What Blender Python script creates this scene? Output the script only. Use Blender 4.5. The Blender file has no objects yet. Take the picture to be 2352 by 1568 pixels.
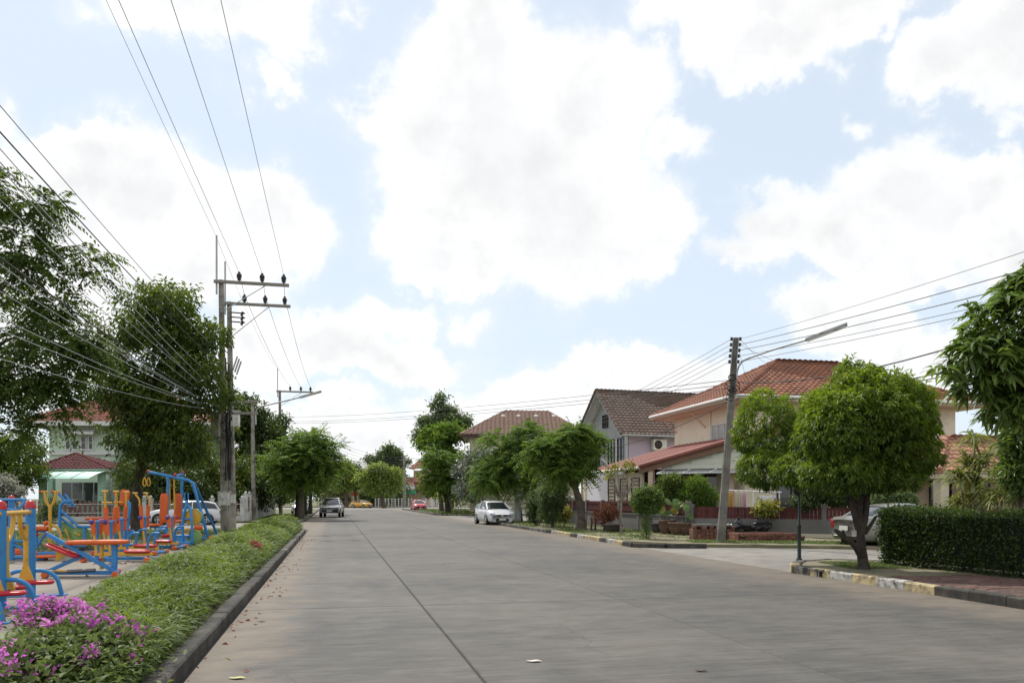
import bpy, bmesh, math, random
import numpy as np
from mathutils import Vector as V, Matrix, Quaternion

random.seed(7)
SC = bpy.context.scene
COL = SC.collection
# ------------------------------------------------------------------ camera
F, HX, HY, CH = 1830.0, 1176.0, 1145.0, 1.6      # focal length, horizon and eye height measured on a 2352 px wide view
cam_data = bpy.data.cameras.new('camera')
cam_data.sensor_width = 36.0
cam_data.lens = 36.0 * F / 2352.0
cam_data.shift_y = (HY - 784.0) / 2352.0
cam_data.clip_start = 0.1
cam_data.clip_end = 6000.0
cam = bpy.data.objects.new('camera', cam_data)
COL.objects.link(cam)
cam.location = (0, 0, CH)
cam.rotation_euler = (math.radians(90), 0, 0)
SC.camera = cam
# ------------------------------------------------------------------ sun, sky, exposure
SUN_EL, SUN_AZ = math.radians(52), math.radians(-32)      # azimuth: clockwise from straight ahead
sun_dir = V((math.sin(SUN_AZ) * math.cos(SUN_EL), math.cos(SUN_AZ) * math.cos(SUN_EL), math.sin(SUN_EL)))
sd = bpy.data.lights.new('sun', 'SUN')
sd.energy = 3.1
sd.angle = math.radians(1.4)
sd.color = (1.0, 0.955, 0.88)
sun = bpy.data.objects.new('sun', sd)
COL.objects.link(sun)
sun.rotation_euler = (-sun_dir).to_track_quat('-Z', 'Y').to_euler()
SC.view_settings.view_transform = 'Standard'
SC.view_settings.look = 'None'
SC.view_settings.exposure = 0.30
SC.view_settings.gamma = 1.0
SC.view_settings.use_curve_mapping = False
SC.render.engine = 'CYCLES'
SC.cycles.max_bounces = 8
SC.cycles.transparent_max_bounces = 8
SC.cycles.use_denoising = True
SC.render.filter_size = 1.7


def world_sky():
    w = bpy.data.worlds.new('World')
    SC.world = w
    w.use_nodes = True
    nt = w.node_tree
    N, L = nt.nodes, nt.links
    N.clear()
    out = N.new('ShaderNodeOutputWorld')
    bg = N.new('ShaderNodeBackground')
    sky = N.new('ShaderNodeTexSky')
    sky.sky_type = 'NISHITA'
    sky.sun_disc = False
    sky.sun_elevation = SUN_EL
    sky.sun_rotation = SUN_AZ % (2 * math.pi)
    sky.air_density = 1.0
    sky.dust_density = 0.6
    bg.inputs['Strength'].default_value = 0.12
    L.new(bg.outputs[0], out.inputs[0])
    tc = N.new('ShaderNodeTexCoord')
    D = tc.outputs['Generated']

    def math_(op, a, b=None, c=None, clamp=False):
        n = N.new('ShaderNodeMath'); n.operation = op; n.use_clamp = clamp
        for i, q in enumerate((a, b, c)):
            if q is None: continue
            if isinstance(q, (int, float)): n.inputs[i].default_value = q
            else: L.new(q, n.inputs[i])
        return n.outputs[0]

    def vec(op, a, b=None):
        n = N.new('ShaderNodeVectorMath'); n.operation = op
        for i, q in enumerate((a, b)):
            if q is None: continue
            if isinstance(q, (tuple, list, V)): n.inputs[i].default_value = q
            else: L.new(q, n.inputs[i])
        return n.outputs['Value'] if op in ('LENGTH', 'DOT_PRODUCT') else n.outputs[0]

    def noise(scale, detail, rough, vecin=None, offs=(0, 0, 0)):
        n = N.new('ShaderNodeTexNoise')
        n.inputs['Scale'].default_value = scale
        n.inputs['Detail'].default_value = detail
        n.inputs['Roughness'].default_value = rough
        L.new(vec('ADD', vecin if vecin is not None else D, offs), n.inputs['Vector'])
        return n

    # billowy edges: warp the direction with two octave groups
    n1 = noise(5.0, 6.0, 0.6)
    n2 = noise(24.0, 6.0, 0.62, offs=(3.1, 1.7, 5.2))
    w1 = vec('SCALE', vec('SUBTRACT', n1.outputs['Color'], (0.5, 0.5, 0.5)))
    w1.node.inputs['Scale'].default_value = 0.20
    w2 = vec('SCALE', vec('SUBTRACT', n2.outputs['Color'], (0.5, 0.5, 0.5)))
    w2.node.inputs['Scale'].default_value = 0.05
    Dw = vec('ADD', vec('ADD', D, w1), w2)
    # cumulus: (view x, view y, half width, half height) of each puff, on the 2352 px view
    puffs = [
        (1190, 330, 330, 250), (1000, 300, 190, 160), (1420, 265, 150, 140), (1120, 130, 140, 150), (1300, 500, 260, 170),
        (1030, 580, 130, 80), (1560, 370, 90, 60), (1450, 560, 150, 80), (1000, 480, 140, 120), (830, 240, 60, 40), (1150, 20, 95, 80),
        (560, -10, 330, 60), (500, 40, 240, 100), (640, 110, 60, 55), (620, 210, 40, 22),
        (330, 480, 230, 110), (170, 430, 150, 90), (560, 530, 190, 105), (420, 620, 260, 90), (90, 520, 190, 150), (10, 330, 40, 80),
        (250, 690, 240, 90), (60, 760, 200, 130),
        (760, 800, 120, 70), (900, 750, 110, 70), (1060, 735, 50, 40), (610, 800, 90, 110), (880, 840, 190, 50), (700, 960, 190, 50), (1000, 950, 130, 40),
        (1770, 15, 290, 70), (1800, 100, 190, 90), (1660, 170, 40, 60), (2000, 10, 250, 80),
        (2230, 130, 150, 110), (2330, 120, 120, 100), (2290, 265, 30, 28),
        (1950, 300, 60, 34),
        (2090, 480, 200, 120), (2260, 430, 170, 90), (1960, 570, 200, 80), (1780, 570, 110, 85), (1690, 640, 110, 40), (2150, 590, 200, 70), (2330, 520, 120, 130),
        (2000, 720, 120, 70), (1880, 760, 110, 60), (2090, 800, 150, 80),
        (1490, 860, 130, 75), (1620, 880, 120, 60), (1400, 900, 130, 55), (1250, 940, 130, 50), (1080, 930, 60, 40),
        (800, 1040, 400, 70), (1250, 1040, 300, 60),
    ]
    field = None
    for (x, y, a, b) in puffs:
        d = V(((x - HX) / F, 1.0, (HY - y) / F)).normalized()
        k = F / d.y                                           # pixels per unit of direction
        sx, sz = k / (a * 1.06), k / (b * 1.12)
        p = vec('MULTIPLY', vec('SUBTRACT', Dw, d), (sx, 0.5 * (sx + sz), sz))
        kk = min(1.0, (a * b) ** 0.5 / 110.0)
        q = math_('MULTIPLY', math_('SUBTRACT', 1.0, vec('LENGTH', p)), kk)
        if field is None: field = q
        else:
            n = N.new('ShaderNodeMath'); n.operation = 'SMOOTH_MAX'
            L.new(field, n.inputs[0]); L.new(q, n.inputs[1]); n.inputs[2].default_value = 0.18
            field = n.outputs[0]
    # the rest of the sky carries the same kind of cumulus
    sep = N.new('ShaderNodeSeparateXYZ'); L.new(D, sep.inputs[0])
    gen = noise(2.6, 7.0, 0.58, vecin=Dw, offs=(9.3, 2.2, 4.4)).outputs['Fac']
    gen = math_('MULTIPLY', math_('SUBTRACT', gen, 0.47), 5.0)
    away = N.new('ShaderNodeMapRange'); away.interpolation_type = 'SMOOTHSTEP'
    L.new(sep.outputs['Y'], away.inputs['Value'])
    away.inputs['From Min'].default_value = 0.74; away.inputs['From Max'].default_value = 0.52
    away.inputs['To Min'].default_value = -3.0; away.inputs['To Max'].default_value = 0.0
    gen = math_('ADD', gen, away.outputs[0])
    field = math_('MAXIMUM', field, gen)
    edge = noise(9.0, 8.0, 0.62, offs=(1.3, 7.7, 2.9)).outputs['Fac']
    field = math_('ADD', field, math_('MULTIPLY', math_('SUBTRACT', edge, 0.5), 0.75))
    mr = N.new('ShaderNodeMapRange'); mr.interpolation_type = 'SMOOTHSTEP'
    L.new(field, mr.inputs['Value'])
    mr.inputs['From Min'].default_value = -0.10; mr.inputs['From Max'].default_value = 0.24
    ms = N.new('ShaderNodeMapRange'); ms.interpolation_type = 'SMOOTHSTEP'
    L.new(math_('ADD', field, math_('MULTIPLY', math_('SUBTRACT', noise(3.2, 6.0, 0.6, offs=(8.0, 3.0, 7.0)).outputs['Fac'], 0.5), 1.2)), ms.inputs['Value'])
    ms.inputs['From Min'].default_value = -0.42; ms.inputs['From Max'].default_value = 0.42
    cloud = math_('ADD', math_('MULTIPLY', mr.outputs[0], 0.66), math_('MULTIPLY', ms.outputs[0], 0.34))
    # thin milky veil that thickens towards the horizon
    hz = N.new('ShaderNodeMapRange'); L.new(sep.outputs['Z'], hz.inputs['Value'])
    hz.inputs['From Min'].default_value = 0.0; hz.inputs['From Max'].default_value = 0.55
    hz.inputs['To Min'].default_value = 0.86; hz.inputs['To Max'].default_value = 0.74
    veil = N.new('ShaderNodeMix'); veil.data_type = 'RGBA'
    L.new(hz.outputs[0], veil.inputs['Factor'])
    L.new(sky.outputs[0], veil.inputs['A']); veil.inputs['B'].default_value = (5.5, 6.15, 6.8, 1)
    # cloud body: bright rims, slightly grey where thick
    thick = N.new('ShaderNodeMapRange'); L.new(math_('ADD', field, math_('MULTIPLY', math_('SUBTRACT', noise(7.0, 6.0, 0.6, offs=(5, 5, 1)).outputs['Fac'], 0.5), 0.9)), thick.inputs['Value'])
    thick.inputs['From Min'].default_value = 0.12; thick.inputs['From Max'].default_value = 0.75
    cb = N.new('ShaderNodeMix'); cb.data_type = 'RGBA'
    L.new(thick.outputs[0], cb.inputs['Factor'])
    cb.inputs['A'].default_value = (7.45, 7.42, 7.35, 1); cb.inputs['B'].default_value = (6.35, 6.42, 6.5, 1)
    # relief: the lumps are brighter on the side of the sun
    sh = tuple(sun_dir * 0.030)
    ra = noise(8.0, 5.0, 0.55, offs=(2.0, 4.0, 6.0)).outputs['Fac']
    rb = noise(8.0, 5.0, 0.55, offs=(2.0 + sh[0], 4.0 + sh[1], 6.0 + sh[2])).outputs['Fac']
    rel = math_('ADD', 1.0, math_('MULTIPLY', math_('SUBTRACT', ra, rb), 0.42))
    cbm = vec('SCALE', cb.outputs['Result']); L.new(rel, cbm.node.inputs['Scale'])
    fin = N.new('ShaderNodeMix'); fin.data_type = 'RGBA'
    L.new(cloud, fin.inputs['Factor']); L.new(veil.outputs['Result'], fin.inputs['A']); L.new(cbm, fin.inputs['B'])
    L.new(fin.outputs['Result'], bg.inputs['Color'])
    w.cycles.sampling_method = 'MANUAL'
    w.cycles.sample_map_resolution = 512


world_sky()

# ------------------------------------------------------------------ frames
TH = math.atan(0.2235)                    # the road runs this far to the left of the view axis
CS, SN = math.cos(TH), math.sin(TH)


def G(x, y, z=0.0):                       # ground point seen at view pixel x, y
    Y = (CH - z) * F / (y - HY)
    return V(((x - HX) / F * Y, Y, z))


def AT(x, y, Y):                          # point seen at x, y, at depth Y metres
    return V(((x - HX) / F * Y, Y, CH - (y - HY) / F * Y))


def RS(s, t, z=0.0):                      # s metres along the road, t metres to the right of the eye
    return V((t * CS - s * SN, t * SN + s * CS, z))


def ZA(x, y, Y): return AT(x * .341, 1033.6 + y * .341, Y)
def C3(x, y, Y): return AT(x * .1831, 1091 + y * .1831, Y)
def C4(x, y, Y): return AT(201 + x * .2014, 1062.3 + y * .2014, Y)
def Z3(x, y, Y): return AT(x * .2563, 861.3 + y * .2563, Y)
def Z4(x, y, Y): return AT(402 + x * .4762, 516.8 + y * .4762, Y)
def Z5(x, y, Y): return AT(689 + x * .238, 861.3 + y * .238, Y)
def Z6(x, y, Y): return AT(1091 + x * .2563, 861.3 + y * .2563, Y)
def Z7(x, y, Y): return AT(1435.5 + x * .3845, 689 + y * .3845, Y)
def Z8(x, y, Y): return AT(1780 + x * .531, 574 + y * .531, Y)
def Z9(x, y, Y): return AT(1780 + x * .2747, 976 + y * .2747, Y)


# ------------------------------------------------------------------ materials
MATS = {}


def M(name, col, rough=0.7, var=0.12, scale=3.0, col2=None, mix=0.5, scale2=1.2, bump=0.0, bscale=30.0, metal=0.0, rnd=0.0, spec=0.4, coat=0.0, grime=None):
    if name in MATS: return MATS[name]
    m = bpy.data.materials.new(name); m.use_nodes = True
    nt = m.node_tree; N, L = nt.nodes, nt.links
    b = N['Principled BSDF']
    b.inputs['Roughness'].default_value = rough
    b.inputs['Metallic'].default_value = metal
    b.inputs['Specular IOR Level'].default_value = spec
    if coat: b.inputs['Coat Weight'].default_value = coat; b.inputs['Coat Roughness'].default_value = 0.08
    geo = N.new('ShaderNodeNewGeometry')
    P = geo.outputs['Position']
    def nz(s, d=5.0, r=0.6):
        n = N.new('ShaderNodeTexNoise'); n.inputs['Scale'].default_value = s; n.inputs['Detail'].default_value = d; n.inputs['Roughness'].default_value = r
        L.new(P, n.inputs['Vector']); return n.outputs['Fac']
    def ramp(fac, lo, hi):
        r = N.new('ShaderNodeMapRange'); L.new(fac, r.inputs['Value']); r.inputs['From Min'].default_value = 0.3; r.inputs['From Max'].default_value = 0.7
        r.inputs['To Min'].default_value = lo; r.inputs['To Max'].default_value = hi; return r.outputs[0]
    c = N.new('ShaderNodeRGB'); c.outputs[0].default_value = (*col, 1); cur = c.outputs[0]
    if col2:
        mx = N.new('ShaderNodeMix'); mx.data_type = 'RGBA'
        L.new(ramp(nz(scale2), mix - 0.5, mix + 0.5), mx.inputs['Factor']); L.new(cur, mx.inputs['A']); mx.inputs['B'].default_value = (*col2, 1)
        mx.clamp_factor = True; cur = mx.outputs['Result']
    val = ramp(nz(scale), 1 - var, 1 + var)
    if rnd:
        oi = N.new('ShaderNodeObjectInfo'); r = N.new('ShaderNodeMapRange'); L.new(oi.outputs['Random'], r.inputs['Value'])
        r.inputs['To Min'].default_value = 1 - rnd; r.inputs['To Max'].default_value = 1 + rnd
        mu = N.new('ShaderNodeMath'); mu.operation = 'MULTIPLY'; L.new(val, mu.inputs[0]); L.new(r.outputs[0], mu.inputs[1]); val = mu.outputs[0]
    hs = N.new('ShaderNodeHueSaturation'); L.new(cur, hs.inputs['Color']); L.new(val, hs.inputs['Value'])
    cur = hs.outputs[0]
    if grime:
        gc, gs, lo, hi = grime
        mx = N.new('ShaderNodeMix'); mx.data_type = 'RGBA'; mx.clamp_factor = True
        r = N.new('ShaderNodeMapRange'); L.new(nz(gs, 8.0, 0.65), r.inputs['Value']); r.inputs['From Min'].default_value = lo; r.inputs['From Max'].default_value = hi
        L.new(r.outputs[0], mx.inputs['Factor']); L.new(cur, mx.inputs['A']); mx.inputs['B'].default_value = (*gc, 1); cur = mx.outputs['Result']
    L.new(cur, b.inputs['Base Color'])
    if bump:
        bp = N.new('ShaderNodeBump'); bp.inputs['Strength'].default_value = bump; bp.inputs['Distance'].default_value = 0.02
        L.new(nz(bscale, 6.0), bp.inputs['Height']); L.new(bp.outputs[0], b.inputs['Normal'])
    MATS[name] = m
    return m


def LEAF(name, a, b_, rough=0.5, transl=0.3, tcol=None, spec=0.35):
    if name in MATS: return MATS[name]
    m = bpy.data.materials.new(name); m.use_nodes = True
    nt = m.node_tree; N, L = nt.nodes, nt.links
    p = N['Principled BSDF']; out = N['Material Output']
    p.inputs['Roughness'].default_value = rough
    p.inputs['Specular IOR Level'].default_value = spec
    at = N.new('ShaderNodeAttribute'); at.attribute_name = 'tint'
    mx = N.new('ShaderNodeMix'); mx.data_type = 'RGBA'
    L.new(at.outputs['Fac'], mx.inputs['Factor']); mx.inputs['A'].default_value = (*a, 1); mx.inputs['B'].default_value = (*b_, 1)
    L.new(mx.outputs['Result'], p.inputs['Base Color'])
    tr = N.new('ShaderNodeBsdfTranslucent')
    hs = N.new('ShaderNodeHueSaturation'); hs.inputs['Value'].default_value = 1.5; hs.inputs['Saturation'].default_value = 1.15; hs.inputs['Hue'].default_value = 0.49
    L.new(mx.outputs['Result'], hs.inputs['Color']); L.new(hs.outputs[0], tr.inputs['Color'])
    ms = N.new('ShaderNodeMixShader'); ms.inputs[0].default_value = transl
    L.new(p.outputs[0], ms.inputs[1]); L.new(tr.outputs[0], ms.inputs[2]); L.new(ms.outputs[0], out.inputs['Surface'])
    MATS[name] = m
    return m


def GLASS(name='window_glass', col=(0.03, 0.035, 0.04), rough=0.06):
    return M(name, col, rough=rough, var=0.05, spec=0.8)


# ------------------------------------------------------------------ mesh building
ORG = {}                                   # world origin of every thing, so that parts are stored relative to it


def prop(o, label=None, cat=None, group=None, kind=None):
    if label: o['label'] = label
    if cat: o['category'] = cat
    if group: o['group'] = group
    if kind: o['kind'] = kind
    return o


def thing(name, label, cat, loc=(0, 0, 0), rz=0.0, group=None, kind=None):
    o = bpy.data.objects.new(name, None)
    COL.objects.link(o)
    o.empty_display_size = 0.2
    o.location = loc
    o.rotation_euler = (0, 0, rz)
    ORG[o.name] = Matrix.LocRotScale(V(loc), Quaternion((0, 0, 1), rz), None)
    return prop(o, label, cat, group, kind)


def attach(o, parent):
    if parent is not None:
        o.parent = parent
        ORG[o.name] = ORG[parent.name]
    return o


def org_inv(parent):
    return ORG[parent.name].inverted() if parent is not None and parent.name in ORG else Matrix.Identity(4)


class MB:
    def __init__(self):
        self.v = []; self.f = []; self.sm = []

    def add(self, vs, fs, smooth=False):
        o = len(self.v)
        self.v.extend([tuple(p) for p in vs])
        self.f.extend([tuple(i + o for i in f) for f in fs])
        self.sm.extend([smooth] * len(fs))
        return self

    def box(self, c, size, rz=0.0, mat=None):
        sx, sy, sz = size[0] / 2, size[1] / 2, size[2] / 2
        R = mat or Matrix.Rotation(rz, 3, 'Z')
        c = V(c)
        vs = [c + R @ V((x * sx, y * sy, z * sz)) for z in (-1, 1) for y in (-1, 1) for x in (-1, 1)]
        return self.add(vs, [(0, 2, 3, 1), (4, 5, 7, 6), (0, 1, 5, 4), (2, 6, 7, 3), (0, 4, 6, 2), (1, 3, 7, 5)])

    def beam(self, p0, p1, w, h, up=(0, 0, 1)):
        p0, p1 = V(p0), V(p1)
        d = (p1 - p0); L = d.length; d = d / L
        s = d.cross(V(up))
        if s.length < 1e-4: s = d.cross(V((1, 0, 0)))
        s.normalize(); u = s.cross(d)
        R = Matrix((s, d, u)).transposed()
        return self.box((p0 + p1) / 2, (w, L, h), mat=R)

    def tube(self, pts, r, n=8, caps=True, smooth=True):
        pts = [V(p) for p in pts]
        k = len(pts)
        rs = [r] * k if isinstance(r, (int, float)) else list(r)
        dirs = []
        for i in range(k):
            d = pts[min(i + 1, k - 1)] - pts[max(i - 1, 0)]
            dirs.append(d.normalized() if d.length > 1e-9 else V((0, 0, 1)))
        a = dirs[0].orthogonal().normalized()
        vs, fs = [], []
        for i in range(k):
            if i:
                q = dirs[i - 1].rotation_difference(dirs[i]); a = q @ a
                a = (a - dirs[i] * a.dot(dirs[i])).normalized()
            b = dirs[i].cross(a)
            for j in range(n):
                t = 2 * math.pi * j / n
                vs.append(pts[i] + (a * math.cos(t) + b * math.sin(t)) * rs[i])
        for i in range(k - 1):
            for j in range(n):
                fs.append((i * n + j, i * n + (j + 1) % n, (i + 1) * n + (j + 1) % n, (i + 1) * n + j))
        self.add(vs, fs, smooth)
        if caps:
            self.add(vs[:n], [tuple(range(n - 1, -1, -1))]); self.add(vs[-n:], [tuple(range(n))])
        return self

    def lathe(self, prof, c=(0, 0, 0), n=16, axis=(0, 0, 1), smooth=True, cap=True):
        c = V(c); q = V((0, 0, 1)).rotation_difference(V(axis).normalized())
        vs, fs = [], []
        for (r, z) in prof:
            for j in range(n):
                t = 2 * math.pi * j / n
                vs.append(c + q @ V((r * math.cos(t), r * math.sin(t), z)))
        m = len(prof)
        for i in range(m - 1):
            for j in range(n):
                fs.append((i * n + j, i * n + (j + 1) % n, (i + 1) * n + (j + 1) % n, (i + 1) * n + j))
        self.add(vs, fs, smooth)
        if cap:
            self.add(vs[:n], [tuple(range(n - 1, -1, -1))]); self.add(vs[-n:], [tuple(range(n))])
        return self

    def ball(self, c, r, n=10, sz=1.0):
        prof = [(max(r * math.sin(math.pi * i / 6), 1e-4), -r * sz * math.cos(math.pi * i / 6)) for i in range(7)]
        return self.lathe(prof, c, n, cap=False)

    def prism(self, poly, z0, z1):
        n = len(poly)
        area = sum(poly[i][0] * poly[(i + 1) % n][1] - poly[(i + 1) % n][0] * poly[i][1] for i in range(n))
        if area < 0: poly = poly[::-1]
        vs = [(p[0], p[1], z0) for p in poly] + [(p[0], p[1], z1) for p in poly]
        fs = [tuple(range(n - 1, -1, -1)), tuple(range(n, 2 * n))] + [(i, (i + 1) % n, n + (i + 1) % n, n + i) for i in range(n)]
        return self.add(vs, fs)

    def slab3(self, poly, nrm, th):           # flat 3-D polygon given thickness along nrm
        n = len(poly); nrm = V(nrm)
        vs = [V(p) for p in poly] + [V(p) + nrm * th for p in poly]
        fs = [tuple(range(n - 1, -1, -1)), tuple(range(n, 2 * n))] + [(i, (i + 1) % n, n + (i + 1) % n, n + i) for i in range(n)]
        return self.add(vs, fs)

    def build(self, name, mat, parent=None, local=False, kind=None, bevel=0.0):
        me = bpy.data.meshes.new(name)
        vs = self.v
        if not local and parent is not None:
            Mi = org_inv(parent)
            vs = [tuple(Mi @ V(p)) for p in vs]
        me.from_pydata(vs, [], self.f)
        me.polygons.foreach_set('use_smooth', self.sm)
        me.materials.append(mat)
        me.update()
        o = bpy.data.objects.new(name, me)
        COL.objects.link(o)
        attach(o, parent)
        if bevel:
            bm = bmesh.new(); bm.from_mesh(me)
            bmesh.ops.remove_doubles(bm, verts=bm.verts, dist=1e-5)
            bmesh.ops.bevel(bm, geom=bm.edges[:], offset=bevel, segments=1, affect='EDGES', profile=0.5)
            bm.to_mesh(me); bm.free()
        if kind: o['kind'] = kind
        return o


def np_mesh(name, verts, faces, mat, parent=None, tint=None, kind=None, smooth=False):
    """verts (n,3) float array, faces (m,k) int array of equal polygons (or a list of such arrays)."""
    me = bpy.data.meshes.new(name)
    verts = np.asarray(verts, dtype=np.float64)
    if parent is not None:
        Mi = np.array(org_inv(parent))
        verts = verts @ Mi[:3, :3].T + Mi[:3, 3]
    if not isinstance(faces, list): faces = [faces]
    loops = np.concatenate([f.ravel() for f in faces]).astype(np.int32)
    sizes = np.concatenate([np.full(len(f), f.shape[1]) for f in faces]).astype(np.int32)
    starts = np.concatenate([[0], np.cumsum(sizes)[:-1]]).astype(np.int32)
    me.vertices.add(len(verts)); me.vertices.foreach_set('co', verts.astype(np.float32).ravel())
    me.loops.add(len(loops)); me.loops.foreach_set('vertex_index', loops)
    me.polygons.add(len(sizes)); me.polygons.foreach_set('loop_start', starts); me.polygons.foreach_set('loop_total', sizes)
    if smooth: me.polygons.foreach_set('use_smooth', np.ones(len(sizes), dtype=bool))
    if tint is not None:
        a = me.attributes.new('tint', 'FLOAT', 'POINT'); a.data.foreach_set('value', np.asarray(tint, dtype=np.float32))
    me.materials.append(mat)
    me.update(calc_edges=True)
    me.validate()
    o = bpy.data.objects.new(name, me)
    COL.objects.link(o)
    attach(o, parent)
    if kind: o['kind'] = kind
    return o


def piece(name, mesh, parent, loc, R=None, scale=None):
    """one more object that shares MESH, placed in world coordinates under PARENT"""
    o = bpy.data.objects.new(name, mesh)
    COL.objects.link(o)
    m = Matrix.LocRotScale(V(loc), (R.to_quaternion() if isinstance(R, Matrix) else R), scale)
    if parent is not None:
        o.parent = parent
        m = org_inv(parent) @ m
        ORG[o.name] = ORG[parent.name]
    o.matrix_local = m
    return o


def mesh_of(mb, name, mat, bevel=0.0):
    o = mb.build(name, mat, None, bevel=bevel)
    me = o.data
    bpy.data.objects.remove(o)
    return me


def arc(p0, p1, bulge, n=8):
    """quadratic curve from p0 to p1 through a control point p0+bulge"""
    p0, p1 = V(p0), V(p1); c = p0 + V(bulge)
    return [(p0 * (1 - t) ** 2 + c * 2 * t * (1 - t) + p1 * t * t) for t in [i / n for i in range(n + 1)]]


def smooth_path(pts, sub=5):
    """Catmull-Rom through the points"""
    pts = [V(p) for p in pts]
    P = [pts[0] * 2 - pts[1]] + pts + [pts[-1] * 2 - pts[-2]]
    out = []
    for i in range(1, len(P) - 2):
        for k in range(sub):
            t = k / sub
            a, b, c, d = P[i - 1], P[i], P[i + 1], P[i + 2]
            out.append(0.5 * ((2 * b) + (c - a) * t + (2 * a - 5 * b + 4 * c - d) * t * t + (3 * b - a - 3 * c + d) * t ** 3))
    out.append(pts[-1])
    return out
# ================================================================== ground, roads, kerbs
def road_mat(name, base, sand=True):
    m = bpy.data.materials.new(name); m.use_nodes = True
    nt = m.node_tree; N, L = nt.nodes, nt.links
    b = N['Principled BSDF']; b.inputs['Roughness'].default_value = 0.75; b.inputs['Specular IOR Level'].default_value = 0.35
    geo = N.new('ShaderNodeNewGeometry')
    mp = N.new('ShaderNodeMapping'); mp.inputs['Rotation'].default_value = (0, 0, -TH); L.new(geo.outputs['Position'], mp.inputs['Vector'])
    P = mp.outputs[0]                       # x = across the road, y = along it
    def nz(scale, d, r, st=(1, 1, 1), off=(0, 0, 0)):
        q = N.new('ShaderNodeMapping'); q.inputs['Scale'].default_value = st; q.inputs['Location'].default_value = off; L.new(P, q.inputs['Vector'])
        n = N.new('ShaderNodeTexNoise'); n.inputs['Scale'].default_value = scale; n.inputs['Detail'].default_value = d; n.inputs['Roughness'].default_value = r
        L.new(q.outputs[0], n.inputs['Vector']); return n.outputs['Fac']
    def rng(f, a, b2, lo, hi, smooth=False):
        r = N.new('ShaderNodeMapRange'); L.new(f, r.inputs['Value'])
        if smooth: r.interpolation_type = 'SMOOTHSTEP'
        for k, q in zip(('From Min', 'From Max', 'To Min', 'To Max'), (a, b2, lo, hi)): r.inputs[k].default_value = q
        return r.outputs[0]
    def op(o, a, b2):
        n = N.new('ShaderNodeMath'); n.operation = o
        for i, q in enumerate((a, b2)):
            if isinstance(q, (int, float)): n.inputs[i].default_value = q
            else: L.new(q, n.inputs[i])
        return n.outputs[0]
    def mixc(f, a, b2):
        n = N.new('ShaderNodeMix'); n.data_type = 'RGBA'; n.clamp_factor = True
        L.new(f, n.inputs['Factor'])
        for k, q in (('A', a), ('B', b2)):
            if isinstance(q, tuple): n.inputs[k].default_value = (*q, 1)
            else: L.new(q, n.inputs[k])
        return n.outputs['Result']
    streak = nz(1.0, 5, 0.65, (0.5, 11, 1))
    fine = nz(1.0, 4, 0.7, (1.6, 34, 1), (4, 2, 0))
    patch = nz(0.35, 6, 0.6, (1, 1, 1), (7, 1, 0))
    blot = nz(1.7, 7, 0.65, (1, 1.6, 1), (1, 9, 0))
    val = op('ADD', op('ADD', rng(streak, .25, .75, -.17, .17), rng(fine, .25, .75, -.34, .34)), op('ADD', rng(patch, .3, .7, -.22, .22), rng(blot, .3, .7, -.24, .24)))
    val = op('ADD', val, 1.0)
    warm = mixc(rng(patch, .4, .65, 0, 1), base, tuple(c * k for c, k in zip(base, (1.06, 1.03, 0.98))))
    oi = N.new('ShaderNodeObjectInfo')
    val = op('MULTIPLY', val, rng(oi.outputs['Random'], 0, 1, .93, 1.07))
    hs = N.new('ShaderNodeHueSaturation'); L.new(warm, hs.inputs['Color']); L.new(val, hs.inputs['Value'])
    cur = hs.outputs[0]
    scuff = rng(nz(1.0, 6, 0.7, (.9, 3.2, 1), (2, 3, 0)), .66, .74, 0, .55)
    cur = mixc(scuff, cur, (.30, .285, .26))
    oil = rng(nz(1.0, 5, .6, (.8, .35, 1), (11, 5, 0)), .60, .72, 0, .5)
    cur = mixc(oil, cur, (.055, .052, .048))
    # hairline cracks
    vq = N.new('ShaderNodeMapping'); vq.inputs['Scale'].default_value = (.33, .12, 1); L.new(P, vq.inputs['Vector'])
    wn = N.new('ShaderNodeTexNoise'); wn.inputs['Scale'].default_value = 1.5; wn.inputs['Detail'].default_value = 6.0; L.new(P, wn.inputs['Vector'])
    va = N.new('ShaderNodeVectorMath'); va.operation = 'MULTIPLY_ADD'; L.new(wn.outputs['Color'], va.inputs[0]); va.inputs[1].default_value = (.25, .12, 0); L.new(vq.outputs[0], va.inputs[2])
    vo = N.new('ShaderNodeTexVoronoi'); vo.feature = 'DISTANCE_TO_EDGE'; vo.inputs['Scale'].default_value = 1.0; L.new(va.outputs[0], vo.inputs['Vector'])
    cr = op('MULTIPLY', rng(vo.outputs['Distance'], 0.0, .0045, .75, 0), rng(nz(.5, 3, .5, (1, 1, 1), (21, 4, 0)), .50, .60, 0, 1))
    cur = mixc(cr, cur, (.05, .047, .043))
    if sand:
        sx = N.new('ShaderNodeSeparateXYZ'); L.new(P, sx.inputs[0])
        wob = rng(nz(.8, 6, .65, (1, 1, 1), (3, 3, 0)), .3, .7, -.5, .5)
        tl = op('ADD', sx.outputs['X'], wob)
        left = rng(tl, -1.05, -.25, .70, 0, True)
        right = rng(tl, 7.9, 9.4, 0, .62, True)
        sandf = op('MAXIMUM', left, right)
        cur = mixc(op('MULTIPLY', sandf, rng(blot, .3, .6, .45, 1)), cur, (.215, .17, .126))
    L.new(cur, b.inputs['Base Color'])
    bp = N.new('ShaderNodeBump'); bp.inputs['Strength'].default_value = .55; bp.inputs['Distance'].default_value = .012
    L.new(op('ADD', fine, op('MULTIPLY', streak, .6)), bp.inputs['Height']); L.new(bp.outputs[0], b.inputs['Normal'])
    return m


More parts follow.
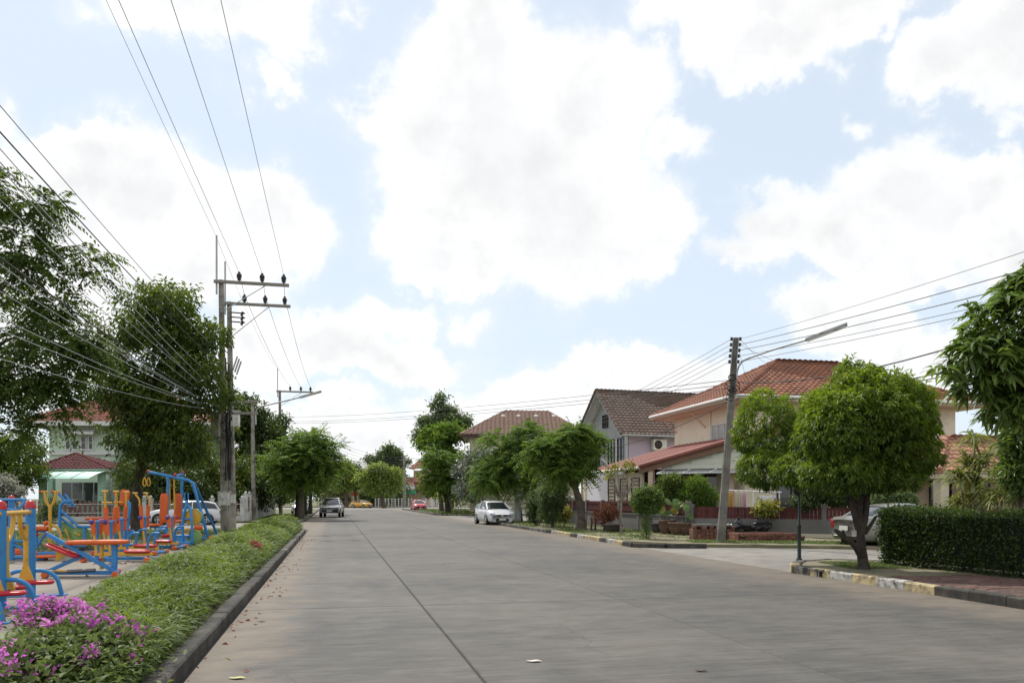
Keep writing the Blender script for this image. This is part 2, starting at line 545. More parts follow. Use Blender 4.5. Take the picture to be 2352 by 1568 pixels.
m_road = road_mat('brushed_concrete', (.098, .0925, .084))
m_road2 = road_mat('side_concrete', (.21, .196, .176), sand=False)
m_joint = M('joint_filler', (.06, .055, .05), rough=.9)
m_ground = M('dry_ground', (.13, .115, .075), rough=.95, var=.25, scale=.8, col2=(.07, .10, .035), mix=.55, scale2=.25, bump=.4, bscale=12)
m_lawn = M('lawn_soil', (.10, .115, .045), rough=.95, var=.3, scale=2.5, col2=(.20, .165, .11), mix=.30, scale2=.7, bump=.5, bscale=25)
m_verge = M('verge_dirt', (.24, .20, .145), rough=.95, var=.25, scale=2.5, col2=(.10, .12, .04), mix=.42, scale2=.9, bump=.5, bscale=25)
m_soil = M('bed_soil', (.06, .045, .03), rough=.95, var=.3, scale=6, bump=.6, bscale=30)
m_pave = M('gym_pavement', (.245, .212, .175), rough=.85, var=.16, scale=1.1, col2=(.18, .158, .135), mix=.45, scale2=.35, bump=.15, bscale=60)
m_kerb = M('stained_kerb', (.21, .195, .17), rough=.9, var=.25, scale=5, grime=((.045, .042, .036), 3.5, .40, .56), bump=.4, bscale=35, rnd=.15)
m_kerb_dark = M('blackened_kerb', (.078, .07, .06), rough=.9, var=.3, scale=4, grime=((.032, .03, .027), 3.0, .40, .60), bump=.4, bscale=35, rnd=.2)
m_kerb_w = M('white_kerb_paint', (.50, .49, .45), rough=.8, var=.15, scale=6, grime=((.085, .08, .07), 7.0, .42, .66), bump=.3, bscale=40, rnd=.08)
m_kerb_y = M('yellow_kerb_paint', (.50, .40, .22), rough=.8, var=.15, scale=6, grime=((.10, .09, .075), 7.0, .44, .68), bump=.3, bscale=40, rnd=.08)
m_paver = M('red_paver', (.17, .082, .062), rough=.85, var=.3, scale=4, col2=(.10, .072, .06), mix=.5, scale2=1.0, rnd=.25, bump=.3, bscale=50)

g = MB(); g.add([(-2500, -600, -.08), (2500, -600, -.08), (2500, 4000, -.08), (-2500, 4000, -.08)], [(0, 1, 2, 3)])
prop(g.build('ground', m_ground), 'flat ground stretching to the horizon', None, None, 'structure')

road = thing('road', 'wide grey concrete street running to the distance', None, (0, 0, 0), 0, None, 'structure')
r = MB()
r.prism([RS(-14, -1.45), RS(-14, 9.9), RS(150, 9.9), RS(150, -2.6), RS(58, -2.6), RS(44, -1.45)], -.06, -.022)
r.build('road_base', m_joint, road)
LANES = [-1.30, 1.29, 4.42, 7.12, 9.76]
for i in range(4):
    for k in range(13):
        s0 = -8 + 10 * k + (0 if i % 2 else .0); s1 = s0 + 10
        a0, a1 = LANES[i] + .012, LANES[i + 1] - .012
        if i == 0 and s0 > 40: a0 = -2.0
        mb = MB(); b_ = .012
        q = [(s0 + .004, a0), (s0 + .004, a1), (s1 - .004, a1), (s1 - .004, a0)]
        qi = [(s0 + .004 + b_, a0 + b_), (s0 + .004 + b_, a1 - b_), (s1 - .004 - b_, a1 - b_), (s1 - .004 - b_, a0 + b_)]
        vs = [RS(*p, -.05) for p in q] + [RS(*p, -.012) for p in q] + [RS(*p, 0) for p in qi]
        fs = [(0, 1, 5, 4), (1, 2, 6, 5), (2, 3, 7, 6), (3, 0, 4, 7), (4, 5, 9, 8), (5, 6, 10, 9), (6, 7, 11, 10), (7, 4, 8, 11), (8, 9, 10, 11)]
        mb.add(vs, fs)
        mb.build('concrete_slab', m_road, road)
# far end: the street swings to the right and meets a cross road
r = MB(); r.prism([RS(122, -60), RS(122, 60), RS(150, 60), RS(150, -60)], -.05, -.003)
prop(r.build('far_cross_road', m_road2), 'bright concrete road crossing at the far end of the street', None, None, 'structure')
# side street on the right, skewed towards the viewer
near_c = [RS(14.6, 9.74), G(1824, 1314), G(1836, 1297), G(1900, 1293), G(2044, 1297)]
side_far = [G(1560, 1257.5), G(1619, 1257.5), G(1750, 1259), G(2018, 1263)]
r = MB(); r.prism([RS(12, 9.785), RS(40, 9.785), V((14, 32, 0)), V((45, 22, 0)), V((45, 8, 0)), V((14, 12, 0))], -.05, -.004)
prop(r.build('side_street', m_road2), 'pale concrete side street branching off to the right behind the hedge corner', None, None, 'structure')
r = MB(); r.prism([RS(52, 9.785), RS(78, 9.785), RS(78, 60), RS(52, 60)], -.05, -.005)
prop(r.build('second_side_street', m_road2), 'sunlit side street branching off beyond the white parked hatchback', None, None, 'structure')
r = MB(); r.prism([RS(43, -1.40), RS(55.5, -2.03), RS(55.5, -70), RS(43, -70)], -.05, -.006)
prop(r.build('park_side_street', m_road2), 'side street between the exercise park and the white fences', None, None, 'structure')


def poly_block(name, label, pts, z0, z1, mat):
    mb = MB(); mb.prism([(p[0], p[1]) for p in pts], z0, z1)
    return prop(mb.build(name, mat), label, None, None, 'structure')


# raised plots
poly_block('park_lawn', 'lawn round the exercise park', [RS(-14, -1.56), RS(41.6, -1.56), RS(42.6, -3), RS(42.8, -70), RS(-14, -70)], -.07, .07, m_lawn)
poly_block('gym_pavement', 'pale concrete pavement under the exercise machines', [RS(-14, -3.42), RS(31.5, -3.42), (-9.8, 35.2), (-13.6, 34.2), (-15.2, 27.6), (-26, 25.0), RS(-14, -30)], .0, .095, m_pave)
poly_block('left_plot', 'verge and gardens beyond the park side street', [RS(56, -2.2), RS(121, -2.2), RS(121, -90), RS(55.7, -90)], -.07, .09, m_lawn)
pR1 = [RS(-14, 9.98), RS(14.2, 9.98), G(1836, 1309) + V((.05, 0, 0)), G(1850, 1299), G(1905, 1295), G(2044, 1299), V((45, 13.5, 0)), V((45, -20, 0))]
poly_block('right_corner_plot', 'corner plot with brick pavement and hedge', pR1, -.07, .115, m_verge)
pR2 = [RS(27.2, 10.0), RS(52, 10.0), RS(53.3, 11.2), RS(53.6, 60), V((45, 23.0, 0)), V((24, 24.4, 0)), G(2018, 1262), G(1750, 1257.5), G(1630, 1256.5), G(1590, 1256.2)]
poly_block('right_garden_plot', 'verge and gardens of the tiled roof houses', pR2, -.07, .10, m_verge)
poly_block('far_right_plot', 'grassy plot beyond the second side street', [RS(76, 10.2), RS(74.5, 13), RS(74.5, 90), RS(121, 90), RS(121, 10.2)], -.07, .10, m_lawn)
poly_block('far_plot', 'grassy verge and gardens closing the view', [RS(150, -150), RS(150, 150), RS(420, 150), RS(420, -150)], -.07, .08, m_lawn)

# kerbs: every kerb stone is a piece
def kerb_line(parent, pts, mats, L=1.0, w=.20, h=.15, seed=1, skip=()):
    rnd = random.Random(seed)
    meshes = {}
    pts = [V((p[0], p[1], 0)) for p in pts]
    seg = []
    for a, b_ in zip(pts[:-1], pts[1:]):
        n = max(1, round((b_ - a).length / L))
        for i in range(n): seg.append((a.lerp(b_, i / n), a.lerp(b_, (i + 1) / n)))
    for i, (a, b_) in enumerate(seg):
        if i in skip: continue
        mt = mats[i % len(mats)] if not callable(mats) else mats(i)
        key = (mt.name, round((b_ - a).length, 2))
        if key not in meshes:
            l = (b_ - a).length - .012
            mb = MB()
            c = .02
            prof = [(-w / 2, -.06), (w / 2, -.06), (w / 2, h - c), (w / 2 - c, h), (-w / 2 + c * 1.6, h), (-w / 2, h - c * 1.6)]
            vs = [(x, -l / 2, z) for x, z in prof] + [(x, l / 2, z) for x, z in prof]
            n6 = 6
            mb.add(vs, [tuple(range(n6)), tuple(range(2 * n6 - 1, n6 - 1, -1))] + [(j, n6 + j, n6 + (j + 1) % n6, (j + 1) % n6) for j in range(n6)])
            meshes[key] = mesh_of(mb, 'kerb_stone', mt)
        d = (b_ - a).normalized()
        R = Matrix(((d.y, d.x, 0), (-d.x, d.y, 0), (0, 0, 1)))
        tilt = Quaternion((d.x, d.y, 0), rnd.uniform(-.02, .02))
        piece('kerb_stone', meshes[key], parent, (a + b_) / 2 + V((rnd.uniform(-.006, .006), rnd.uniform(-.006, .006), rnd.uniform(-.012, .004))), tilt @ R.to_quaternion())


kl = thing('park_kerb', 'blackened kerb along the planted strip of the exercise park', None, (0, 0, 0), 0, None, 'structure')
kerb_line(kl, [RS(-6, -1.42), RS(39.5, -1.42), RS(40.8, -1.7), RS(41.4, -2.3)], lambda i: m_kerb_dark if i < 30 else m_kerb, seed=2)
k2 = thing('tree_verge_kerb', 'weathered kerb beside the trees on the left verge', None, (0, 0, 0), 0, None, 'structure')
kerb_line(k2, [RS(56.5, -3.4), RS(57.2, -2.4), RS(58.5, -2.08), RS(120, -2.08)], lambda i: m_kerb, L=2.0, seed=3)
k3 = thing('hedge_corner_kerb', 'kerb with worn yellow and white paint round the hedge corner', None, (0, 0, 0), 0, None, 'structure')
def near_mat(i):
    return (m_kerb, m_kerb_y, m_kerb, m_kerb_y, m_kerb_w, m_kerb_y, m_kerb_w, m_kerb_y)[i] if i < 8 else m_kerb_dark
kerb_line(k3, [G(1842, 1300), G(1826, 1308), G(1830, 1315), RS(14.3, 9.86), RS(-6, 9.86)], near_mat, L=.72, seed=4, w=.22, h=.16)
kerb_line(k3, [G(1850, 1298.5), G(1905, 1294.5), G(2044, 1298), V((40, 14.2, 0))], lambda i: m_kerb, L=1.0, seed=5, w=.16, h=.13)
k4 = thing('garden_kerb', 'worn kerb along the verge with the flower pots', None, (0, 0, 0), 0, None, 'structure')
def mid_mat(i):
    return m_kerb if i < 19 else (m_kerb_w, m_kerb_y, m_kerb_y, m_kerb_dark)[i % 4] if i < 30 else m_kerb_dark
kerb_line(k4, [RS(54, 12.5), RS(53, 10.9), RS(51.8, 9.90), RS(29.5, 9.90), G(1455, 1256), G(1530, 1258), G(1622, 1258.3)], lambda i: mid_mat(i), L=1.0, seed=6)
k5 = thing('far_kerb', 'pale kerb of the grassy corner by the red car', None, (0, 0, 0), 0, None, 'structure')
kerb_line(k5, [RS(74.4, 26), RS(74.6, 12.4), RS(76, 10.1), RS(120.5, 10.1)], lambda i: m_kerb, L=2.0, seed=7)
k6 = thing('far_cross_kerb', 'pale kerb along the far side of the cross road', None, (0, 0, 0), 0, None, 'structure')
kerb_line(k6, [RS(149.9, -50), RS(149.9, 40)], lambda i: m_kerb, L=3.0, seed=8)
# inner edging of the planting strip
ke = thing('bed_edging', 'dark low edging between the gym pavement and the planted strip', None, (0, 0, 0), 0, None, 'structure')
kerb_line(ke, [RS(-4, -3.36), RS(31.5, -3.36)], lambda i: m_kerb_dark, L=1.0, w=.10, h=.13, seed=9)

# brick pavement of the hedge corner
bp_ = thing('brick_pavement', 'worn red brick pavement beside the clipped hedge', None, (0, 0, 0), 0, None, 'structure')
mb = MB(); mb.prism([RS(-6, 9.97), RS(13.2, 9.97), RS(13.2, 12.15), RS(-6, 12.15)], .09, .121); mb.build('sand_bedding', m_verge, bp_)
mb = MB(); mb.box((0, 0, 0), (.212, .102, .04)); pv = mesh_of(mb, 'brick_paver', m_paver, bevel=.006)
rest_v, rest_f = [], []
R0 = Matrix.Rotation(TH, 4, 'Z')
cand = []
for i in range(90):
    for j in range(20):
        s = 13.0 - i * .112; t = 10.04 + j * .222 / 2 * 2 * .5
        tt = 10.08 + j * .222 * .5 * 2 * .5 if False else 10.08 + j * .222 + (.111 if i % 2 else 0)
        if tt > 12.05: continue
        P = RS(s, tt, .126)
        vis = P.x / max(P.y, .1) < 0.69
        cand.append(((P.length if vis else 1000 + P.length), P))
cand.sort(key=lambda c: c[0])
rnd = random.Random(11)
cv = np.array([v.co[:] for v in pv.vertices]); cf = [tuple(p.vertices) for p in pv.polygons]
RR = MB()
for n, (dist, P) in enumerate(cand):
    z = rnd.uniform(-.008, .004); a = TH + rnd.uniform(-.03, .03)
    if n < 300:
        piece('brick_paver', pv, bp_, P + V((0, 0, z)), Quaternion((0, 0, 1), a) @ Quaternion((1, 0, 0), rnd.uniform(-.02, .02)))
    else:
        RR.box(P + V((0, 0, z)), (.212, .102, .04), rz=a)
RR.build('brick_pavers_beyond', m_paver, bp_, kind='stuff')
# ================================================================== vegetation tools
RNG = np.random.default_rng(5)


def unit(a):
    return a / np.maximum(np.linalg.norm(a, axis=1, keepdims=True), 1e-9)


def leaf_arrays(P, D, L, W, fold=.25, bend=.12, rng=RNG, up=None):
    """diamond leaves folded along the midrib. P base (n,3), D direction (n,3), L and W (n,)"""
    n = len(P); D = unit(D)
    ref = up if up is not None else unit(np.array([[0, 0, 1.0]]) + rng.normal(0, .45, (n, 3)))
    S = unit(np.cross(D, ref)); Nn = np.cross(S, D)
    L = L[:, None]; W = W[:, None]
    mid = P + D * L * .45
    v = np.stack([P, mid + S * W * .5 + Nn * W * fold, P + D * L - Nn * L * bend, mid - S * W * .5 + Nn * W * fold], 1).reshape(-1, 3)
    b = (np.arange(n) * 4)[:, None]
    f = np.concatenate([b + [0, 1, 2], b + [0, 2, 3]])
    return v, f


def blade_arrays(P, D, L, W, bend=.45, rng=RNG):
    """long arching blades, five segments of outline"""
    n = len(P); D = unit(D)
    S = unit(np.cross(D, unit(np.array([[0, 0, 1.0]]) + rng.normal(0, .3, (n, 3)))))
    L = L[:, None]; W = W[:, None]
    out = unit(D * np.array([[1, 1, 0]]) + rng.normal(0, .05, (n, 3)))
    dn = np.array([[0, 0, -1.0]])
    bend = (bend * (0.5 + rng.random((n, 1))))
    q1 = P + D * L * .35
    q2 = P + D * L * .70 + (out * .25 + dn * .35) * L * bend
    q3 = P + D * L * .95 + (out * .45 + dn * .85) * L * bend
    v = np.stack([P, q1 - S * W * .5, q1 + S * W * .5, q2 - S * W * .42, q2 + S * W * .42, q3], 1).reshape(-1, 3)
    b = (np.arange(n) * 6)[:, None]
    return v, [np.concatenate([b + [0, 1, 2], b + [3, 5, 4]]), b + [1, 3, 4, 2]]


def in_lobes(lobes, n, rng, shell=.55, lump=.22, power=.8):
    """points in a union of ellipsoids, biased to the outside, with a lumpy outline"""
    vol = np.array([l[1] * l[2] * l[3] for l in lobes]) ** power
    pick = rng.choice(len(lobes), n, p=vol / vol.sum())
    c = np.array([l[0] for l in lobes], dtype=float)[pick]; r = np.array([l[1:4] for l in lobes], dtype=float)[pick]
    d = unit(rng.normal(0, 1, (n, 3)))
    rad = shell + (1 - shell) * rng.random(n) ** .6
    ph = pick * 1.7
    lumpy = 1 + lump * (np.sin(d[:, 0] * 5.1 + ph) * np.sin(d[:, 1] * 4.3 + ph * 2) + .6 * np.sin(d[:, 2] * 7.3 + d[:, 0] * 3 + ph))
    p = c + d * r * (rad * lumpy)[:, None]
    return p, d


def sublobes(lobes, k, rng, frac=.40, power=.75):
    C, d = in_lobes(lobes, k, rng, .35, .15, power)
    r = np.array([min(l[1], l[3]) for l in lobes]).mean()
    out = []
    for c in C:
        q = r * frac * (.7 + .7 * rng.random()); out.append((c, q * 1.25, q * 1.25, q * .8))
    return out


def crown_simple(lobes, nclump, per, L, W, rng, shell=.55, spread=.12, droop=.55, lump=.2, tipbias=.0):
    C, d = in_lobes(lobes, nclump, rng, shell, lump)
    n = nclump * per
    idx = np.repeat(np.arange(nclump), per)
    out = unit(d[idx] * .7 + rng.normal(0, .75, (n, 3)) + np.array([[0, 0, .12]]))
    P = C[idx] + rng.normal(0, spread, (n, 3))
    D = unit(out - np.array([[0, 0, droop]]) * (0.4 + rng.random((n, 1))))
    sz = .7 + .6 * rng.random(n)
    v, f = leaf_arrays(P, D, L * sz, W * sz, rng=rng)
    ct = rng.random(nclump)
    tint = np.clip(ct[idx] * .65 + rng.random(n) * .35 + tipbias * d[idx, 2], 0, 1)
    return v, f, np.repeat(tint, 4)


def crown_pinnate(lobes, nfrond, L, pairs, leafL, leafW, rng, shell=.5, droop=.45, lump=.25, flat=.3):
    C, d = in_lobes(lobes, nfrond, rng, shell, lump)
    ax = unit(d * np.array([[1, 1, .5]]) + rng.normal(0, .45, (nfrond, 3)) + np.array([[0, 0, flat]]))
    sd = unit(np.cross(ax, np.array([[0, 0, 1.0]]) + rng.normal(0, .25, (nfrond, 3))))
    Lf = L * (.65 + .7 * rng.random(nfrond))
    k = np.arange(pairs)
    u = (k + 1) / pairs
    pos = C[:, None] + ax[:, None] * (Lf[:, None, None] * u[None, :, None]) - np.array([0, 0, 1.0]) * (Lf[:, None] * droop * u[None] ** 2)[..., None]
    P, D, LL, WW, T = [], [], [], [], []
    ct = rng.random(nfrond)
    for sgn in (-1, 1):
        dirv = sd[:, None] * sgn + ax[:, None] * .45 - np.array([0, 0, 1.0]) * (.25 + droop * .5) + rng.normal(0, .12, (nfrond, pairs, 3))
        P.append(pos.reshape(-1, 3)); D.append(dirv.reshape(-1, 3))
        taper = (1 - .45 * np.abs(u - .45))[None] * np.ones((nfrond, 1))
        LL.append((leafL * taper).ravel() * (.85 + .3 * rng.random(nfrond * pairs))); WW.append((leafW * taper).ravel())
        T.append((ct[:, None] * .7 + .3 * rng.random((nfrond, pairs))).ravel())
    P, D = np.concatenate(P), np.concatenate(D)
    v, f = leaf_arrays(P, D, np.concatenate(LL), np.concatenate(WW), fold=.15, rng=rng)
    return v, f, np.repeat(np.concatenate(T), 4)


m_bark = M('grey_bark', (.13, .105, .08), rough=.95, var=.35, scale=7, col2=(.06, .05, .04), mix=.4, scale2=3, bump=.9, bscale=22)
m_bark_d = M('dark_bark', (.075, .06, .048), rough=.95, var=.35, scale=7, col2=(.035, .03, .025), mix=.4, scale2=3, bump=.9, bscale=22)
m_bark_l = M('pale_bark', (.24, .21, .17), rough=.9, var=.3, scale=8, col2=(.13, .11, .09), mix=.4, scale2=3, bump=.6, bscale=22)


def limbs(mb, fork, targets, r0, rng, sides=6):
    for t in targets:
        t = V(t); f0 = V(fork[0]) if isinstance(fork, list) and len(fork) == 1 else V(fork)
        mid = f0.lerp(t, .5) + V((rng.normal(0, .12), rng.normal(0, .12), .12)) * (t - f0).length * .5
        pts = smooth_path([f0, mid, t], 4)
        k = len(pts)
        mb.tube(pts, [r0 * (1 - .85 * i / (k - 1)) for i in range(k)], sides, caps=False)


def make_tree(name, label, trunk, lobes, crown, leaf_mat, bark=m_bark, nlimb=9, limb_r=.5, group=None, cat='tree', seed=1, extra=None, flare=1.25, sub=0, subfrac=.42, subpow=.75):
    """trunk: [(point, radius)...] from the ground up; crown: function(lobes, rng) -> verts, faces, tint"""
    rng = np.random.default_rng(seed)
    whole = lobes
    if sub: lobes = sublobes(lobes, sub, rng, subfrac, subpow)
    base = V(trunk[0][0])
    t = thing(name, label, cat, base, 0, group)
    mb = MB()
    pts = smooth_path([p for p, _ in trunk], 4)
    k = len(pts); rr = np.interp(np.linspace(0, 1, k), np.linspace(0, 1, len(trunk)), [q for _, q in trunk])
    rr = [q * (1 + (flare - 1) * math.exp(-i * 1.2)) * (1 + .06 * math.sin(i * 2.3)) for i, q in enumerate(rr)]
    pts[0] = pts[0] - V((0, 0, .15))
    mb.tube(pts, rr, 10, caps=False)
    fork = pts[-1]
    targ, d = in_lobes(whole, nlimb, rng, .25, .1)
    starts = [pts[-1], pts[max(0, k - 2)], pts[max(0, k - 3)]]
    for i, q in enumerate(targ):
        limbs(mb, starts[i % len(starts)], [q], trunk[-1][1] * limb_r, rng)
    if extra: extra(mb)
    mb.build('trunk', bark, t)
    v, f, tint = crown(lobes, rng)
    np_mesh('crown', v, f, leaf_mat, t, tint)
    return t


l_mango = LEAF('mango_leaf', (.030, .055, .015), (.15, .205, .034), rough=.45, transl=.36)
l_mango_bright = LEAF('bright_mango_leaf', (.048, .092, .018), (.225, .31, .05), rough=.45, transl=.40)
l_dark = LEAF('dark_leaf', (.03, .05, .018), (.095, .14, .035), rough=.5, transl=.32)
l_pin = LEAF('feather_leaf', (.06, .115, .028), (.17, .26, .052), rough=.55, transl=.45, spec=.25)
l_pin_d = LEAF('dark_feather_leaf', (.03, .052, .015), (.11, .165, .034), rough=.5, transl=.42, spec=.25)
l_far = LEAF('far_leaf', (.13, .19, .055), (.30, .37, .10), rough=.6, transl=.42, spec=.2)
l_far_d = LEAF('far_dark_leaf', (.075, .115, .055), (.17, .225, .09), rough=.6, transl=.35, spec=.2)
l_bed = LEAF('bed_leaf', (.055, .095, .023), (.20, .265, .058), rough=.55, transl=.42, spec=.22)
l_boug = LEAF('creeper_leaf', (.07, .105, .035), (.17, .22, .075), rough=.55, transl=.35, spec=.25)
l_bract = LEAF('magenta_bract', (.36, .08, .33), (.66, .29, .58), rough=.7, transl=.45, spec=.1)
l_red = LEAF('red_bract', (.34, .06, .07), (.50, .16, .16), rough=.7, transl=.3, spec=.1)
l_hedge = LEAF('hedge_leaf', (.026, .05, .016), (.095, .145, .032), rough=.5, transl=.3, spec=.25)
l_long = LEAF('long_glossy_leaf', (.055, .10, .03), (.19, .275, .065), rough=.40, transl=.42, spec=.45)
l_dra = LEAF('strap_leaf', (.09, .13, .04), (.32, .34, .09), rough=.42, transl=.36)
l_dry = LEAF('dry_leaf', (.16, .06, .035), (.30, .14, .08), rough=.7, transl=.25)
l_grass = LEAF('grass_blade', (.055, .095, .02), (.15, .20, .05), rough=.6, transl=.3)
l_yellow = LEAF('yellow_green_leaf', (.12, .17, .04), (.38, .34, .07), rough=.5, transl=.3)
l_white = LEAF('white_blossom', (.55, .52, .48), (.75, .72, .68), rough=.7, transl=.3)

# ------------------------------------------------------------------ planted strip by the kerb
strip = thing('planted_strip', 'long bright green strip of lance-leaved ground cover beside the kerb', 'ground cover', RS(12, -2.4), 0, None, 'stuff')
mb = MB()
for (s0, s1) in ((-3, 40.6),):
    n = 60
    vs, fs = [], []
    prof = [(-3.29, .06), (-3.1, .18), (-2.7, .28), (-2.2, .28), (-1.85, .16), (-1.56, .06)]
    for i in range(n + 1):
        s = s0 + (s1 - s0) * i / n
        for (t, z) in prof: vs.append(RS(s, t, (.06 + (z - .06) * float(np.interp(s, [6, 12, 30, 40], [.75, 1.0, 1.5, 1.7]))) * (.9 + .1 * math.sin(s * 1.7 + t))))
    for i in range(n):
        for j in range(5): fs.append((i * 6 + j, (i + 1) * 6 + j, (i + 1) * 6 + j + 1, i * 6 + j + 1))
    mb.add(vs, fs, True)
mb.build('bed_mound', m_soil, strip)
rg = np.random.default_rng(21)
s_all = np.concatenate([2.5 + 10 * rg.random(23000), 12.5 + 12 * rg.random(21000), 24.5 + 16.3 * rg.random(19000)])
t_all = -2.44 + .80 * (2 * rg.random(len(s_all)) - 1)
grow = np.interp(s_all, [6, 12, 30, 40], [.80, 1.0, 1.45, 1.6])
hgt = .14 + .36 * grow * np.clip(1 - (np.abs(t_all + 2.50) / .90) ** 5, 0, 1) * (.8 + .25 * np.sin(s_all * 1.3) * np.sin(s_all * .47 + t_all * 2))
near = np.clip((10.5 - s_all) / 3.0, 0, 1)
t_all = np.where(s_all < 10.5, t_all + near * .28 * (1 - (t_all + 1.5) / -1.84 * 0), t_all); t_all = np.minimum(t_all, -1.62)
hgt *= 1 - .5 * near * np.clip((-t_all - 1.7) / 1.2, 0, 1)
def RSn(s, t, z): return np.stack([t * CS - s * SN, t * SN + s * CS, z], 1)
P = RSn(s_all, t_all, hgt * (.45 + .55 * rg.random(len(s_all))))
az = rg.random(len(s_all)) * 2 * np.pi
side = np.clip((t_all + 2.50) / .84, -1, 1)
D = np.stack([np.cos(az) + side * .55 * CS, np.sin(az) + side * .55 * SN, .55 + 1.1 * rg.random(len(s_all))], 1)
far = np.clip((s_all - 8) / 25, 0, 1)
L_ = (.15 + .08 * rg.random(len(s_all))) * (1 + .35 * far)
W_ = (.014 + .007 * rg.random(len(s_all))) * (1 + 1.1 * far)
v, f = blade_arrays(P, D, L_, W_, .5, rg)
patchy = .5 + .5 * np.sin(s_all * .9 + 2 * np.sin(t_all * 3))
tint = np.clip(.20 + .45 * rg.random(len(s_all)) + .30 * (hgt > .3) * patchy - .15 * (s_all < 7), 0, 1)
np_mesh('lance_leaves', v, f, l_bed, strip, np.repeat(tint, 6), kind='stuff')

# ------------------------------------------------------------------ bougainvillea
def bougainvillea(label, cx, cy, spread_s, spread_t, h, nl, nf, seed, bract=l_bract, name='bougainvillea_bush'):
    rg = np.random.default_rng(seed)
    base = V((cx, cy, .1))
    t = thing(name, label, 'flower bush', base)
    mb = MB()
    def pt(n, z0=.2, z1=1.0):
        s = rg.normal(0, .42, n) * spread_s; q = rg.normal(0, .42, n) * spread_t
        z = .12 + h * (z0 + (z1 - z0) * rg.random(n)) * np.clip(1.1 - .35 * np.hypot(s / spread_s, q / spread_t), .3, 1)
        return RSn(s, q, z) + np.array([[cx, cy, 0]])
    tips = pt(40, .5, 1.1)
    for q in tips[:28]:
        b0 = V((base.x + rg.normal(0, .1), base.y + rg.normal(0, .1), .1)); e = V(q)
        pts = smooth_path([b0, b0.lerp(e, .5) + V((0, 0, .12)), e], 3)
        mb.tube(pts, [.012 - .008 * i / (len(pts) - 1) for i in range(len(pts))], 4, caps=False)
    mb.build('stems', m_bark, t)
    P = pt(nl)
    D = np.stack([rg.normal(0, 1, nl), rg.normal(0, 1, nl), .2 + rg.random(nl)], 1)
    v, f = leaf_arrays(P, D, .055 + .03 * rg.random(nl), .034 + .014 * rg.random(nl), rng=rg)
    np_mesh('leaves', v, f, l_boug, t, np.repeat(rg.random(nl), 4))
    C = np.concatenate([tips, pt(nf - 40, .55, 1.08)])
    k = 26
    idx = np.repeat(np.arange(len(C)), k)
    sz = (.25 + 1.1 * rg.random(len(C)) ** 1.6)[idx]
    P = C[idx] + rg.normal(0, .042, (len(idx), 3)) * sz[:, None]
    D = rg.normal(0, 1, (len(idx), 3)) + np.array([[0, -.2, .4]])
    v, f = leaf_arrays(P, D, (.036 + .018 * rg.random(len(idx))) * (.6 + .4 * sz), (.03 + .012 * rg.random(len(idx))) * (.6 + .4 * sz), fold=.3, rng=rg)
    np_mesh('blossom', v, f, bract, t, np.repeat(np.clip(rg.random(len(C))[idx] * .6 + .4 * rg.random(len(idx)), 0, 1), 4))
    return t


g0 = G(176, 1600)
bougainvillea('large magenta bougainvillea sprawling over the near end of the planted strip', g0.x, g0.y, 1.05, .55, .46, 6000, 62, 31)
g1 = G(118, 1500)
bougainvillea('sparse magenta bougainvillea twigs leaning over the bed edging', g1.x, g1.y, .45, .5, .42, 260, 46, 32)
g2 = RS(19.9, -1.85)
bougainvillea('small red flowered plant at the kerb edge of the planted strip', g2.x, g2.y,   .45, .16, .42, 500, 41, 33, bract=l_red, name='red_flower_plant')

def strap_clump(label, x, y, seed):
    rg = np.random.default_rng(seed); c = G(x, y); c.z = .1; t = thing('strap_leaf_clump', label, 'plant', c, 0, 'strap-leaved clumps in the planted strip')
    n = 170; az = rg.random(n) * 6.283
    P = np.array([[c.x, c.y, .12]]) + np.stack([rg.normal(0, .16, n), rg.normal(0, .16, n), .12 * rg.random(n)], 1)
    D = np.stack([np.cos(az), np.sin(az), .6 + .9 * rg.random(n)], 1)
    v, f = blade_arrays(P, D, .30 + .16 * rg.random(n), .018 + .008 * rg.random(n), .7, rg)
    np_mesh('leaves', v, f, LEAF('pale_strap_leaf', (.09, .14, .05), (.30, .36, .16), rough=.5, transl=.35), t, np.repeat(rg.random(n), 6))
for k, (x, y) in enumerate(((110, 1568), (60, 1540), (190, 1562), (150, 1530))):
    strap_clump(['pale strap-leaved clump at the bottom edge below the magenta flowers', 'pale strap-leaved clump in the bottom left corner beside the edging', 'pale strap-leaved clump nearest the kerb under the magenta flowers', 'pale strap-leaved clump just in front of the magenta flowers'][k], x, y, 200 + k)

# ------------------------------------------------------------------ big trees
# left, overhanging from outside the frame
def left_crown(lobes, rng):
    a = crown_pinnate(lobes, 1450, .95, 10, .235, .09, rng, shell=.30, droop=.55, lump=.3, flat=.15)
    return a
K = 1.42
def L3(x, y, Y, a, b_, c): return (AT(x, y, Y * K), a * K, b_ * K, c * K)
lob = [L3(-60, 760, 19.5, 1.7, 1.8, 1.6), L3(40, 690, 19.3, 1.2, 1.3, .85), L3(130, 600, 19.3, 1.15, .8, .36), L3(262, 595, 19.3, .75, .5, .16), L3(310, 610, 19.3, .25, .3, .08), L3(230, 640, 19.3, .5, .5, .2),
       L3(30, 520, 19.3, .6, .7, .6), L3(110, 490, 19.3, .42, .4, .34), L3(-20, 430, 19.5, .5, .6, .8), L3(200, 690, 19.3, .95, .8, .36),
       L3(90, 810, 19.3, 1.15, 1.1, .5), L3(200, 800, 19.3, .45, .5, .22), L3(-40, 930, 19.4, 1.1, 1.2, .85), L3(110, 900, 19.3, .4, .6, .52), L3(150, 955, 19.3, .4, .4, .2), L3(50, 990, 19.4, .25, .4, .42),
       L3(-160, 640, 20, 1.8, 1.8, 2.2)]
tb = AT(-330, 1100, 29.0); tb.z = .07
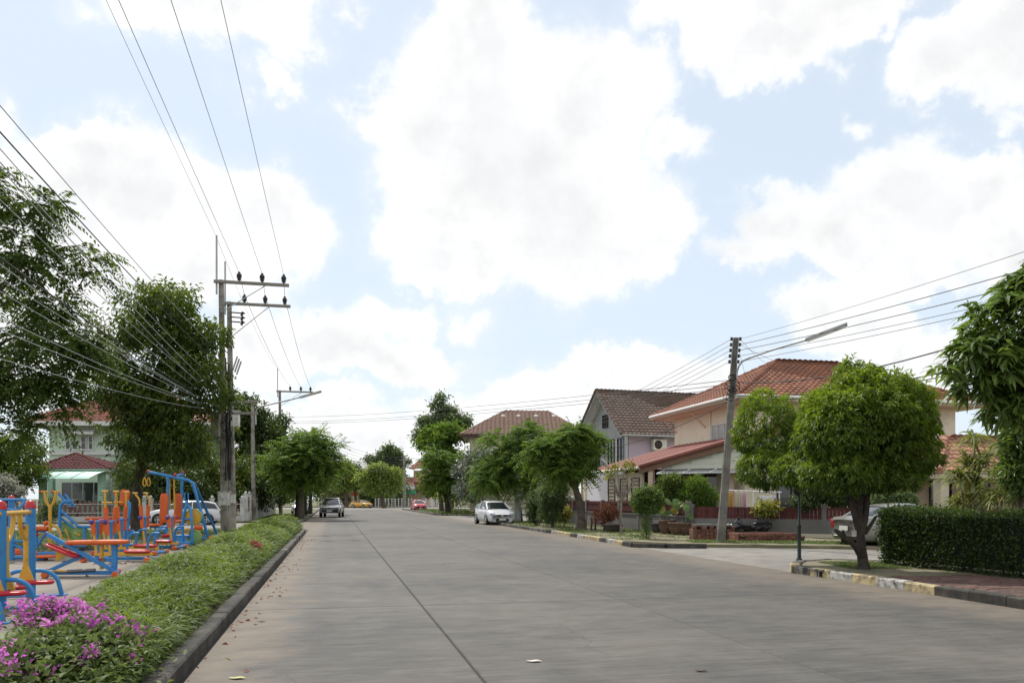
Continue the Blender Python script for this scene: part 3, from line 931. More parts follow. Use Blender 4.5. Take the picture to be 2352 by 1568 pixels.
make_tree('feather_leaf_tree', 'large dark feathery tree reaching into the picture under the wires at the left edge', [(tb, .36), (tb + V((.4, 0, 2.2)), .30), (tb + V((1.4, -.2, 4.4)), .24), (AT(-110, 760, 28.1), .17)], lob, left_crown, l_pin_d, m_bark_d, nlimb=40, limb_r=.42, seed=3, sub=74, subfrac=.42, subpow=.45)

# dense mango-like tree by the gym
b0 = G(314, 1226)
lob = [(AT(345, 830, 36), 2.5, 2.5, 2.9), (AT(390, 760, 35.5), 1.9, 1.9, 1.7), (AT(285, 915, 36), 1.6, 1.8, 1.5), (AT(420, 900, 35.5), 1.35, 1.5, 2.0), (AT(375, 1005, 36), 1.9, 2.0, 1.0), (AT(335, 1060, 36), .8, 1.1, .5)]
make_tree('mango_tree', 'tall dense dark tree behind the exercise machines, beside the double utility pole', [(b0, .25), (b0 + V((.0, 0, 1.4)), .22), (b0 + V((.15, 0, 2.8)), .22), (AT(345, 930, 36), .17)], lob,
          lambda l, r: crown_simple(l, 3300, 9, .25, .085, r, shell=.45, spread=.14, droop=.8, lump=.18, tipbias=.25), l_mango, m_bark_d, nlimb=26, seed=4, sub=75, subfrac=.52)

# round clipped tree on the hedge corner
b1 = G(1984.6, 1319); b1.z = .1
lob = [(AT(1985, 975, 16.7), 1.27, 1.2, 1.12), (AT(2040, 950, 16.7), .95, 1.0, .85), (AT(1925, 990, 16.4), .78, .95, .88), (AT(1758, 985, 18.8), .74, .8, .95), (AT(1760, 1075, 18.4), .60, .7, .45), (AT(2085, 1035, 16.6), .62, .8, .60), (AT(1965, 862, 16.8), .50, .5, .26), (AT(1955, 832, 16.8), .16, .2, .10), (AT(2015, 842, 16.7), .18, .2, .10), (AT(1930, 1085, 16.4), .8, 1.0, .42), (AT(2040, 1085, 16.6), .7, .9, .38), (AT(1830, 1080, 17.3), .5, .6, .35)]
def corner_limbs(mb):
    q = AT(1978, 1230, 16.9)
    for pts, r in (([AT(1984, 1290, 16.9), AT(1962, 1252, 16.7), AT(1930, 1226, 16.5)], .075), ([AT(1930, 1226, 16.5), AT(1918, 1216, 16.45)], .06), ([AT(1942, 1238, 16.6), AT(1936, 1218, 16.5)], .045),
                   ([AT(1978, 1225, 16.9), AT(1988, 1180, 16.9), AT(1990, 1120, 16.9), AT(1975, 1040, 16.9)], .085), ([AT(1986, 1225, 16.9), AT(2000, 1205, 16.9), AT(2012, 1185, 16.9)], .05),
                   ([AT(1972, 1215, 16.9), AT(1958, 1160, 16.9), AT(1936, 1090, 16.9), AT(1915, 1020, 16.8)], .08), ([AT(1950, 1150, 16.9), AT(1900, 1090, 17.1), AT(1800, 1060, 17.4)], .05)):
        pts = smooth_path(pts, 4); k = len(pts)
        mb.tube(pts, [r * (1 - .4 * i / (k - 1)) for i in range(k)], 8)
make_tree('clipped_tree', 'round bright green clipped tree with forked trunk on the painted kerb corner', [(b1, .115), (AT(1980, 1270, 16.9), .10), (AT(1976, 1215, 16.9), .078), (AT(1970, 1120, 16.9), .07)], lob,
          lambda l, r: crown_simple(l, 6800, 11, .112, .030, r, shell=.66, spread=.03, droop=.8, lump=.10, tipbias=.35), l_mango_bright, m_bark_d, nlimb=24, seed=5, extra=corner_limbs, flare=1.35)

# big-leaved tree at the right edge, rosettes of long leaves
def rosettes(lobes, n, per, L, W, rng, shell=.5, droop=.5, lump=.2):
    C, d = in_lobes(lobes, n, rng, shell, lump)
    idx = np.repeat(np.arange(n), per)
    az = rng.random(n * per) * 2 * np.pi
    ax = unit(d * .6 + np.array([[0, 0, .6]]) + rng.normal(0, .3, (n, 3)))[idx]
    a = unit(np.cross(ax, np.array([[.3, .9, .1]]))); b = np.cross(ax, a)
    D = a * np.cos(az)[:, None] + b * np.sin(az)[:, None] + ax * (.1 + .5 * rng.random((n * per, 1)))
    v, fl = blade_arrays(C[idx] + rng.normal(0, .015, (n * per, 3)), D, L * (.7 + .5 * rng.random(n * per)), W * (.8 + .4 * rng.random(n * per)), droop, rng)
    tint = np.clip(rng.random(n)[idx] * .6 + rng.random(n * per) * .4, 0, 1)
    return v, fl, np.repeat(tint, 6)
b2 = V((10.2, 13.6, .1))
lob = [(AT(2345, 760, 13), .85, 1.0, .85), (AT(2270, 850, 13), .58, .8, .45), (AT(2390, 880, 13.3), .85, 1.0, .7), (AT(2165, 850, 12.8), .20, .3, .07), (AT(2225, 805, 12.8), .22, .4, .2), (AT(2335, 665, 13), .30, .4, .22), (AT(2310, 940, 13), .42, .6, .28), (AT(2385, 640, 13), .38, .5, .4)]
make_tree('frangipani_tree', 'large glossy long-leaved tree filling the right edge behind the hedge', [(b2, .13), (b2 + V((-.2, 0, 1.4)), .11), (AT(2350, 900, 13.3), .08)], lob,
          lambda l, r: rosettes(l, 900, 11, .225, .058, r, shell=.40, droop=.6), l_long, m_bark, nlimb=26, seed=6)
# ================================================================== utility poles, lamps and wires
m_pole_d = M('dark_weathered_pole', (.17, .16, .14), rough=.9, var=.25, scale=3, grime=((.07, .065, .055), 1.6, .48, .68), bump=.4, bscale=30)
m_pole = M('weathered_pole', (.30, .28, .24), rough=.9, var=.2, scale=3, grime=((.10, .09, .075), 1.6, .46, .66), bump=.4, bscale=30)
m_arm = M('grey_crossarm', (.26, .24, .21), rough=.85, var=.2, scale=4)
m_ins = M('dark_insulator', (.035, .03, .03), rough=.35, var=.1)
m_galv = M('galvanised_steel', (.42, .43, .43), rough=.5, var=.12, scale=6, metal=.5)
m_wire = M('wire', (.10, .10, .10), rough=.6, var=.05)
m_cable = M('black_cable', (.025, .025, .027), rough=.6, var=.05)
m_box = M('grey_enclosure', (.62, .62, .58), rough=.6, var=.12, scale=3, grime=((.22, .20, .17), 3, .52, .7))
m_boxw = M('white_enclosure', (.74, .73, .69), rough=.6, var=.1, scale=3, grime=((.30, .27, .22), 3, .5, .7))
m_lamp = M('lamp_housing', (.24, .25, .25), rough=.45, var=.08, metal=.3)
m_diff = M('lamp_diffuser', (.70, .70, .66), rough=.3, var=.05)


def rect_pole(mb, p0, p1, w0, w1, cham=.2):
    p0, p1 = V(p0), V(p1)
    def ring(c, w):
        a, b_ = w / 2, w / 2 * (1 - 2 * cham)
        return [c + V(q) for q in ((a, -b_, 0), (a, b_, 0), (b_, a, 0), (-b_, a, 0), (-a, b_, 0), (-a, -b_, 0), (-b_, -a, 0), (b_, -a, 0))]
    vs = ring(p0, w0) + ring(p1, w1)
    mb.add(vs, [(i, (i + 1) % 8, 8 + (i + 1) % 8, 8 + i) for i in range(8)] + [tuple(range(8, 16)), tuple(range(7, -1, -1))])


def pin_ins(mb, p, s=1.0):
    mb.lathe([(.02 * s, -.05), (.03 * s, .0), (.085 * s, .03 * s), (.06 * s, .06 * s), (.105 * s, .09 * s), (.07 * s, .13 * s), (.115 * s, .16 * s), (.10 * s, .26 * s), (.055 * s, .30 * s), (.05 * s, .36 * s), (.001, .37 * s)], p, 10)


def lamp_head(t, a, b_, w=.19):
    a, b_ = V(a), V(b_)
    d = (b_ - a).normalized()
    mb = MB(); mb.beam(a, b_, w, .06); mb.beam(a + V((0, 0, .05)), b_ + V((0, 0, .05)), w * .6, .05)
    h = mb.build('lamp_housing', m_lamp, t, bevel=.012)
    mb = MB(); mb.beam(a + d * .06 - V((0, 0, .045)), b_ - d * .06 - V((0, 0, .045)), w * .86, .035); mb.build('diffuser', m_diff, h)


# near double pole
def big_pole(label, top, base, spike_top, arm_end, ins_x, Y, extras=True, seed=0):
    base = V(base); t = thing('utility_pole', label, 'utility pole', base, 0, 'utility poles along the left of the street')
    mb = MB(); rect_pole(mb, base - V((0, 0, .3)), top, .32, .21); mb.build('shaft', m_pole, t)
    d = V((CS, SN, 0))
    arm0 = V(top) + V((0, -.16, -.12)) - d * .28
    arm1 = arm0 + d * 3.45
    mb = MB(); mb.beam(arm0, arm1, .11, .15); mb.build('crossarm', m_arm, t, bevel=.012)
    mb = MB(); mb.tube([arm0 + d * 2.35 - V((0, 0, .07)), V(top) + V((0, -.14, -1.6 - .4 * seed))], .022, 6); mb.build('brace', m_galv, t)
    mb = MB(); mb.beam(V(top) + V((-.18, -.1, -.7)), V(top) + V((-.18, -.1, 2.1)), .07, .07); mb.build('lightning_mast', m_galv, t)
    ends = []
    for k in ins_x:
        p = arm0 + d * k + V((0, 0, .10)); m2 = MB(); pin_ins(m2, p, 1.15); m2.build('insulator', m_ins, t); ends.append(p + V((0, 0, .40)))
    return t, ends, arm0


P_A = G(516, 1222); P_B = G(535, 1214.5)
topA = AT(508, 643, P_A.y); topB = AT(526.5, 693, P_B.y)
tA, insA, armA = big_pole('nearer concrete pole of the double pole, with the topmost crossarm', topA, P_A, None, None, (1.15, 2.2, 3.2), P_A.y)
tB, insB, armB = big_pole('farther concrete pole of the double pole, carrying the lower crossarm', topB, P_B, None, None, (1.1, 2.15, 3.15), P_B.y, seed=1)
# dropout fuses on the farther pole
for k in range(3):
    p = Z4(272, 430 + k * 22, P_B.y - .25)
    mb = MB(); mb.beam(p - V((.05, 0, -.1)), p + V((.75, -.1, .02)), .06, .06)
    fz = mb.build('fuse_bracket', m_ins, tB)
    mb = MB(); mb.lathe([(.03, 0), (.09, .03), (.05, .08), (.09, .12), (.05, .17), (.09, .21), (.03, .25)], p + V((.55, -.1, -.12)), 8, axis=(.4, 0, 1)); mb.build('fuse_insulator', m_ins, fz)
for k in range(3):
    p = Z4(290 + k * 9, 665 + k * 12, P_B.y - .3)
    mb = MB(); mb.tube([p + V((.12, 0, .35)), p + V((-.12, 0, -.35))], .045, 8); mb.build('surge_arrester', m_galv, tB)
# low voltage crossarms, boxes, conduits on the nearer pole
for (x0, x1, y) in ((130, 385, 849), (120, 400, 905)):
    mb = MB(); mb.beam(Z4(x0, y, P_A.y - .28), Z4(x1, y + 3, P_A.y + 1.2), .10, .12); mb.build('lower_crossarm', m_arm, tA, bevel=.01)
def box_on(t, x0, x1, y0, y1, Y, mat, name='meter_box', dep=.28):
    a, b_ = Z4(x0, y0, Y), Z4(x1, y1, Y)
    mb = MB(); mb.box((a + b_) / 2, (abs(b_.x - a.x), dep, abs(a.z - b_.z))); o = mb.build(name, mat, t, bevel=.015)
    mb = MB(); mb.box((a + b_) / 2 + V((0, -dep / 2 - .006, 0)), (abs(b_.x - a.x) * .86, .012, abs(a.z - b_.z) * .88)); dd = mb.build('box_door', mat, o)
    mb = MB(); mb.box((a + b_) / 2 + V((abs(b_.x - a.x) * .33, -dep / 2 - .025, 0)), (.03, .03, .09)); mb.build('latch', m_galv, o)
    mb = MB(); mb.box(V(((a.x + b_.x) / 2, (a.y + b_.y) / 2, a.z + .015)), (abs(b_.x - a.x) * 1.12, dep * 1.15, .03)); mb.build('box_cap', mat, o)
box_on(tA, 211, 263, 1287, 1350, P_A.y - .32, m_box)
box_on(tA, 180, 218, 903, 1020, P_A.y - .3, m_pole, 'cable_box')
box_on(tB, 262, 310, 897, 972, P_B.y - .55, m_boxw, 'switch_box')
box_on(tB, 265, 290, 1300, 1340, P_B.y - .32, m_box, 'junction_box')
mb = MB()
mb.tube([Z4(262, 1245, P_A.y - .25), Z4(262, 1465, P_A.y - .3)], .05, 8); mb.build('conduit', m_pole, tA)
mb = MB()
rg = random.Random(3)
for k in range(9):
    x = 246 + k * 3.2
    pts = [Z4(x + rg.uniform(-4, 4), yy, P_A.y - .21 - .02 * (k % 3)) for yy in (640 + k * 12, 760, 860, 960, 1100, 1230)]
    mb.tube(smooth_path(pts, 3), .016 if k % 3 else .03, 5, caps=False)
mb.build('hanging_cables', m_cable, tA)
mb = MB()
for k in range(16):
    c = Z4(240 + rg.uniform(-14, 22), 860 + rg.uniform(-30, 150), P_A.y - .26)
    mb.tube([c + V((math.cos(a) * .16, -.03 * (k % 3), math.sin(a) * .22)) for a in [i * .7 for i in range(10)]], .014, 5, caps=False)
mb.build('cable_coils', m_cable, tA)

# lamp pole on the left verge
pD = V(((583 - HX) / F * 58, 58, .09)); topD = AT(580, 925, 58)
tD = thing('lamp_pole', 'concrete lamp pole with long arm beside the double pole', 'street lamp', pD, 0, 'street lamps')
mb = MB(); rect_pole(mb, pD - V((0, 0, .2)), topD, .30, .20); mb.build('shaft', m_pole, tD)
mb = MB(); mb.tube(smooth_path([AT(588, 975, 57.8), AT(588, 948, 57.8), AT(597, 935, 57.6), AT(640, 924, 57), AT(690, 912, 56.3)], 5), .05, 8); mb.build('lamp_arm', m_galv, tD)
lamp_head(tD, AT(688, 912.5, 56.3), AT(737, 899, 55.6), .24)

# third pole
pC = V(((645 - HX) / F * 77, 77, .09)); topC = AT(642.5, 896, 77)
tC, insC, armC = big_pole('distant concrete pole with crossarm rising behind the roadside trees', topC, pC, None, None, (1.3, 2.3, 3.2), 77)
# far pole by the pink house
pE = V(((929 - HX) / F * 135, 151.5, .08)); Ye = 151.5; pE.x = (929 - HX) / F * Ye
tE = thing('utility_pole', 'slim far concrete pole standing in front of the pink house', 'utility pole', pE, 0, 'utility poles along the left of the street')
mb = MB(); rect_pole(mb, pE - V((0, 0, .2)), AT(928, 1046, Ye), .55, .42); mb.build('shaft', m_pole, tE)
mb = MB(); mb.beam(AT(918, 1056, Ye), AT(938, 1056, Ye), .12, .12); mb.build('crossarm', m_arm, tE)

# right lamp pole, leaning
pR = G(1655.4, 1252); pR.z = .09
topR = AT(1690, 776, pR.y)
tR = thing('lamp_pole', 'leaning concrete lamp pole with wires and long lamp arm by the brick planter', 'street lamp', pR, 0, 'street lamps')
mb = MB(); rect_pole(mb, pR - (topR - pR).normalized() * .2, topR, .27, .185); mb.build('shaft', m_pole_d, tR)
mb = MB(); mb.tube(smooth_path([Z7(668, 470, 27.2), Z7(672, 420, 27.2), Z7(690, 380, 27.1), Z7(730, 352, 27.0), Z7(900, 292, 26.6), Z7(1090, 238, 26.0)], 5), .032, 8); mb.build('lamp_arm', m_galv, tR)
lamp_head(tR, Z7(1078, 241, 26.0), Z7(1328, 147, 25.4), .17)
RINS = []
mb = MB()
for k in range(5):
    for sgn in (-1, 1):
        y = 232 + k * 34
        c = Z7(663 - k * 3.2 + sgn * 26, y, 27.25)
        mb2 = MB(); mb2.lathe([(.02, -.06), (.055, -.045), (.035, 0), (.055, .045), (.02, .06)], c, 8); mb2.build('spool_insulator', m_ins, tR)
        RINS.append((sgn, k, c))
for sgn in (-1, 1):
    mb.beam(Z7(663 + sgn * 17, 226, 27.25), Z7(650 + sgn * 17, 380, 27.25), .03, .03)
mb.build('rack', m_galv, tR)
mb = MB()
for k in range(14):
    c = Z7(640 + rg.uniform(-35, 25), 480 + rg.uniform(-20, 110), 27.2)
    mb.tube([c + V((math.cos(a) * .13, -.03 * (k % 3), math.sin(a) * .10)) for a in [i * .7 for i in range(10)]], .012, 5, caps=False)
mb.build('cable_coils', m_cable, tR)

# plain pole by the white hatchback
pF = G(1189, 1200.5); pF.z = .1
tF = thing('utility_pole', 'thick grey concrete pole just behind the parked white hatchback', 'utility pole', pF, 0, 'utility poles along the left of the street')
mb = MB(); mb.tube([pF - V((0, 0, .2)), pF + V((0, 0, 5.6))], [.23, .17], 14); mb.build('shaft', m_galv, tF)
mb = MB(); mb.beam(pF + V((-.5, 0, 5.3)), pF + V((.5, 0, 5.3)), .08, .08); mb.build('crossarm', m_arm, tF)
tF['group'] = 'utility poles'


def wire(a, b_, sag, r, label, group, name='power_line', mat=m_wire, n=14):
    a, b_ = V(a), V(b_)
    pts = [a.lerp(b_, i / n) - V((0, 0, 4 * sag * (i / n) * (1 - i / n))) for i in range(n + 1)]
    mb = MB(); mb.tube(pts, r, 5, caps=False)
    o = mb.build(name, mat)
    return prop(o, label, 'wire', group)


ORD = ['topmost', 'second from top', 'third from top', 'fourth from top', 'fifth from top', 'sixth from top', 'seventh from top', 'eighth from top', 'ninth from top', 'tenth from top', 'eleventh from top', 'twelfth from top', 'second lowest', 'lowest']
# high voltage, overhead towards the viewer and on to the next poles
for k, p in enumerate(insA):
    q = RS(-22, [-4.35, -3.25, -2.2][k], 12.2)
    wire(p, q, .35, .009, ['leftmost high wire running overhead from the top crossarm', 'middle high wire running overhead from the top crossarm', 'rightmost high wire running overhead from the top crossarm'][k], 'overhead high voltage wires', mat=m_galv)
for k in range(3):
    wire(insA[k], insB[k], .03, .012, ['left', 'middle', 'right'][k] + ' short high wire joining the two crossarms of the double pole', 'high wires between the double poles')
    wire(insB[k], insC[k], .5, .013, ['left', 'middle', 'right'][k] + ' high wire sloping from the lower crossarm to the distant pole', 'high wires to the distant pole', mat=m_galv)
wire(topA + V((-.2, -.1, 2.05)), RS(-22, -5.4, 14), .3, .007, 'thin ground wire running overhead from the lightning mast', None, mat=m_galv)
wire(topA + V((-.2, -.1, 2.05)), topC + V((-.18, -.1, 2.0)), .6, .008, 'thin ground wire from the lightning mast to the distant pole', None, mat=m_galv)
# low voltage bundle to the left, passing in front of the big tree
LVS = [((0, 215), (505, 812), .012, 'highest'), ((0, 270), (505, 840), .017, ''), ((0, 303), (490, 868), .012, ''), ((0, 345), (490, 893), .014, ''), ((0, 352), (482, 905), .012, ''), ((0, 478), (476, 908), .010, ''),
       ((0, 558), (470, 912), .022, 'thick'), ((0, 568), (466, 915), .014, ''), ((0, 610), (470, 918), .010, ''), ((0, 636), (478, 922), .010, ''), ((0, 690), (484, 930), .010, ''), ((0, 730), (486, 934), .010, ''), ((0, 420), (488, 900), .010, ''), ((0, 790), (490, 940), .009, '')]
LVS.sort(key=lambda q: q[0][1])
for k, (a, b_, r, w) in enumerate(LVS):
    Yn = 14.0
    p0, p1 = AT(a[0], a[1], Yn), AT(b_[0], b_[1], 37.5)
    p0 = p0 + (p0 - p1) * .45
    lab = {'highest': 'highest of the low wires slanting down to the double pole from the left edge', 'thick': 'thick black cable slanting down to the double pole in front of the big tree'}.get(w, ORD[k] + ' low wire slanting down to the double pole from the left edge')
    wire(p0, p1, .25 + .05 * (k % 3), r * .9, lab, 'low wires in front of the big left tree', mat=m_cable if r > .015 else m_galv)
wire(AT(0, 800, 30), AT(496, 975, 37.7), .9, .011, 'slack service cable drooping low across the mango tree to the pole', None)
# wires across the street
for k, (ya, yb) in enumerate(((957, 872), (968, 882), (972, 905))):
    wire(AT(645, ya, 76.8), Z7(645, 475 + k * 25, 27.3), .35, .011, ORD[k] + ' of three cables crossing above the street to the right lamp pole', 'cables crossing the street')
# right pole, to both sides
for (sgn, k, c) in RINS:
    if sgn < 0:
        wire(c, pF + V((0, 0, 5.55 - .18 * k)), .45, .008, ORD[k] + ' wire descending from the right lamp pole towards the white hatchback', 'wires left of the right lamp pole')
    else:
        e = [(2327, 574), (2352, 607), (2352, 640), (2352, 668), (2352, 682)][k]
        q = AT(e[0], e[1], 15.5); q = q + (q - c) * .5
        wire(c, q, .12, (.006, .010, .010, .007, .007)[k], ORD[k] + ' wire rising from the right lamp pole to the right edge', 'wires right of the right lamp pole')
for (a, b_, lab, r) in (((672, 490), (2230, 734), 'black cable sweeping up from the right lamp pole behind the clipped tree', .016), ((668, 570), (2330, 765), 'lower black cable from the right lamp pole above the clipped tree', .015), ((664, 590), (2330, 775), 'lowest black cable from the right lamp pole above the clipped tree', .013)):
    p = Z7(*a, 27.2); q = AT(*b_, 16.5); q = q + (q - p) * .4
    wire(p, q, .55, r, lab, None, name='cable', mat=m_cable)
for k, (x, y, Y) in enumerate(((1776, 842, 41.9), (1860, 850, 41), (1720, 880, 37.5))):
    wire(RINS[2 * k + 1][2], AT(x, y, Y), .15, .006, ORD[k] + ' service drop from the right lamp pole to the orange roof', 'service drops to the orange roofed house')
wire(Z7(640, 600, 27.2), AT(1300, 1040, 47), .5, .014, 'black service cable hanging in front of the lilac house', None, name='cable', mat=m_cable)
# far wires
for k in range(7):
    wire(AT(928, 1048 + k * 5, Ye), AT(770, 1012 + k * 8, 100), .8, .016, ORD[k] + ' far thin wire between the far pole and the left trees', 'far wires over the end of the street')
    if k < 5: wire(AT(928, 1050 + k * 6, Ye), AT(1240, 1035 + k * 9, 120), .8, .016, ORD[k] + ' far thin wire from the far pole towards the brown roof', 'far wires to the right of the far pole')
# ================================================================== houses
m_glass = GLASS()
m_wframe = M('white_frame', (.66, .66, .63), rough=.5, var=.06)
m_dframe = M('dark_frame', (.05, .035, .03), rough=.5, var=.1)


def frame_axes(p0, p1):
    d = (V(p1) - V(p0)); d.z = 0; d.normalize()
    return d, V((d.y, -d.x, 0))              # along, outward (to the right of the direction of travel)


def window(parent, c, d, n, w, h, nx=2, ny=1, fm=None, gm=None, fw=.06, sill=True, name='window'):
    fm = fm or m_wframe; gm = gm or m_glass
    c = V(c); up = V((0, 0, 1)); R = Matrix((d, n, up)).transposed()
    mb = MB()
    for s in (-1, 1):
        mb.box(c + d * s * (w / 2 - fw / 2) + n * .03, (fw, .09, h), mat=R)
        mb.box(c + up * s * (h / 2 - fw / 2) + n * .031, (w - 2 * fw, .09, fw), mat=R)
    for i in range(1, nx): mb.box(c + d * (-w / 2 + w * i / nx) + n * .028, (fw * .7, .08, h - 2 * fw), mat=R)
    for j in range(1, ny): mb.box(c + up * (-h / 2 + h * j / ny) + n * .027, (w - 2 * fw, .075, fw * .6), mat=R)
    o = mb.build(name, fm, parent)
    if sill:
        mb = MB(); mb.box(c - up * (h / 2 + .035) + n * .06, (w + .16, .16, .07), mat=R); mb.build('sill', fm, o)
    for i in range(nx):
        for j in range(ny):
            pw, ph = w / nx, h / ny
            mb = MB(); mb.box(c + d * (-w / 2 + pw * (i + .5)) + up * (-h / 2 + ph * (j + .5)) + n * .012, (pw - fw * .5, .012, ph - fw * .5), mat=R)
            mb.build('pane', gm, o)
    return o


def pip(poly, x, y):
    c = False; n = len(poly)
    for i in range(n):
        x1, y1 = poly[i]; x2, y2 = poly[(i + 1) % n]
        if (y1 > y) != (y2 > y) and x < (x2 - x1) * (y - y1) / (y2 - y1) + x1: c = not c
    return c


def tiled_roof(parent, planes, mat, gauge=.33, w=.30, sep=300, under=None, caps=(), cap_r=.10, seed=1, h=.035, margin=0.0):
    """planes: polygons whose first two points are the eave (seen from outside: left to right)"""
    prof = [(-.5, 0), (-.32, .55), (-.1, 1.0), (.12, .7), (.3, .12), (.5, 0)]
    vs = []
    for (u, z) in prof: vs.append((u * w * 1.02, -.02, z * h + .048))
    for (u, z) in prof: vs.append((u * w * 1.02, gauge + .02, z * h + .004))
    for (u, z) in prof: vs.append((u * w * 1.02, -.02, z * h + .006))
    n = len(prof)
    fs = [(i, i + 1, n + i + 1, n + i) for i in range(n - 1)] + [(2 * n + i, 2 * n + i + 1, i + 1, i) for i in range(n - 1)]
    mb = MB(); mb.add(vs, fs); tile = mesh_of(mb, 'roof_tile', mat)
    tv = np.array(vs); tf = np.array(fs)
    rnd = random.Random(seed)
    spots = []
    roof = MB()
    for poly in planes:
        poly = [V(p) for p in poly]
        e = (poly[1] - poly[0]).normalized()
        nr = None
        for k in range(2, len(poly)):
            c = e.cross(poly[k] - poly[0])
            if c.length > 1e-3: nr = c.normalized(); break
        if nr.z < 0: nr = -nr
        u = nr.cross(e)
        if (poly[2] - poly[0]).dot(u) < 0: u = -u
        if e.cross(u).dot(nr) < 0: e = -e
        roof.slab3(poly if (poly[1] - poly[0]).cross(poly[2] - poly[0]).dot(nr) > 0 else poly[::-1], -nr, .10)
        p2 = [((p - poly[0]).dot(e), (p - poly[0]).dot(u)) for p in poly]
        xs = [p[0] for p in p2]; ys = [p[1] for p in p2]
        R = Matrix((e, u, nr)).transposed()
        y = 0.0
        while y < max(ys):
            x = min(xs) + w / 2
            while x < max(xs):
                if pip(p2, x, min(y + gauge * .5, max(ys) - .02)):
                    spots.append((poly[0] + e * x + u * y, R))
                x += w
            y += gauge
    ro = roof.build('roof', under or mat, parent)
    spots.sort(key=lambda q: q[0].length)
    V_, F_ = [], []
    for i, (p, R) in enumerate(spots):
        jit = Quaternion((0, 0, 1), rnd.uniform(-.012, .012))
        if i < sep: piece('roof_tile', tile, ro, p, R.to_quaternion() @ jit)
        else:
            V_.append(tv @ np.array(R).T + np.array(p)[None]); F_.append(tf + len(tv) * len(F_))
    if V_: np_mesh('roof_tiles_beyond', np.concatenate(V_), np.concatenate(F_), mat, ro, kind='stuff')
    if caps:
        for (a, b_) in caps:
            a, b_ = V(a), V(b_); L = (b_ - a).length; k = max(1, int(L / .42))
            mb = MB()
            for i in range(k):
                q0, q1 = a.lerp(b_, i / k), a.lerp(b_, (i + 1.1) / k if i < k - 1 else 1)
                mb.tube([q0 + V((0, 0, .02)), q1 + V((0, 0, .005))], [cap_r * 1.12, cap_r * .92], 8)
            mb.build('ridge_cap', mat, ro)
    return ro


def hip_planes(c0, a, b_, La, Lb, rise):
    """rectangle with near corner c0, axes a (depth La) and b_ (width Lb), Lb >= La; ridge along b_"""
    c0 = V(c0); h = La / 2
    A, B, C, D = c0, c0 + b_ * Lb, c0 + b_ * Lb + a * La, c0 + a * La
    r0 = c0 + a * h + b_ * h + V((0, 0, rise)); r1 = c0 + a * h + b_ * (Lb - h) + V((0, 0, rise))
    return [[A, B, r1, r0], [D, A, r0], [C, D, r0, r1], [B, C, r1]], [(A, r0), (D, r0), (B, r1), (C, r1), (r0, r1)], (A, B, C, D, r0, r1)


m_tile_o = M('orange_clay_tile', (.27, .108, .062), rough=.85, var=.25, scale=1.5, col2=(.16, .075, .05), mix=.45, scale2=.8, rnd=.16)
m_tile_b = M('brown_concrete_tile', (.125, .082, .062), rough=.8, var=.2, scale=1.5, col2=(.10, .07, .055), mix=.4, scale2=.8, rnd=.14)
m_tile_p = M('pale_brown_tile', (.33, .215, .165), rough=.8, var=.15, scale=1.5, rnd=.1)
m_tile_r = M('maroon_glazed_tile', (.115, .03, .035), rough=.8, var=.2, scale=1.5, rnd=.14, spec=.12)
m_tile_r2 = M('rust_red_tile', (.30, .10, .07), rough=.6, var=.2, scale=1.5, rnd=.14)
m_tile_s = M('salmon_tile', (.36, .17, .12), rough=.7, var=.18, scale=1.5, rnd=.14)
m_metal_r = M('red_metal_roof', (.28, .105, .085), rough=.7, var=.12, scale=1.2, spec=.5)
m_peach = M('peach_wall', (.82, .75, .60), rough=.85, var=.06, scale=.7, grime=((.58, .50, .40), 1.6, .54, .8))
m_peach2 = M('pale_peach_soffit', (.66, .51, .41), rough=.8, var=.06, scale=.7)
m_lilac = M('lilac_wall', (.50, .43, .53), rough=.85, var=.05, scale=.7)
m_lilacw = M('white_lilac_wall', (.66, .63, .67), rough=.85, var=.05, scale=.7)
m_siding = M('grey_siding', (.36, .37, .36), rough=.8, var=.1, scale=2)
m_sidingc = M('cream_siding', (.60, .60, .50), rough=.75, var=.06, scale=2)
m_mint = M('mint_wall', (.56, .68, .54), rough=.85, var=.05, scale=.7)
m_mint2 = M('mint_column', (.40, .62, .50), rough=.8, var=.05, scale=.7)
m_aqua = M('aqua_awning', (.30, .58, .48), rough=.35, var=.06, spec=.5)
m_white = M('white_trim', (.70, .70, .68), rough=.6, var=.05, scale=2, grime=((.40, .38, .34), 4, .56, .75))
m_cream = M('cream_wall', (.58, .52, .40), rough=.85, var=.06, scale=.8)
m_pink = M('pink_wall', (.62, .42, .32), rough=.85, var=.06)
m_wood = M('dark_wood', (.07, .035, .028), rough=.7, var=.2, scale=8)
m_redw = M('red_brown_fence', (.085, .019, .017), rough=.65, var=.25, scale=5, rnd=.3)
m_gwall = M('grey_render_wall', (.19, .185, .175), rough=.9, var=.2, scale=1.4, col2=(.125, .12, .115), mix=.45, scale2=.7, bump=.2, bscale=30)
m_acu = M('ac_unit_white', (.66, .66, .62), rough=.5, var=.06)
m_dark = M('dark_interior', (.02, .018, .016), rough=.9, var=.1)
a_ = V((-SN, CS, 0)); b_dir = V((CS, SN, 0))       # along and across the street


def wall_poly(mb, foot, z0, z1):
    mb.prism([(p[0], p[1]) for p in foot], z0, z1)


def ac_unit(parent, c, d, n, s=1.0):
    R = Matrix((d, n, V((0, 0, 1)))).transposed()
    mb = MB(); mb.box(c, (.85 * s, .32 * s, .62 * s), mat=R); o = mb.build('ac_unit', m_acu, parent, bevel=.02)
    mb = MB(); mb.lathe([(.24 * s, 0), (.24 * s, .02), (.02, .021)], V(c) + n * .16 * s - d * .12 * s, 16, axis=n); mb.build('fan_grille', m_dframe, o)
    mb = MB()
    for k in (-1, 1): mb.box(V(c) - V((0, 0, .35 * s)) + d * k * .3 * s, (.05, .45 * s, .05), mat=R)
    mb.build('ac_bracket', m_galv, o)


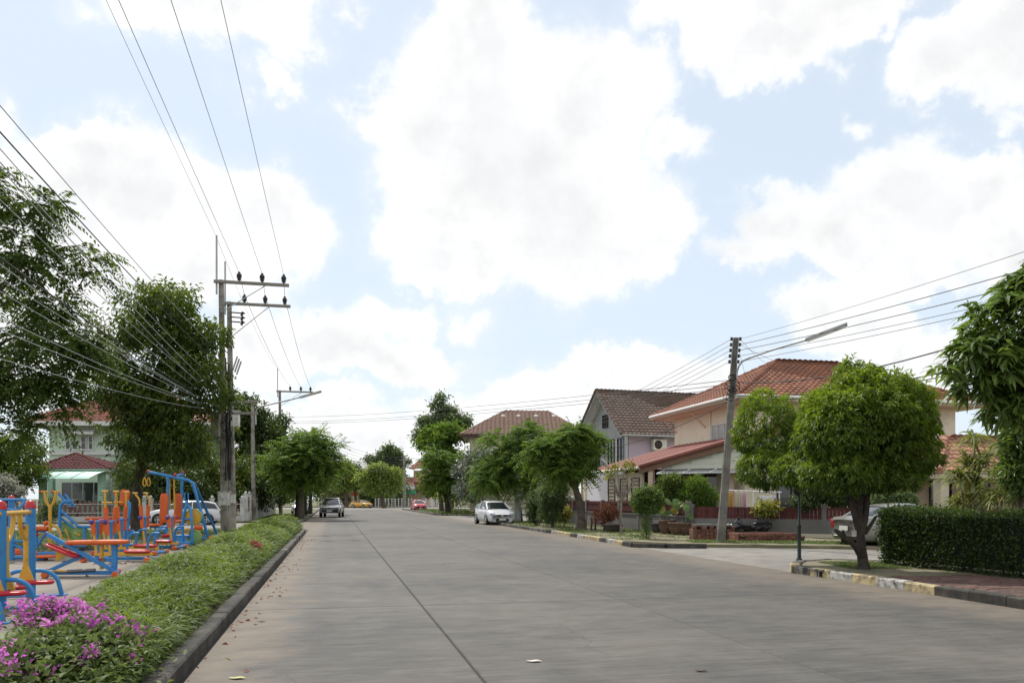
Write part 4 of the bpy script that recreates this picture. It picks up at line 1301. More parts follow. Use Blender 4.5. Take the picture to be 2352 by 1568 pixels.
# ---- peach house with orange hip roof
cN = AT(1690, 908, 36.0); zE = cN.z
H4 = thing('tiled_house', 'two storey peach house with orange tiled hip roof behind the leaning lamp pole', 'house', cN.xy.to_3d())
La, Lb = 9.85, 13.5
pl, cp, (A, B, C, D, r0, r1) = hip_planes(cN, a_, b_dir, La, Lb, 2.52)
roof4 = tiled_roof(H4, pl, m_tile_o, sep=300, under=m_peach2, caps=cp, cap_r=.13, gauge=.34, w=.31, h=.05)
mb = MB()
w0 = cN + a_ * 1.0 + b_dir * 1.0
foot = [w0, w0 + b_dir * (Lb - 2), w0 + b_dir * (Lb - 2) + a_ * (La - 2), w0 + a_ * (La - 2)]
wall_poly(mb, foot, 0.05, zE - .05); mb.build('wall', m_peach, H4)
mb = MB()   # soffit
inn = [cN + a_ * .12 + b_dir * .12, cN + b_dir * (Lb - .12) + a_ * .12, cN + b_dir * (Lb - .12) + a_ * (La - .12), cN + b_dir * .12 + a_ * (La - .12)]
mb.prism([(p.x, p.y) for p in inn], zE - .22, zE - .10); mb.build('soffit', m_peach2, H4)
mb = MB()
for (p, q) in ((A, B), (D, A), (C, D), (B, C)):
    mb.beam(p + V((0, 0, -.07)), q + V((0, 0, -.07)), .05, .22)
fas = mb.build('fascia', m_peach2, H4)
mb = MB(); off = -b_dir * .08
mb.tube([D + off + V((0, 0, -.02)), A + off + V((0, 0, -.02))], .085, 8)
mb.tube([A - a_ * .08 + V((0, 0, -.02)), B - a_ * .08 + V((0, 0, -.02))], .085, 8); mb.build('gutter', m_white, H4)
nl = -b_dir
window(H4, AT(1649, 985, 38.9) , -a_, nl, 1.15, 1.5, 2, 1, m_white) if False else None
cw = w0 + a_ * 2.3; cw.z = 4.55
window(H4, cw, -a_, nl, 2.0, 1.55, 3, 2, m_white, M('curtained_glass', (.42, .43, .44), rough=.15, spec=.6))
for k in (2.4, 6.2, 9.4):
    cw = w0 + b_dir * k; cw.z = 4.5
    window(H4, cw, b_dir, -a_, 1.6, 1.4, 2, 2, m_dframe)
    cw = w0 + b_dir * k; cw.z = 1.6
    window(H4, cw, b_dir, -a_, 1.5, 1.6, 2, 2, m_dframe)
mb = MB(); mb.tube([w0 + a_ * 3.4 + nl * .05 + V((0, 0, -zE + .2 if False else -3.2)), w0 + a_ * 3.4 + nl * .05 + V((0, 0, -.2))], .04, 8); mb.build('downpipe', m_peach, H4)
# brackets under the eave
mb = MB()
for k in (0.3, 4.0, 7.6):
    p = w0 + a_ * k; mb = MB(); mb.beam(V((p.x, p.y, zE - 1.0)), V((p.x, p.y, zE - .25)) + nl * .8, .07, .07); mb.build('eave_bracket', m_peach2, H4)
# front extension with the red lean-to roof
e0 = AT(1469, 1071, 40.0); e1 = AT(1662, 1016, 37.5); zl = e0.z
dirv = (e1 - e0); dirv.z = 0
e2 = e0 + (e1 - e0) * 1.75
back = a_ * 8.6
EXT = thing('house_extension', 'single storey extension with sloping red roof and cream boarded gable, beside the leaning pole', 'house', e0.xy.to_3d())
nr = (e2 - e0).cross(back).normalized()
if nr.z < 0: nr = -nr
mb = MB(); mb.slab3([e0, e2, e2 + back, e0 + back], -nr, .10); ro = mb.build('roof', m_metal_r, EXT)
# ribs and steps of the metal tile sheet
mb = MB()
sl = (e2 - e0); SL = sl.length; sld = sl / SL
for k in range(int(SL / .40)):
    p = e0 + sld * (k * .40)
    mb.add([p + nr * .012, p + back + nr * .012, p + back + sld * .05 + nr * .055, p + sld * .05 + nr * .055, p + back + sld * .42 + nr * .012, p + sld * .42 + nr * .012], [(0, 1, 2, 3), (3, 2, 4, 5)])
mb.build('roof_steps', m_metal_r, ro)
mb = MB()
for k in range(18):
    mb.tube([e0 + back * (k / 17.0) + nr * .03, e2 + back * (k / 17.0) + nr * .03], .035, 6)
mb.build('roof_ribs', m_metal_r, ro)
mb = MB(); mb.tube([e0 + nr * .03 - back.normalized() * .05, e2 + nr * .03 - back.normalized() * .05], .11, 8); mb.build('verge_cap', m_metal_r, ro)
mb = MB(); mb.beam(e0 + V((0, 0, -.22)) + a_ * .1, e2 + V((0, 0, -.22)) + a_ * .1, .06, .30); mb.build('verge_board', m_wood if False else M('brown_board', (.22, .13, .085), rough=.7), EXT)
mb = MB(); mb.tube([e0 - sld * .06 + V((0, 0, -.05)), e0 - sld * .06 + back + V((0, 0, -.05))], .07, 8); mb.build('gutter', m_white, EXT)
dg = V((dirv.x, dirv.y, 0)).normalized(); ng = V((dg.y, -dg.x, 0))
g0_ = e0 + a_ * .35 + dg * .5; g2_ = e2 + a_ * .35
# boarded gable
zb = 3.05
slope = (e2.z - e0.z) / V((e2.x - e0.x, e2.y - e0.y, 0)).length
nb = 9
for k in range(nb):
    z0 = zb + k * .24
    xs = max(0.9, (z0 + .30 - e0.z + .2) / slope) if z0 + .30 > e0.z - .2 else .9
    p = g0_ + dg * xs; p.z = z0; q = V((g2_.x, g2_.y, z0))
    if (q - p).dot(dg) < .3: continue
    R = Matrix((dg, ng, V((0, 0, 1)))).transposed() @ Matrix.Rotation(.06, 3, 'X')
    mb = MB(); mb.box((p + q) / 2 + V((0, 0, .12)), ((q - p).length, .03, .25), mat=R); mb.build('siding_board', m_sidingc, EXT)
q0 = g0_ + dg * .9 + a_ * .06; q1 = g2_ + a_ * .06
mb = MB(); hz0, hz1 = e0.z - .12 + slope * .9, e0.z - .12 + slope * (q1 - g0_).dot(dg)
mb.slab3([V((q0.x, q0.y, zb)), V((q1.x, q1.y, zb)), V((q1.x, q1.y, hz1)), V((q0.x, q0.y, hz0))], a_, .05); mb.build('gable_panel', m_sidingc, EXT)
pz = [(g0_ + dg * .3, .25), (g0_ + dg * 4.4, .25), (g0_ + dg * 8.6, .25)]
for (p, w_) in pz:
    mb = MB(); mb.box(V((p.x, p.y, 1.55)), (w_, w_, 3.0), rz=math.atan2(dg.y, dg.x)); mb.build('column', m_peach2, EXT)
mb = MB(); p = g0_ + a_ * 3.0; q = g2_ + a_ * 3.0
mb.beam(V((p.x, p.y, 1.6)), V((q.x, q.y, 1.6)), .12, 3.1); mb.build('back_wall', M('brown_panel_wall', (.16, .10, .07), rough=.8), EXT)
mb = MB(); p = e0 + dg * .45 + a_ * .6; q = p + a_ * 5.3
mb.beam(V((p.x, p.y, 1.5)), V((q.x, q.y, 1.5)), .12, 2.9); mb.build('side_wall', m_cream, EXT)
for k, f_ in enumerate((.10, .42, .78)):
    c = p.lerp(q, f_ + .05); c.z = 1.85
    o = window(EXT, c - dg * .07, -a_, -dg, 1.1, 1.7, 1, 9, m_wood, m_dark, fw=.05, name='louvred_window')
for k in range(2):
    c = V((g0_.x, g0_.y, 1.9)) + a_ * 2.92 + dg * (2.4 + 3 * k)
    window(EXT, c, dg, ng, 1.8, 1.9, 2, 1, m_dframe)
# flat awning below the gable
aw0 = g0_ + dg * 1.0 + ng * .9; aw1 = g0_ + dg * 9.0 + ng * .9
mb = MB(); z = zb - .05
mb.add([V((aw0.x, aw0.y, z - .22)), V((aw1.x, aw1.y, z - .22)), V((aw1.x, aw1.y, z)) - ng * 1.0, V((aw0.x, aw0.y, z)) - ng * 1.0, V((aw0.x, aw0.y, z - .18)), V((aw1.x, aw1.y, z - .18)), V((aw1.x, aw1.y, z + .03)) - ng * 1.0, V((aw0.x, aw0.y, z + .03)) - ng * 1.0],
       [(0, 3, 2, 1), (4, 5, 6, 7), (0, 1, 5, 4), (2, 3, 7, 6), (0, 4, 7, 3), (1, 2, 6, 5)])
aw = mb.build('awning', M('grey_awning', (.30, .31, .33), rough=.4), EXT)
for k in range(7):
    f_ = k / 6; p = aw0.lerp(aw1, f_)
    mb = MB(); mb.beam(V((p.x, p.y, z - .18)), V((p.x, p.y, z + .05)) - ng * 1.0, .05, .05); mb.build('awning_rib', m_white, aw)
# porch to the right of the peach house
pc = AT(2158, 1081, 33.5); zP = pc.z
PORCH = thing('house_porch', 'cream porch with salmon tiled hip roof behind the hedge', 'house', pc.xy.to_3d())
pl, cp, Q = hip_planes(pc, a_, b_dir, 4.6, 8.0, 1.55)
tiled_roof(PORCH, pl, m_tile_s, sep=200, under=m_cream, caps=cp, cap_r=.14, gauge=.34, w=.31, h=.055, seed=4)
mb = MB(); mb.prism([(p.x, p.y) for p in (pc + a_ * .1 + b_dir * .1, pc + a_ * .1 + b_dir * 7.9, pc + a_ * 4.5 + b_dir * 7.9, pc + a_ * 4.5 + b_dir * .1)], zP - .30, zP - .11); mb.build('ceiling_beam', m_cream, PORCH)
for k in (.55, 4.4, 7.4):
    p = pc + b_dir * k + a_ * .55
    mb = MB(); mb.box((p.x, p.y, (zP - .3) / 2 + .02), (.42, .42, zP - .33), rz=TH); mb.build('column', m_cream, PORCH)
mb = MB(); p = pc + a_ * 4.0 + b_dir * .3; q = p + b_dir * 7.5
mb.beam(V((p.x, p.y, zP / 2)), V((q.x, q.y, zP / 2)), .15, zP - .1); mb.build('wall', m_peach2, PORCH)
for k in (1.4, 3.4, 5.6):
    c = pc + a_ * 3.9 + b_dir * k; c.z = 1.5
    window(PORCH, c, b_dir, -a_, 1.2, 1.9, 2, 2, m_dframe)

# ---- lilac house with brown gable roof
gN = AT(1427, 996, 54.0); rE = AT(1369, 897, 58.0)
gv = V((-1.3, 4.0, 0)).normalized(); rv = V((gv.y, -gv.x, 0))
zE2 = gN.z; zR2 = rE.z; half = 4.2; LR = 13.0
H2 = thing('gable_house', 'lilac house with steep brown tiled gable roof and wall mounted cooling unit', 'house', gN.xy.to_3d())
R0_, R1_ = V((gN.x, gN.y, 0)) + gv * half, V((gN.x, gN.y, 0)) + gv * half + rv * LR
R0_.z = R1_.z = zR2
E0_, E1_ = gN.copy(), gN + rv * LR
F0_, F1_ = gN + gv * 2 * half, gN + gv * 2 * half + rv * LR
tiled_roof(H2, [[E0_, E1_, R1_, R0_], [F1_, F0_, R0_, R1_]], m_tile_b, sep=300, under=m_siding, caps=[(R0_, R1_), (E0_, R0_), (F0_, R0_)], cap_r=.10, gauge=.33, w=.32, h=.05, seed=5)
s0 = gN + rv * .9 + gv * .7; s0.z = 0
foot = [s0, s0 + rv * (LR - 1.8), s0 + rv * (LR - 1.8) + gv * (2 * half - 1.4), s0 + gv * (2 * half - 1.4)]
mb = MB(); wall_poly(mb, foot, 0.05, zE2 + .15); mb.build('wall', m_lilac, H2)
mb = MB(); q0, q1 = foot[0] - rv * .02, foot[3] - rv * .02
mb.add([V((q0.x, q0.y, .1)) - rv * .04, V((q1.x, q1.y, .1)) - rv * .04, V((q1.x, q1.y, zE2 + .1)) - rv * .04, V((q0.x, q0.y, zE2 + .1)) - rv * .04], [(0, 1, 2, 3)]); mb.build('gable_wall', m_lilacw, H2)
# gable boards
nb = 15
tot = zR2 - zE2 - .35
for k in range(nb):
    z0 = zE2 - .1 + k * tot / nb
    f_ = max(0.0, (z0 + .1 - zE2 + .25) / (zR2 - zE2))
    hw = (half - .7) * (1 - f_) + .35
    c = V((gN.x, gN.y, 0)) + gv * half + rv * .80; c.z = z0 + .13
    R = Matrix((gv, -rv, V((0, 0, 1)))).transposed() @ Matrix.Rotation(.07, 3, 'X')
    mb = MB(); mb.box(c, (2 * hw, .03, tot / nb + .02), mat=R); mb.build('siding_board', m_siding, H2)
c = V((gN.x, gN.y, 0)) + gv * half + rv * .76; c.z = zE2 + 1.25
window(H2, c, gv, -rv, .9, .95, 1, 5, m_dframe, m_dark, fw=.06, name='louvre_vent', sill=False)
mb = MB()
for (p, q) in ((E0_, R0_), (F0_, R0_)): mb.beam(p + V((0, 0, -.16)) + rv * .04, q + V((0, 0, -.16)) + rv * .04, .05, .24)
mb.build('barge_board', m_siding, H2)
mb = MB(); mb.add([E0_ + V((0, 0, -.13)) + rv * .05, R0_ + V((0, 0, -.13)) + rv * .05, R0_ + V((0, 0, -.13)) + rv * .8, E0_ + V((0, 0, -.13)) + rv * .8, F0_ + V((0, 0, -.13)) + rv * .05, F0_ + V((0, 0, -.13)) + rv * .8], [(0, 3, 2, 1), (4, 1, 2, 5)]); mb.build('soffit', m_white, H2)
mb = MB(); mb.tube([E0_ - gv * .07 + V((0, 0, -.08)), E1_ - gv * .07 + V((0, 0, -.08))], .08, 8)
mb.tube([E0_ - gv * .07 + rv * .25 + V((0, 0, -.1)), V((E0_.x, E0_.y, 2.5)) - gv * .07 + rv * .25], .06, 8); mb.build('gutter', m_siding, H2)
for k in (1.0, 2.6, 5.2):
    c = foot[0] + gv * k - rv * .08; c.z = 4.9
    window(H2, c, -gv, -rv, 1.1, 1.9, 2, 3, m_dframe, m_glass)
ac = foot[0] + rv * 2.2 - gv * .25; ac.z = 5.35
ac_unit(H2, ac, rv, -gv, 1.25)
c = foot[0] + rv * 6.3 - gv * .02; c.z = 5.6
window(H2, c, rv, -gv, .8, .8, 2, 1, m_wood, m_glass)

# ---- brown hip roof house with four roof ventilators
h3 = AT(1058, 997, 82.0); h3b = AT(1352, 991.5, 82.0)
d3 = V((1, 0.02, 0)).normalized(); n3 = V((-.02, 1, 0)).normalized()
L3 = (h3b - h3).length
H3 = thing('hip_roof_house', 'large house with pale brown hip roof and four roof ventilators behind the middle trees', 'house', h3.xy.to_3d())
c3 = V((h3.x, h3.y, h3.z)); D3 = 11.5
zr = AT(1156, 946, 82 + D3 / 2).z
rA = AT(1156, 946, 82 + D3 / 2); rB = AT(1260, 947.5, 82 + D3 / 2); rB.z = rA.z
cc = [c3, c3 + d3 * L3, c3 + d3 * L3 + n3 * D3, c3 + n3 * D3]
tiled_roof(H3, [[cc[0], cc[1], rB, rA], [cc[3], cc[0], rA], [cc[1], cc[2], rB], [cc[2], cc[3], rA, rB]], m_tile_p, sep=0, under=m_white, caps=[(cc[0], rA), (cc[1], rB), (rA, rB)], cap_r=.14, gauge=.42, w=.46, h=.11, seed=6)
f3 = [c3 + d3 * .9 + n3 * .9, c3 + d3 * (L3 - .9) + n3 * .9, c3 + d3 * (L3 - .9) + n3 * (D3 - .9), c3 + d3 * .9 + n3 * (D3 - .9)]
mb = MB(); wall_poly(mb, f3, .05, h3.z - .1); mb.build('wall', m_cream, H3)
mb = MB(); mb.beam(cc[0] - V((0, 0, .15)), cc[1] - V((0, 0, .15)), .08, .30); mb.beam(cc[3] - V((0, 0, .15)), cc[0] - V((0, 0, .15)), .08, .30); mb.build('fascia', m_wood, H3)
for x in (253, 390, 548, 707):
    p = Z6(x, 392, 82 + D3 * .38)
    mb = MB(); mb.tube([p - V((0, 0, .45)), p + V((0, 0, .25))], .16, 8); o = mb.build('ventilator', m_galv, H3)
    mb = MB(); mb.lathe([(.17, -.02), (.24, .02), (.25, .10), (.18, .22), (.04, .26)], p + V((0, 0, .2)), 12); mb.build('ventilator_cap', m_white, o)
for k in (2, 5.5, 9, 11.5):
    c = f3[0] + d3 * k; c.z = 6.0
    window(H3, c - n3 * .02, d3, -n3, 1.6, 1.5, 2, 2, m_white)
# small lower roof beside it
q0 = AT(1340, 1002, 76); q1 = AT(1420, 1002, 76)
LOW = thing('low_roof_annex', 'annex with small pale brown roof showing between the trees and the lilac house', 'house', q0.xy.to_3d())
q0.x = (1335 - HX) / F * 76; q1.x = (1412 - HX) / F * 76; q0.z = q1.z = AT(0, 1010, 76).z
p0 = q0 + V((.6, 3.2, 1.7)); p1 = q1 + V((-.2, 3.2, 1.7))
tiled_roof(LOW, [[q0, q1, p1, p0]], m_tile_p, sep=0, under=m_white, caps=[(p0, p1)], gauge=.4, w=.42, h=.06)
mb = MB(); mb.prism([(q0.x + .4, q0.y + .5), (q1.x - .2, q1.y + .5), (q1.x - .2, q1.y + 5), (q0.x + .4, q0.y + 5)], .05, q0.z - .05); mb.build('wall', m_cream, LOW)

# ---- mint house on the left
Yh = 68.0
H1c = V((AT(112, 1040, Yh).x, Yh, 0))
H1 = thing('mint_house', 'mint green two storey house with red tiled roof behind the exercise park', 'house', H1c)
mx0, mx1 = AT(113, 0, Yh).x, AT(262, 0, Yh).x
zEv = AT(0, 968, Yh - 1).z
dX, dY = V((1, .06, 0)).normalized(), V((-.06, 1, 0)).normalized()
foot = [V((mx0, Yh, 0)), V((mx0, Yh, 0)) + dX * (mx1 - mx0), V((mx0, Yh, 0)) + dX * (mx1 - mx0) + dY * 9, V((mx0, Yh, 0)) + dY * 9]
mb = MB(); wall_poly(mb, foot, .05, zEv - .1); mb.build('wall', m_mint, H1)
f2 = [foot[1] + dY * 1.6, foot[1] + dX * 7 + dY * 1.6, foot[1] + dX * 7 + dY * 9, foot[1] + dY * 9]
mb = MB(); wall_poly(mb, [p for p in f2], .05, zEv - .12); mb.build('side_wing', m_mint, H1)
zb_ = AT(0, 1040, Yh).z
mb = MB(); mb.beam(foot[0] - dX * .5 - dY * .09 + V((0, 0, zb_)), foot[1] - dY * .09 + V((0, 0, zb_)), .18, .32); mb.build('floor_band', m_white, H1)
ex = foot[0] - dX * 1.6 - dY * 1.4; ex.z = zEv
Wd, Dp = (mx1 - mx0) + 10.0, 12.0
pl, cp, Q = hip_planes(ex, dY, dX, Dp, Wd, 3.3)
tiled_roof(H1, pl, m_tile_r2, sep=120, under=m_white, caps=cp, cap_r=.15, gauge=.36, w=.34, h=.055, seed=8)
mb = MB(); mb.beam(Q[0] - V((0, 0, .15)), Q[1] - V((0, 0, .15)), .08, .38); mb.beam(Q[3] - V((0, 0, .15)), Q[0] - V((0, 0, .15)), .08, .38); mb.build('fascia', m_white, H1)
for (xa, xb) in ((583, 628), (640, 695), (716, 766), (782, 826)):
    a0, b0_ = Z3(xa, 538 if xa > 700 else 585, Yh - .02), Z3(xb, 668, Yh - .02)
    c = (a0 + b0_) / 2; c.y = Yh + (c.x - mx0) * .06 - .02
    window(H1, c, dX, -dY, abs(b0_.x - a0.x), abs(a0.z - b0_.z), 1, 2 if xa > 700 else 1, m_white, fw=.07)
c = Z3(1065, 690, Yh + 1.6); c.y = f2[0].y + (c.x - f2[0].x) * .06 - .02; window(H1, c, dX, -dY, 2.2, 2.2, 2, 2, m_white)
mb = MB(); p = Z3(560, 510, Yh - .5); q = Z3(850, 510, Yh - .5)
mb.add([p + V((0, .5, .35)), q + V((0, .5, .35)), q + V((0, -.25, 0)), p + V((0, -.25, 0)), q + V((0, -.25, -.2)), p + V((0, -.25, -.2))], [(0, 3, 2, 1), (3, 5, 4, 2)]); mb.build('window_hood', m_white, H1)
# carport
cpY = 60.0
k0, k1 = AT(69, 1076, cpY), AT(254, 1076, cpY)
CP = thing('carport', 'mint carport with maroon tiled hip roof and aqua awning', 'carport', k0.xy.to_3d())
Wc = k1.x - k0.x
ap = AT(175.6, 1041, cpY + 3.0)
kk = [k0, k0 + V((Wc, 0, 0)), k0 + V((Wc, 6.4, 0)), k0 + V((0, 6.4, 0))]
ap.z = AT(0, 1041, cpY + 3.0).z
tiled_roof(CP, [[kk[0], kk[1], ap], [kk[3], kk[0], ap], [kk[1], kk[2], ap], [kk[2], kk[3], ap]], m_tile_r, sep=240, under=m_mint, caps=[(kk[0], ap), (kk[1], ap)], cap_r=.11, gauge=.34, w=.31, h=.05, seed=9)
zc = k0.z - .1
mb = MB(); n8 = 6
for i in range(n8):
    f0, f1 = i / n8, (i + 1) / n8
    def ac_(f_): return (cpY - 1.5 * f_ + .25, zc - .05 - .62 * f_ ** 1.7)
    (ya, za), (yb, zb2) = ac_(f0), ac_(f1)
    xa, xb = k0.x + .35 - .8 * f0, k1.x - .15 - .8 * f0
    xa2, xb2 = k0.x + .35 - .8 * f1, k1.x - .15 - .8 * f1
    mb.add([(xa, ya, za), (xb, ya, za), (xb2, yb, zb2), (xa2, yb, zb2)], [(0, 3, 2, 1)], True)
aw = mb.build('awning', m_aqua, CP)
for k in range(5):
    mb = MB()
    pts = [V((k0.x + .35 - .8 * f_ + (Wc - .5) * k / 4, cpY - 1.5 * f_ + .25, zc - .03 - .62 * f_ ** 1.7)) for f_ in (0, .33, .66, 1)]
    mb.tube(pts, .03, 6); mb.build('awning_rib', m_white, aw)
for x in (385, 912):
    p = Z3(x, 1100, cpY + .5); mb = MB(); mb.box((p.x, p.y, zc / 2), (.42, .42, zc)); mb.build('column', m_mint2, CP)
for x in (462,):
    p = Z3(x, 1100, cpY + 4.8); mb = MB(); mb.box((p.x, p.y, zc / 2), (.42, .42, zc)); mb.build('column', m_mint2, CP)
mb = MB(); mb.prism([(k0.x + .1, cpY + .1), (k1.x - .1, cpY + .1), (k1.x - .1, cpY + 6.3), (k0.x + .1, cpY + 6.3)], zc - .12, zc); mb.build('ceiling', m_mint, CP)
p = Z3(735, 1000, Yh - .12); mb = MB()
window(CP, V((p.x, Yh + (p.x - mx0) * .06 - .1, 1.9)), dX, -dY, 3.6, 2.3, 4, 1, m_mint, m_glass)

# ---- far pink house and other far houses
fy = 168.0
p0 = AT(945, 1060, fy)
H6 = thing('pink_house', 'small far pink house with balcony beyond the red car', 'house', V((p0.x, fy, 0)))
def fbox(t, name, x0, x1, y0, y1, Y, dep, mat):
    a0, b0_ = AT(x0, y0, Y), AT(x1, y1, Y); mb = MB()
    z1, z0 = a0.z, max(b0_.z, .05); mb.box(((a0.x + b0_.x) / 2, Y + dep / 2, (z0 + z1) / 2), (b0_.x - a0.x, dep, z1 - z0)); return mb.build(name, mat, t)
fbox(H6, 'wall', 950, 985, 1080, 1170, fy, 8, m_pink)
fbox(H6, 'side_wing', 935, 950, 1095, 1170, fy + .8, 7, m_pink)
fbox(H6, 'balcony', 948, 976, 1097, 1107, fy - 1.2, 1.1, M('pink_balcony', (.50, .26, .22), rough=.8))
o = fbox(H6, 'door', 970, 977, 1128, 1166, fy - .06, .05, m_white); fbox(H6, 'window', 955, 962, 1085, 1095, fy - .06, .05, m_glass); fbox(H6, 'window', 955, 960, 1122, 1130, fy - .06, .05, m_glass)
e0_ = AT(938, 1075, fy - 1); e1_ = AT(998, 1075, fy - 1); tp = AT(962, 1058, fy + 4)
tiled_roof(H6, [[e0_, e1_, tp + V((2, 0, 0)), tp], [e0_ + V((0, 10, 0)), e0_, tp]], m_tile_r2, sep=0, under=m_white, gauge=.45, w=.5, h=.06)
e0_ = AT(918, 1113, fy - 2); e1_ = AT(951, 1113, fy - 2)
tiled_roof(H6, [[e0_, e1_, AT(951, 1097, fy + 3), AT(922, 1097, fy + 3)]], m_tile_s, sep=0, under=m_white, gauge=.45, w=.5, h=.06)
fbox(H6, 'porch_roof', 950, 990, 1110, 1116, fy - 3, 3, m_tile_r2)
fbox(H6, 'white_awning', 920, 952, 1115, 1123, fy - 3.5, 2.2, m_white)
H7 = thing('far_house', 'far house with long grey roof showing above the trees at the end of the street', 'house', V((AT(825, 0, 175).x, 175, 0)))
fbox(H7, 'wall', 803, 850, 1078, 1170, 176, 8, m_cream)
mb = MB(); a0, b0_ = AT(798, 1078, 175), AT(856, 1078, 175); c0_, d0_ = AT(806, 1059, 180), AT(850, 1059, 180)
mb.slab3([a0, b0_, d0_, c0_], (0, 0, 1), .2); mb.build('roof', m_siding, H7)
H8 = thing('far_house', 'far house with red roof peak right of the slim far pole', 'house', V((AT(1000, 0, 185).x, 185, 0)))
fbox(H8, 'wall', 985, 1040, 1085, 1170, 186, 8, m_cream)
e0_ = AT(978, 1086, 185); e1_ = AT(1050, 1086, 185)
tiled_roof(H8, [[e0_, e1_, AT(1040, 1064, 190), AT(992, 1064, 190)]], m_tile_r2, sep=0, under=m_white, gauge=.45, w=.5, h=.06)

# ================================================================== garden walls and fences
def slat_fence(t, a0, b0_, z0, z1, mat, pitch=.14, w=.11, th=.025, name='slat', rails=None, gap_every=0, jit=.0, seed=1):
    a0, b0_ = V(a0), V(b0_); d = (b0_ - a0); L = d.length; d /= L
    ang = math.atan2(d.y, d.x)
    mb = MB(); mb.box((0, 0, 0), (w, th, z1 - z0)); me = mesh_of(mb, name, mat)
    n = int(L / pitch); rnd = random.Random(seed)
    for i in range(n):
        p = a0 + d * (pitch * (i + .5)); p.z = (z0 + z1) / 2 + rnd.uniform(-jit, jit)
        piece(name, me, t, p, Quaternion((0, 0, 1), ang))
    if rails:
        nn = V((-d.y, d.x, 0)); mb = MB()
        for z in rails: mb.beam(V((a0.x, a0.y, z)) + nn * .03, V((b0_.x, b0_.y, z)) + nn * .03, .03, .06)
        mb.build('rail', mat, t)


cor = V((7.35, 33.2, 0)); far_w = RS(52, 14.35)
far_w = cor + a_ * 19.0
wr = V((29, 27.5, 0)); wr = cor + (V((19.0, 27.6, 0)) - cor) * 2.0
WL = thing('garden_wall', 'grey rendered garden wall with red-brown slats facing the street', 'wall', cor)
nn = (far_w - cor).normalized()
mb = MB(); mb.beam(V((cor.x, cor.y, .42)), V((far_w.x, far_w.y, .42)), .14, .84); mb.build('wall_base', m_gwall, WL)
mb = MB(); mb.beam(V((cor.x, cor.y, .86)) - b_dir * .02, V((far_w.x, far_w.y, .86)) - b_dir * .02, .2, .05); mb.build('wall_cap', m_gwall, WL)
slat_fence(WL, cor - b_dir * .03, far_w - b_dir * .03, .88, 1.48, m_redw, pitch=.14, w=.134, rails=(1.02, 1.38), seed=2)
for k in range(8):
    p = cor + nn * (19.0 * k / 7.0)
    mb = MB(); mb.box((p.x, p.y, .78), (.2, .2, 1.5), rz=TH); mb.build('wall_post', m_gwall, WL)
mb = MB(); p = far_w + nn * .3
mb.tube([V((p.x, p.y, .1)), V((p.x, p.y, 1.6)), V((p.x + .3, p.y, 1.7)), V((p.x + .9, p.y, 1.7))], .07, 8); mb.build('white_pipe', m_white, WL)
WR = thing('garden_wall', 'grey rendered garden wall with red-brown slats along the side street behind the bin bags', 'wall', cor + V((.3, 0, 0)))
dR = (wr - cor).normalized(); nR = V((dR.y, -dR.x, 0))
st = cor + dR * .14
mb = MB(); mb.beam(V((st.x, st.y, .40)), V((wr.x, wr.y, .40)), .14, .80); mb.build('wall_base', m_gwall, WR)
mb = MB(); mb.beam(V((st.x, st.y, .12)) + nR * .08, V((wr.x, wr.y, .12)) + nR * .08, .2, .24); mb.build('wall_footing', m_cream, WR)
slat_fence(WR, st + nR * .03, wr + nR * .03, .79, 1.27, m_redw, pitch=.14, w=.132, rails=(.9, 1.18), jit=.012, seed=3)
for k in range(6):
    p = st + dR * ((wr - st).length * k / 5.0)
    mb = MB(); mb.box((p.x, p.y, .70), (.18, .18, 1.38), rz=math.atan2(dR.y, dR.x)); mb.build('wall_post', m_gwall, WR)

# white fences with brown slats on the left
m_fslat = M('brown_slat', (.16, .085, .07), rough=.75, var=.2, scale=5, rnd=.2)
m_wwall = M('white_fence_wall', (.56, .56, .54), rough=.8, var=.08, scale=1.2, grime=((.30, .29, .26), 2.2, .5, .7))
def white_fence(label, a0, b0_, npost, h0=.42, h1=1.45, slats=True, pitch=.17):
    a0, b0_ = V(a0), V(b0_)
    t = thing('white_fence', label, 'fence', a0, 0, 'white fences with brown slats')
    d = (b0_ - a0).normalized(); ang = math.atan2(d.y, d.x)
    mb = MB(); mb.beam(V((a0.x, a0.y, h0 / 2 + .02)), V((b0_.x, b0_.y, h0 / 2 + .02)), .14, h0); mb.build('fence_base', m_wwall, t)
    for k in range(npost):
        p = a0.lerp(b0_, k / (npost - 1))
        mb = MB(); mb.box((p.x, p.y, h1 / 2 + .06), (.26, .26, h1 + .1), rz=ang); o = mb.build('fence_post', m_wwall, t)
        mb = MB(); mb.box((p.x, p.y, h1 + .15), (.34, .34, .07), rz=ang); mb.ball((p.x, p.y, h1 + .28), .10, 10); mb.build('post_cap', m_wwall, o)
    slat_fence(t, a0 + d * .15, b0_ - d * .15, h0 + .03, h1, m_fslat, pitch=pitch, w=pitch * .58, rails=None, seed=5)
    mb = MB()
    for z in (h0 + .25, h1 - .2): mb.beam(V((a0.x, a0.y, z)), V((b0_.x, b0_.y, z)), .035, .05)
    mb.build('rail', m_wwall, t)
    return t
white_fence('white post fence with brown slats in front of the mint carport', RS(57, -19.8), RS(57, -12.3), 2, pitch=.30)
white_fence('white post fence with brown slats left of the carport at the left edge', RS(57, -30), RS(57, -21.5), 4, pitch=.30)
white_fence('white post fence with brown slats behind the white parked car', RS(57, -11.9), RS(57, -6.1), 4, pitch=.30)
white_fence('white post fence with brown slats receding beside the double pole', RS(57.3, -5.9), RS(84, -5.9), 12, h0=.7, h1=1.75, pitch=.34)
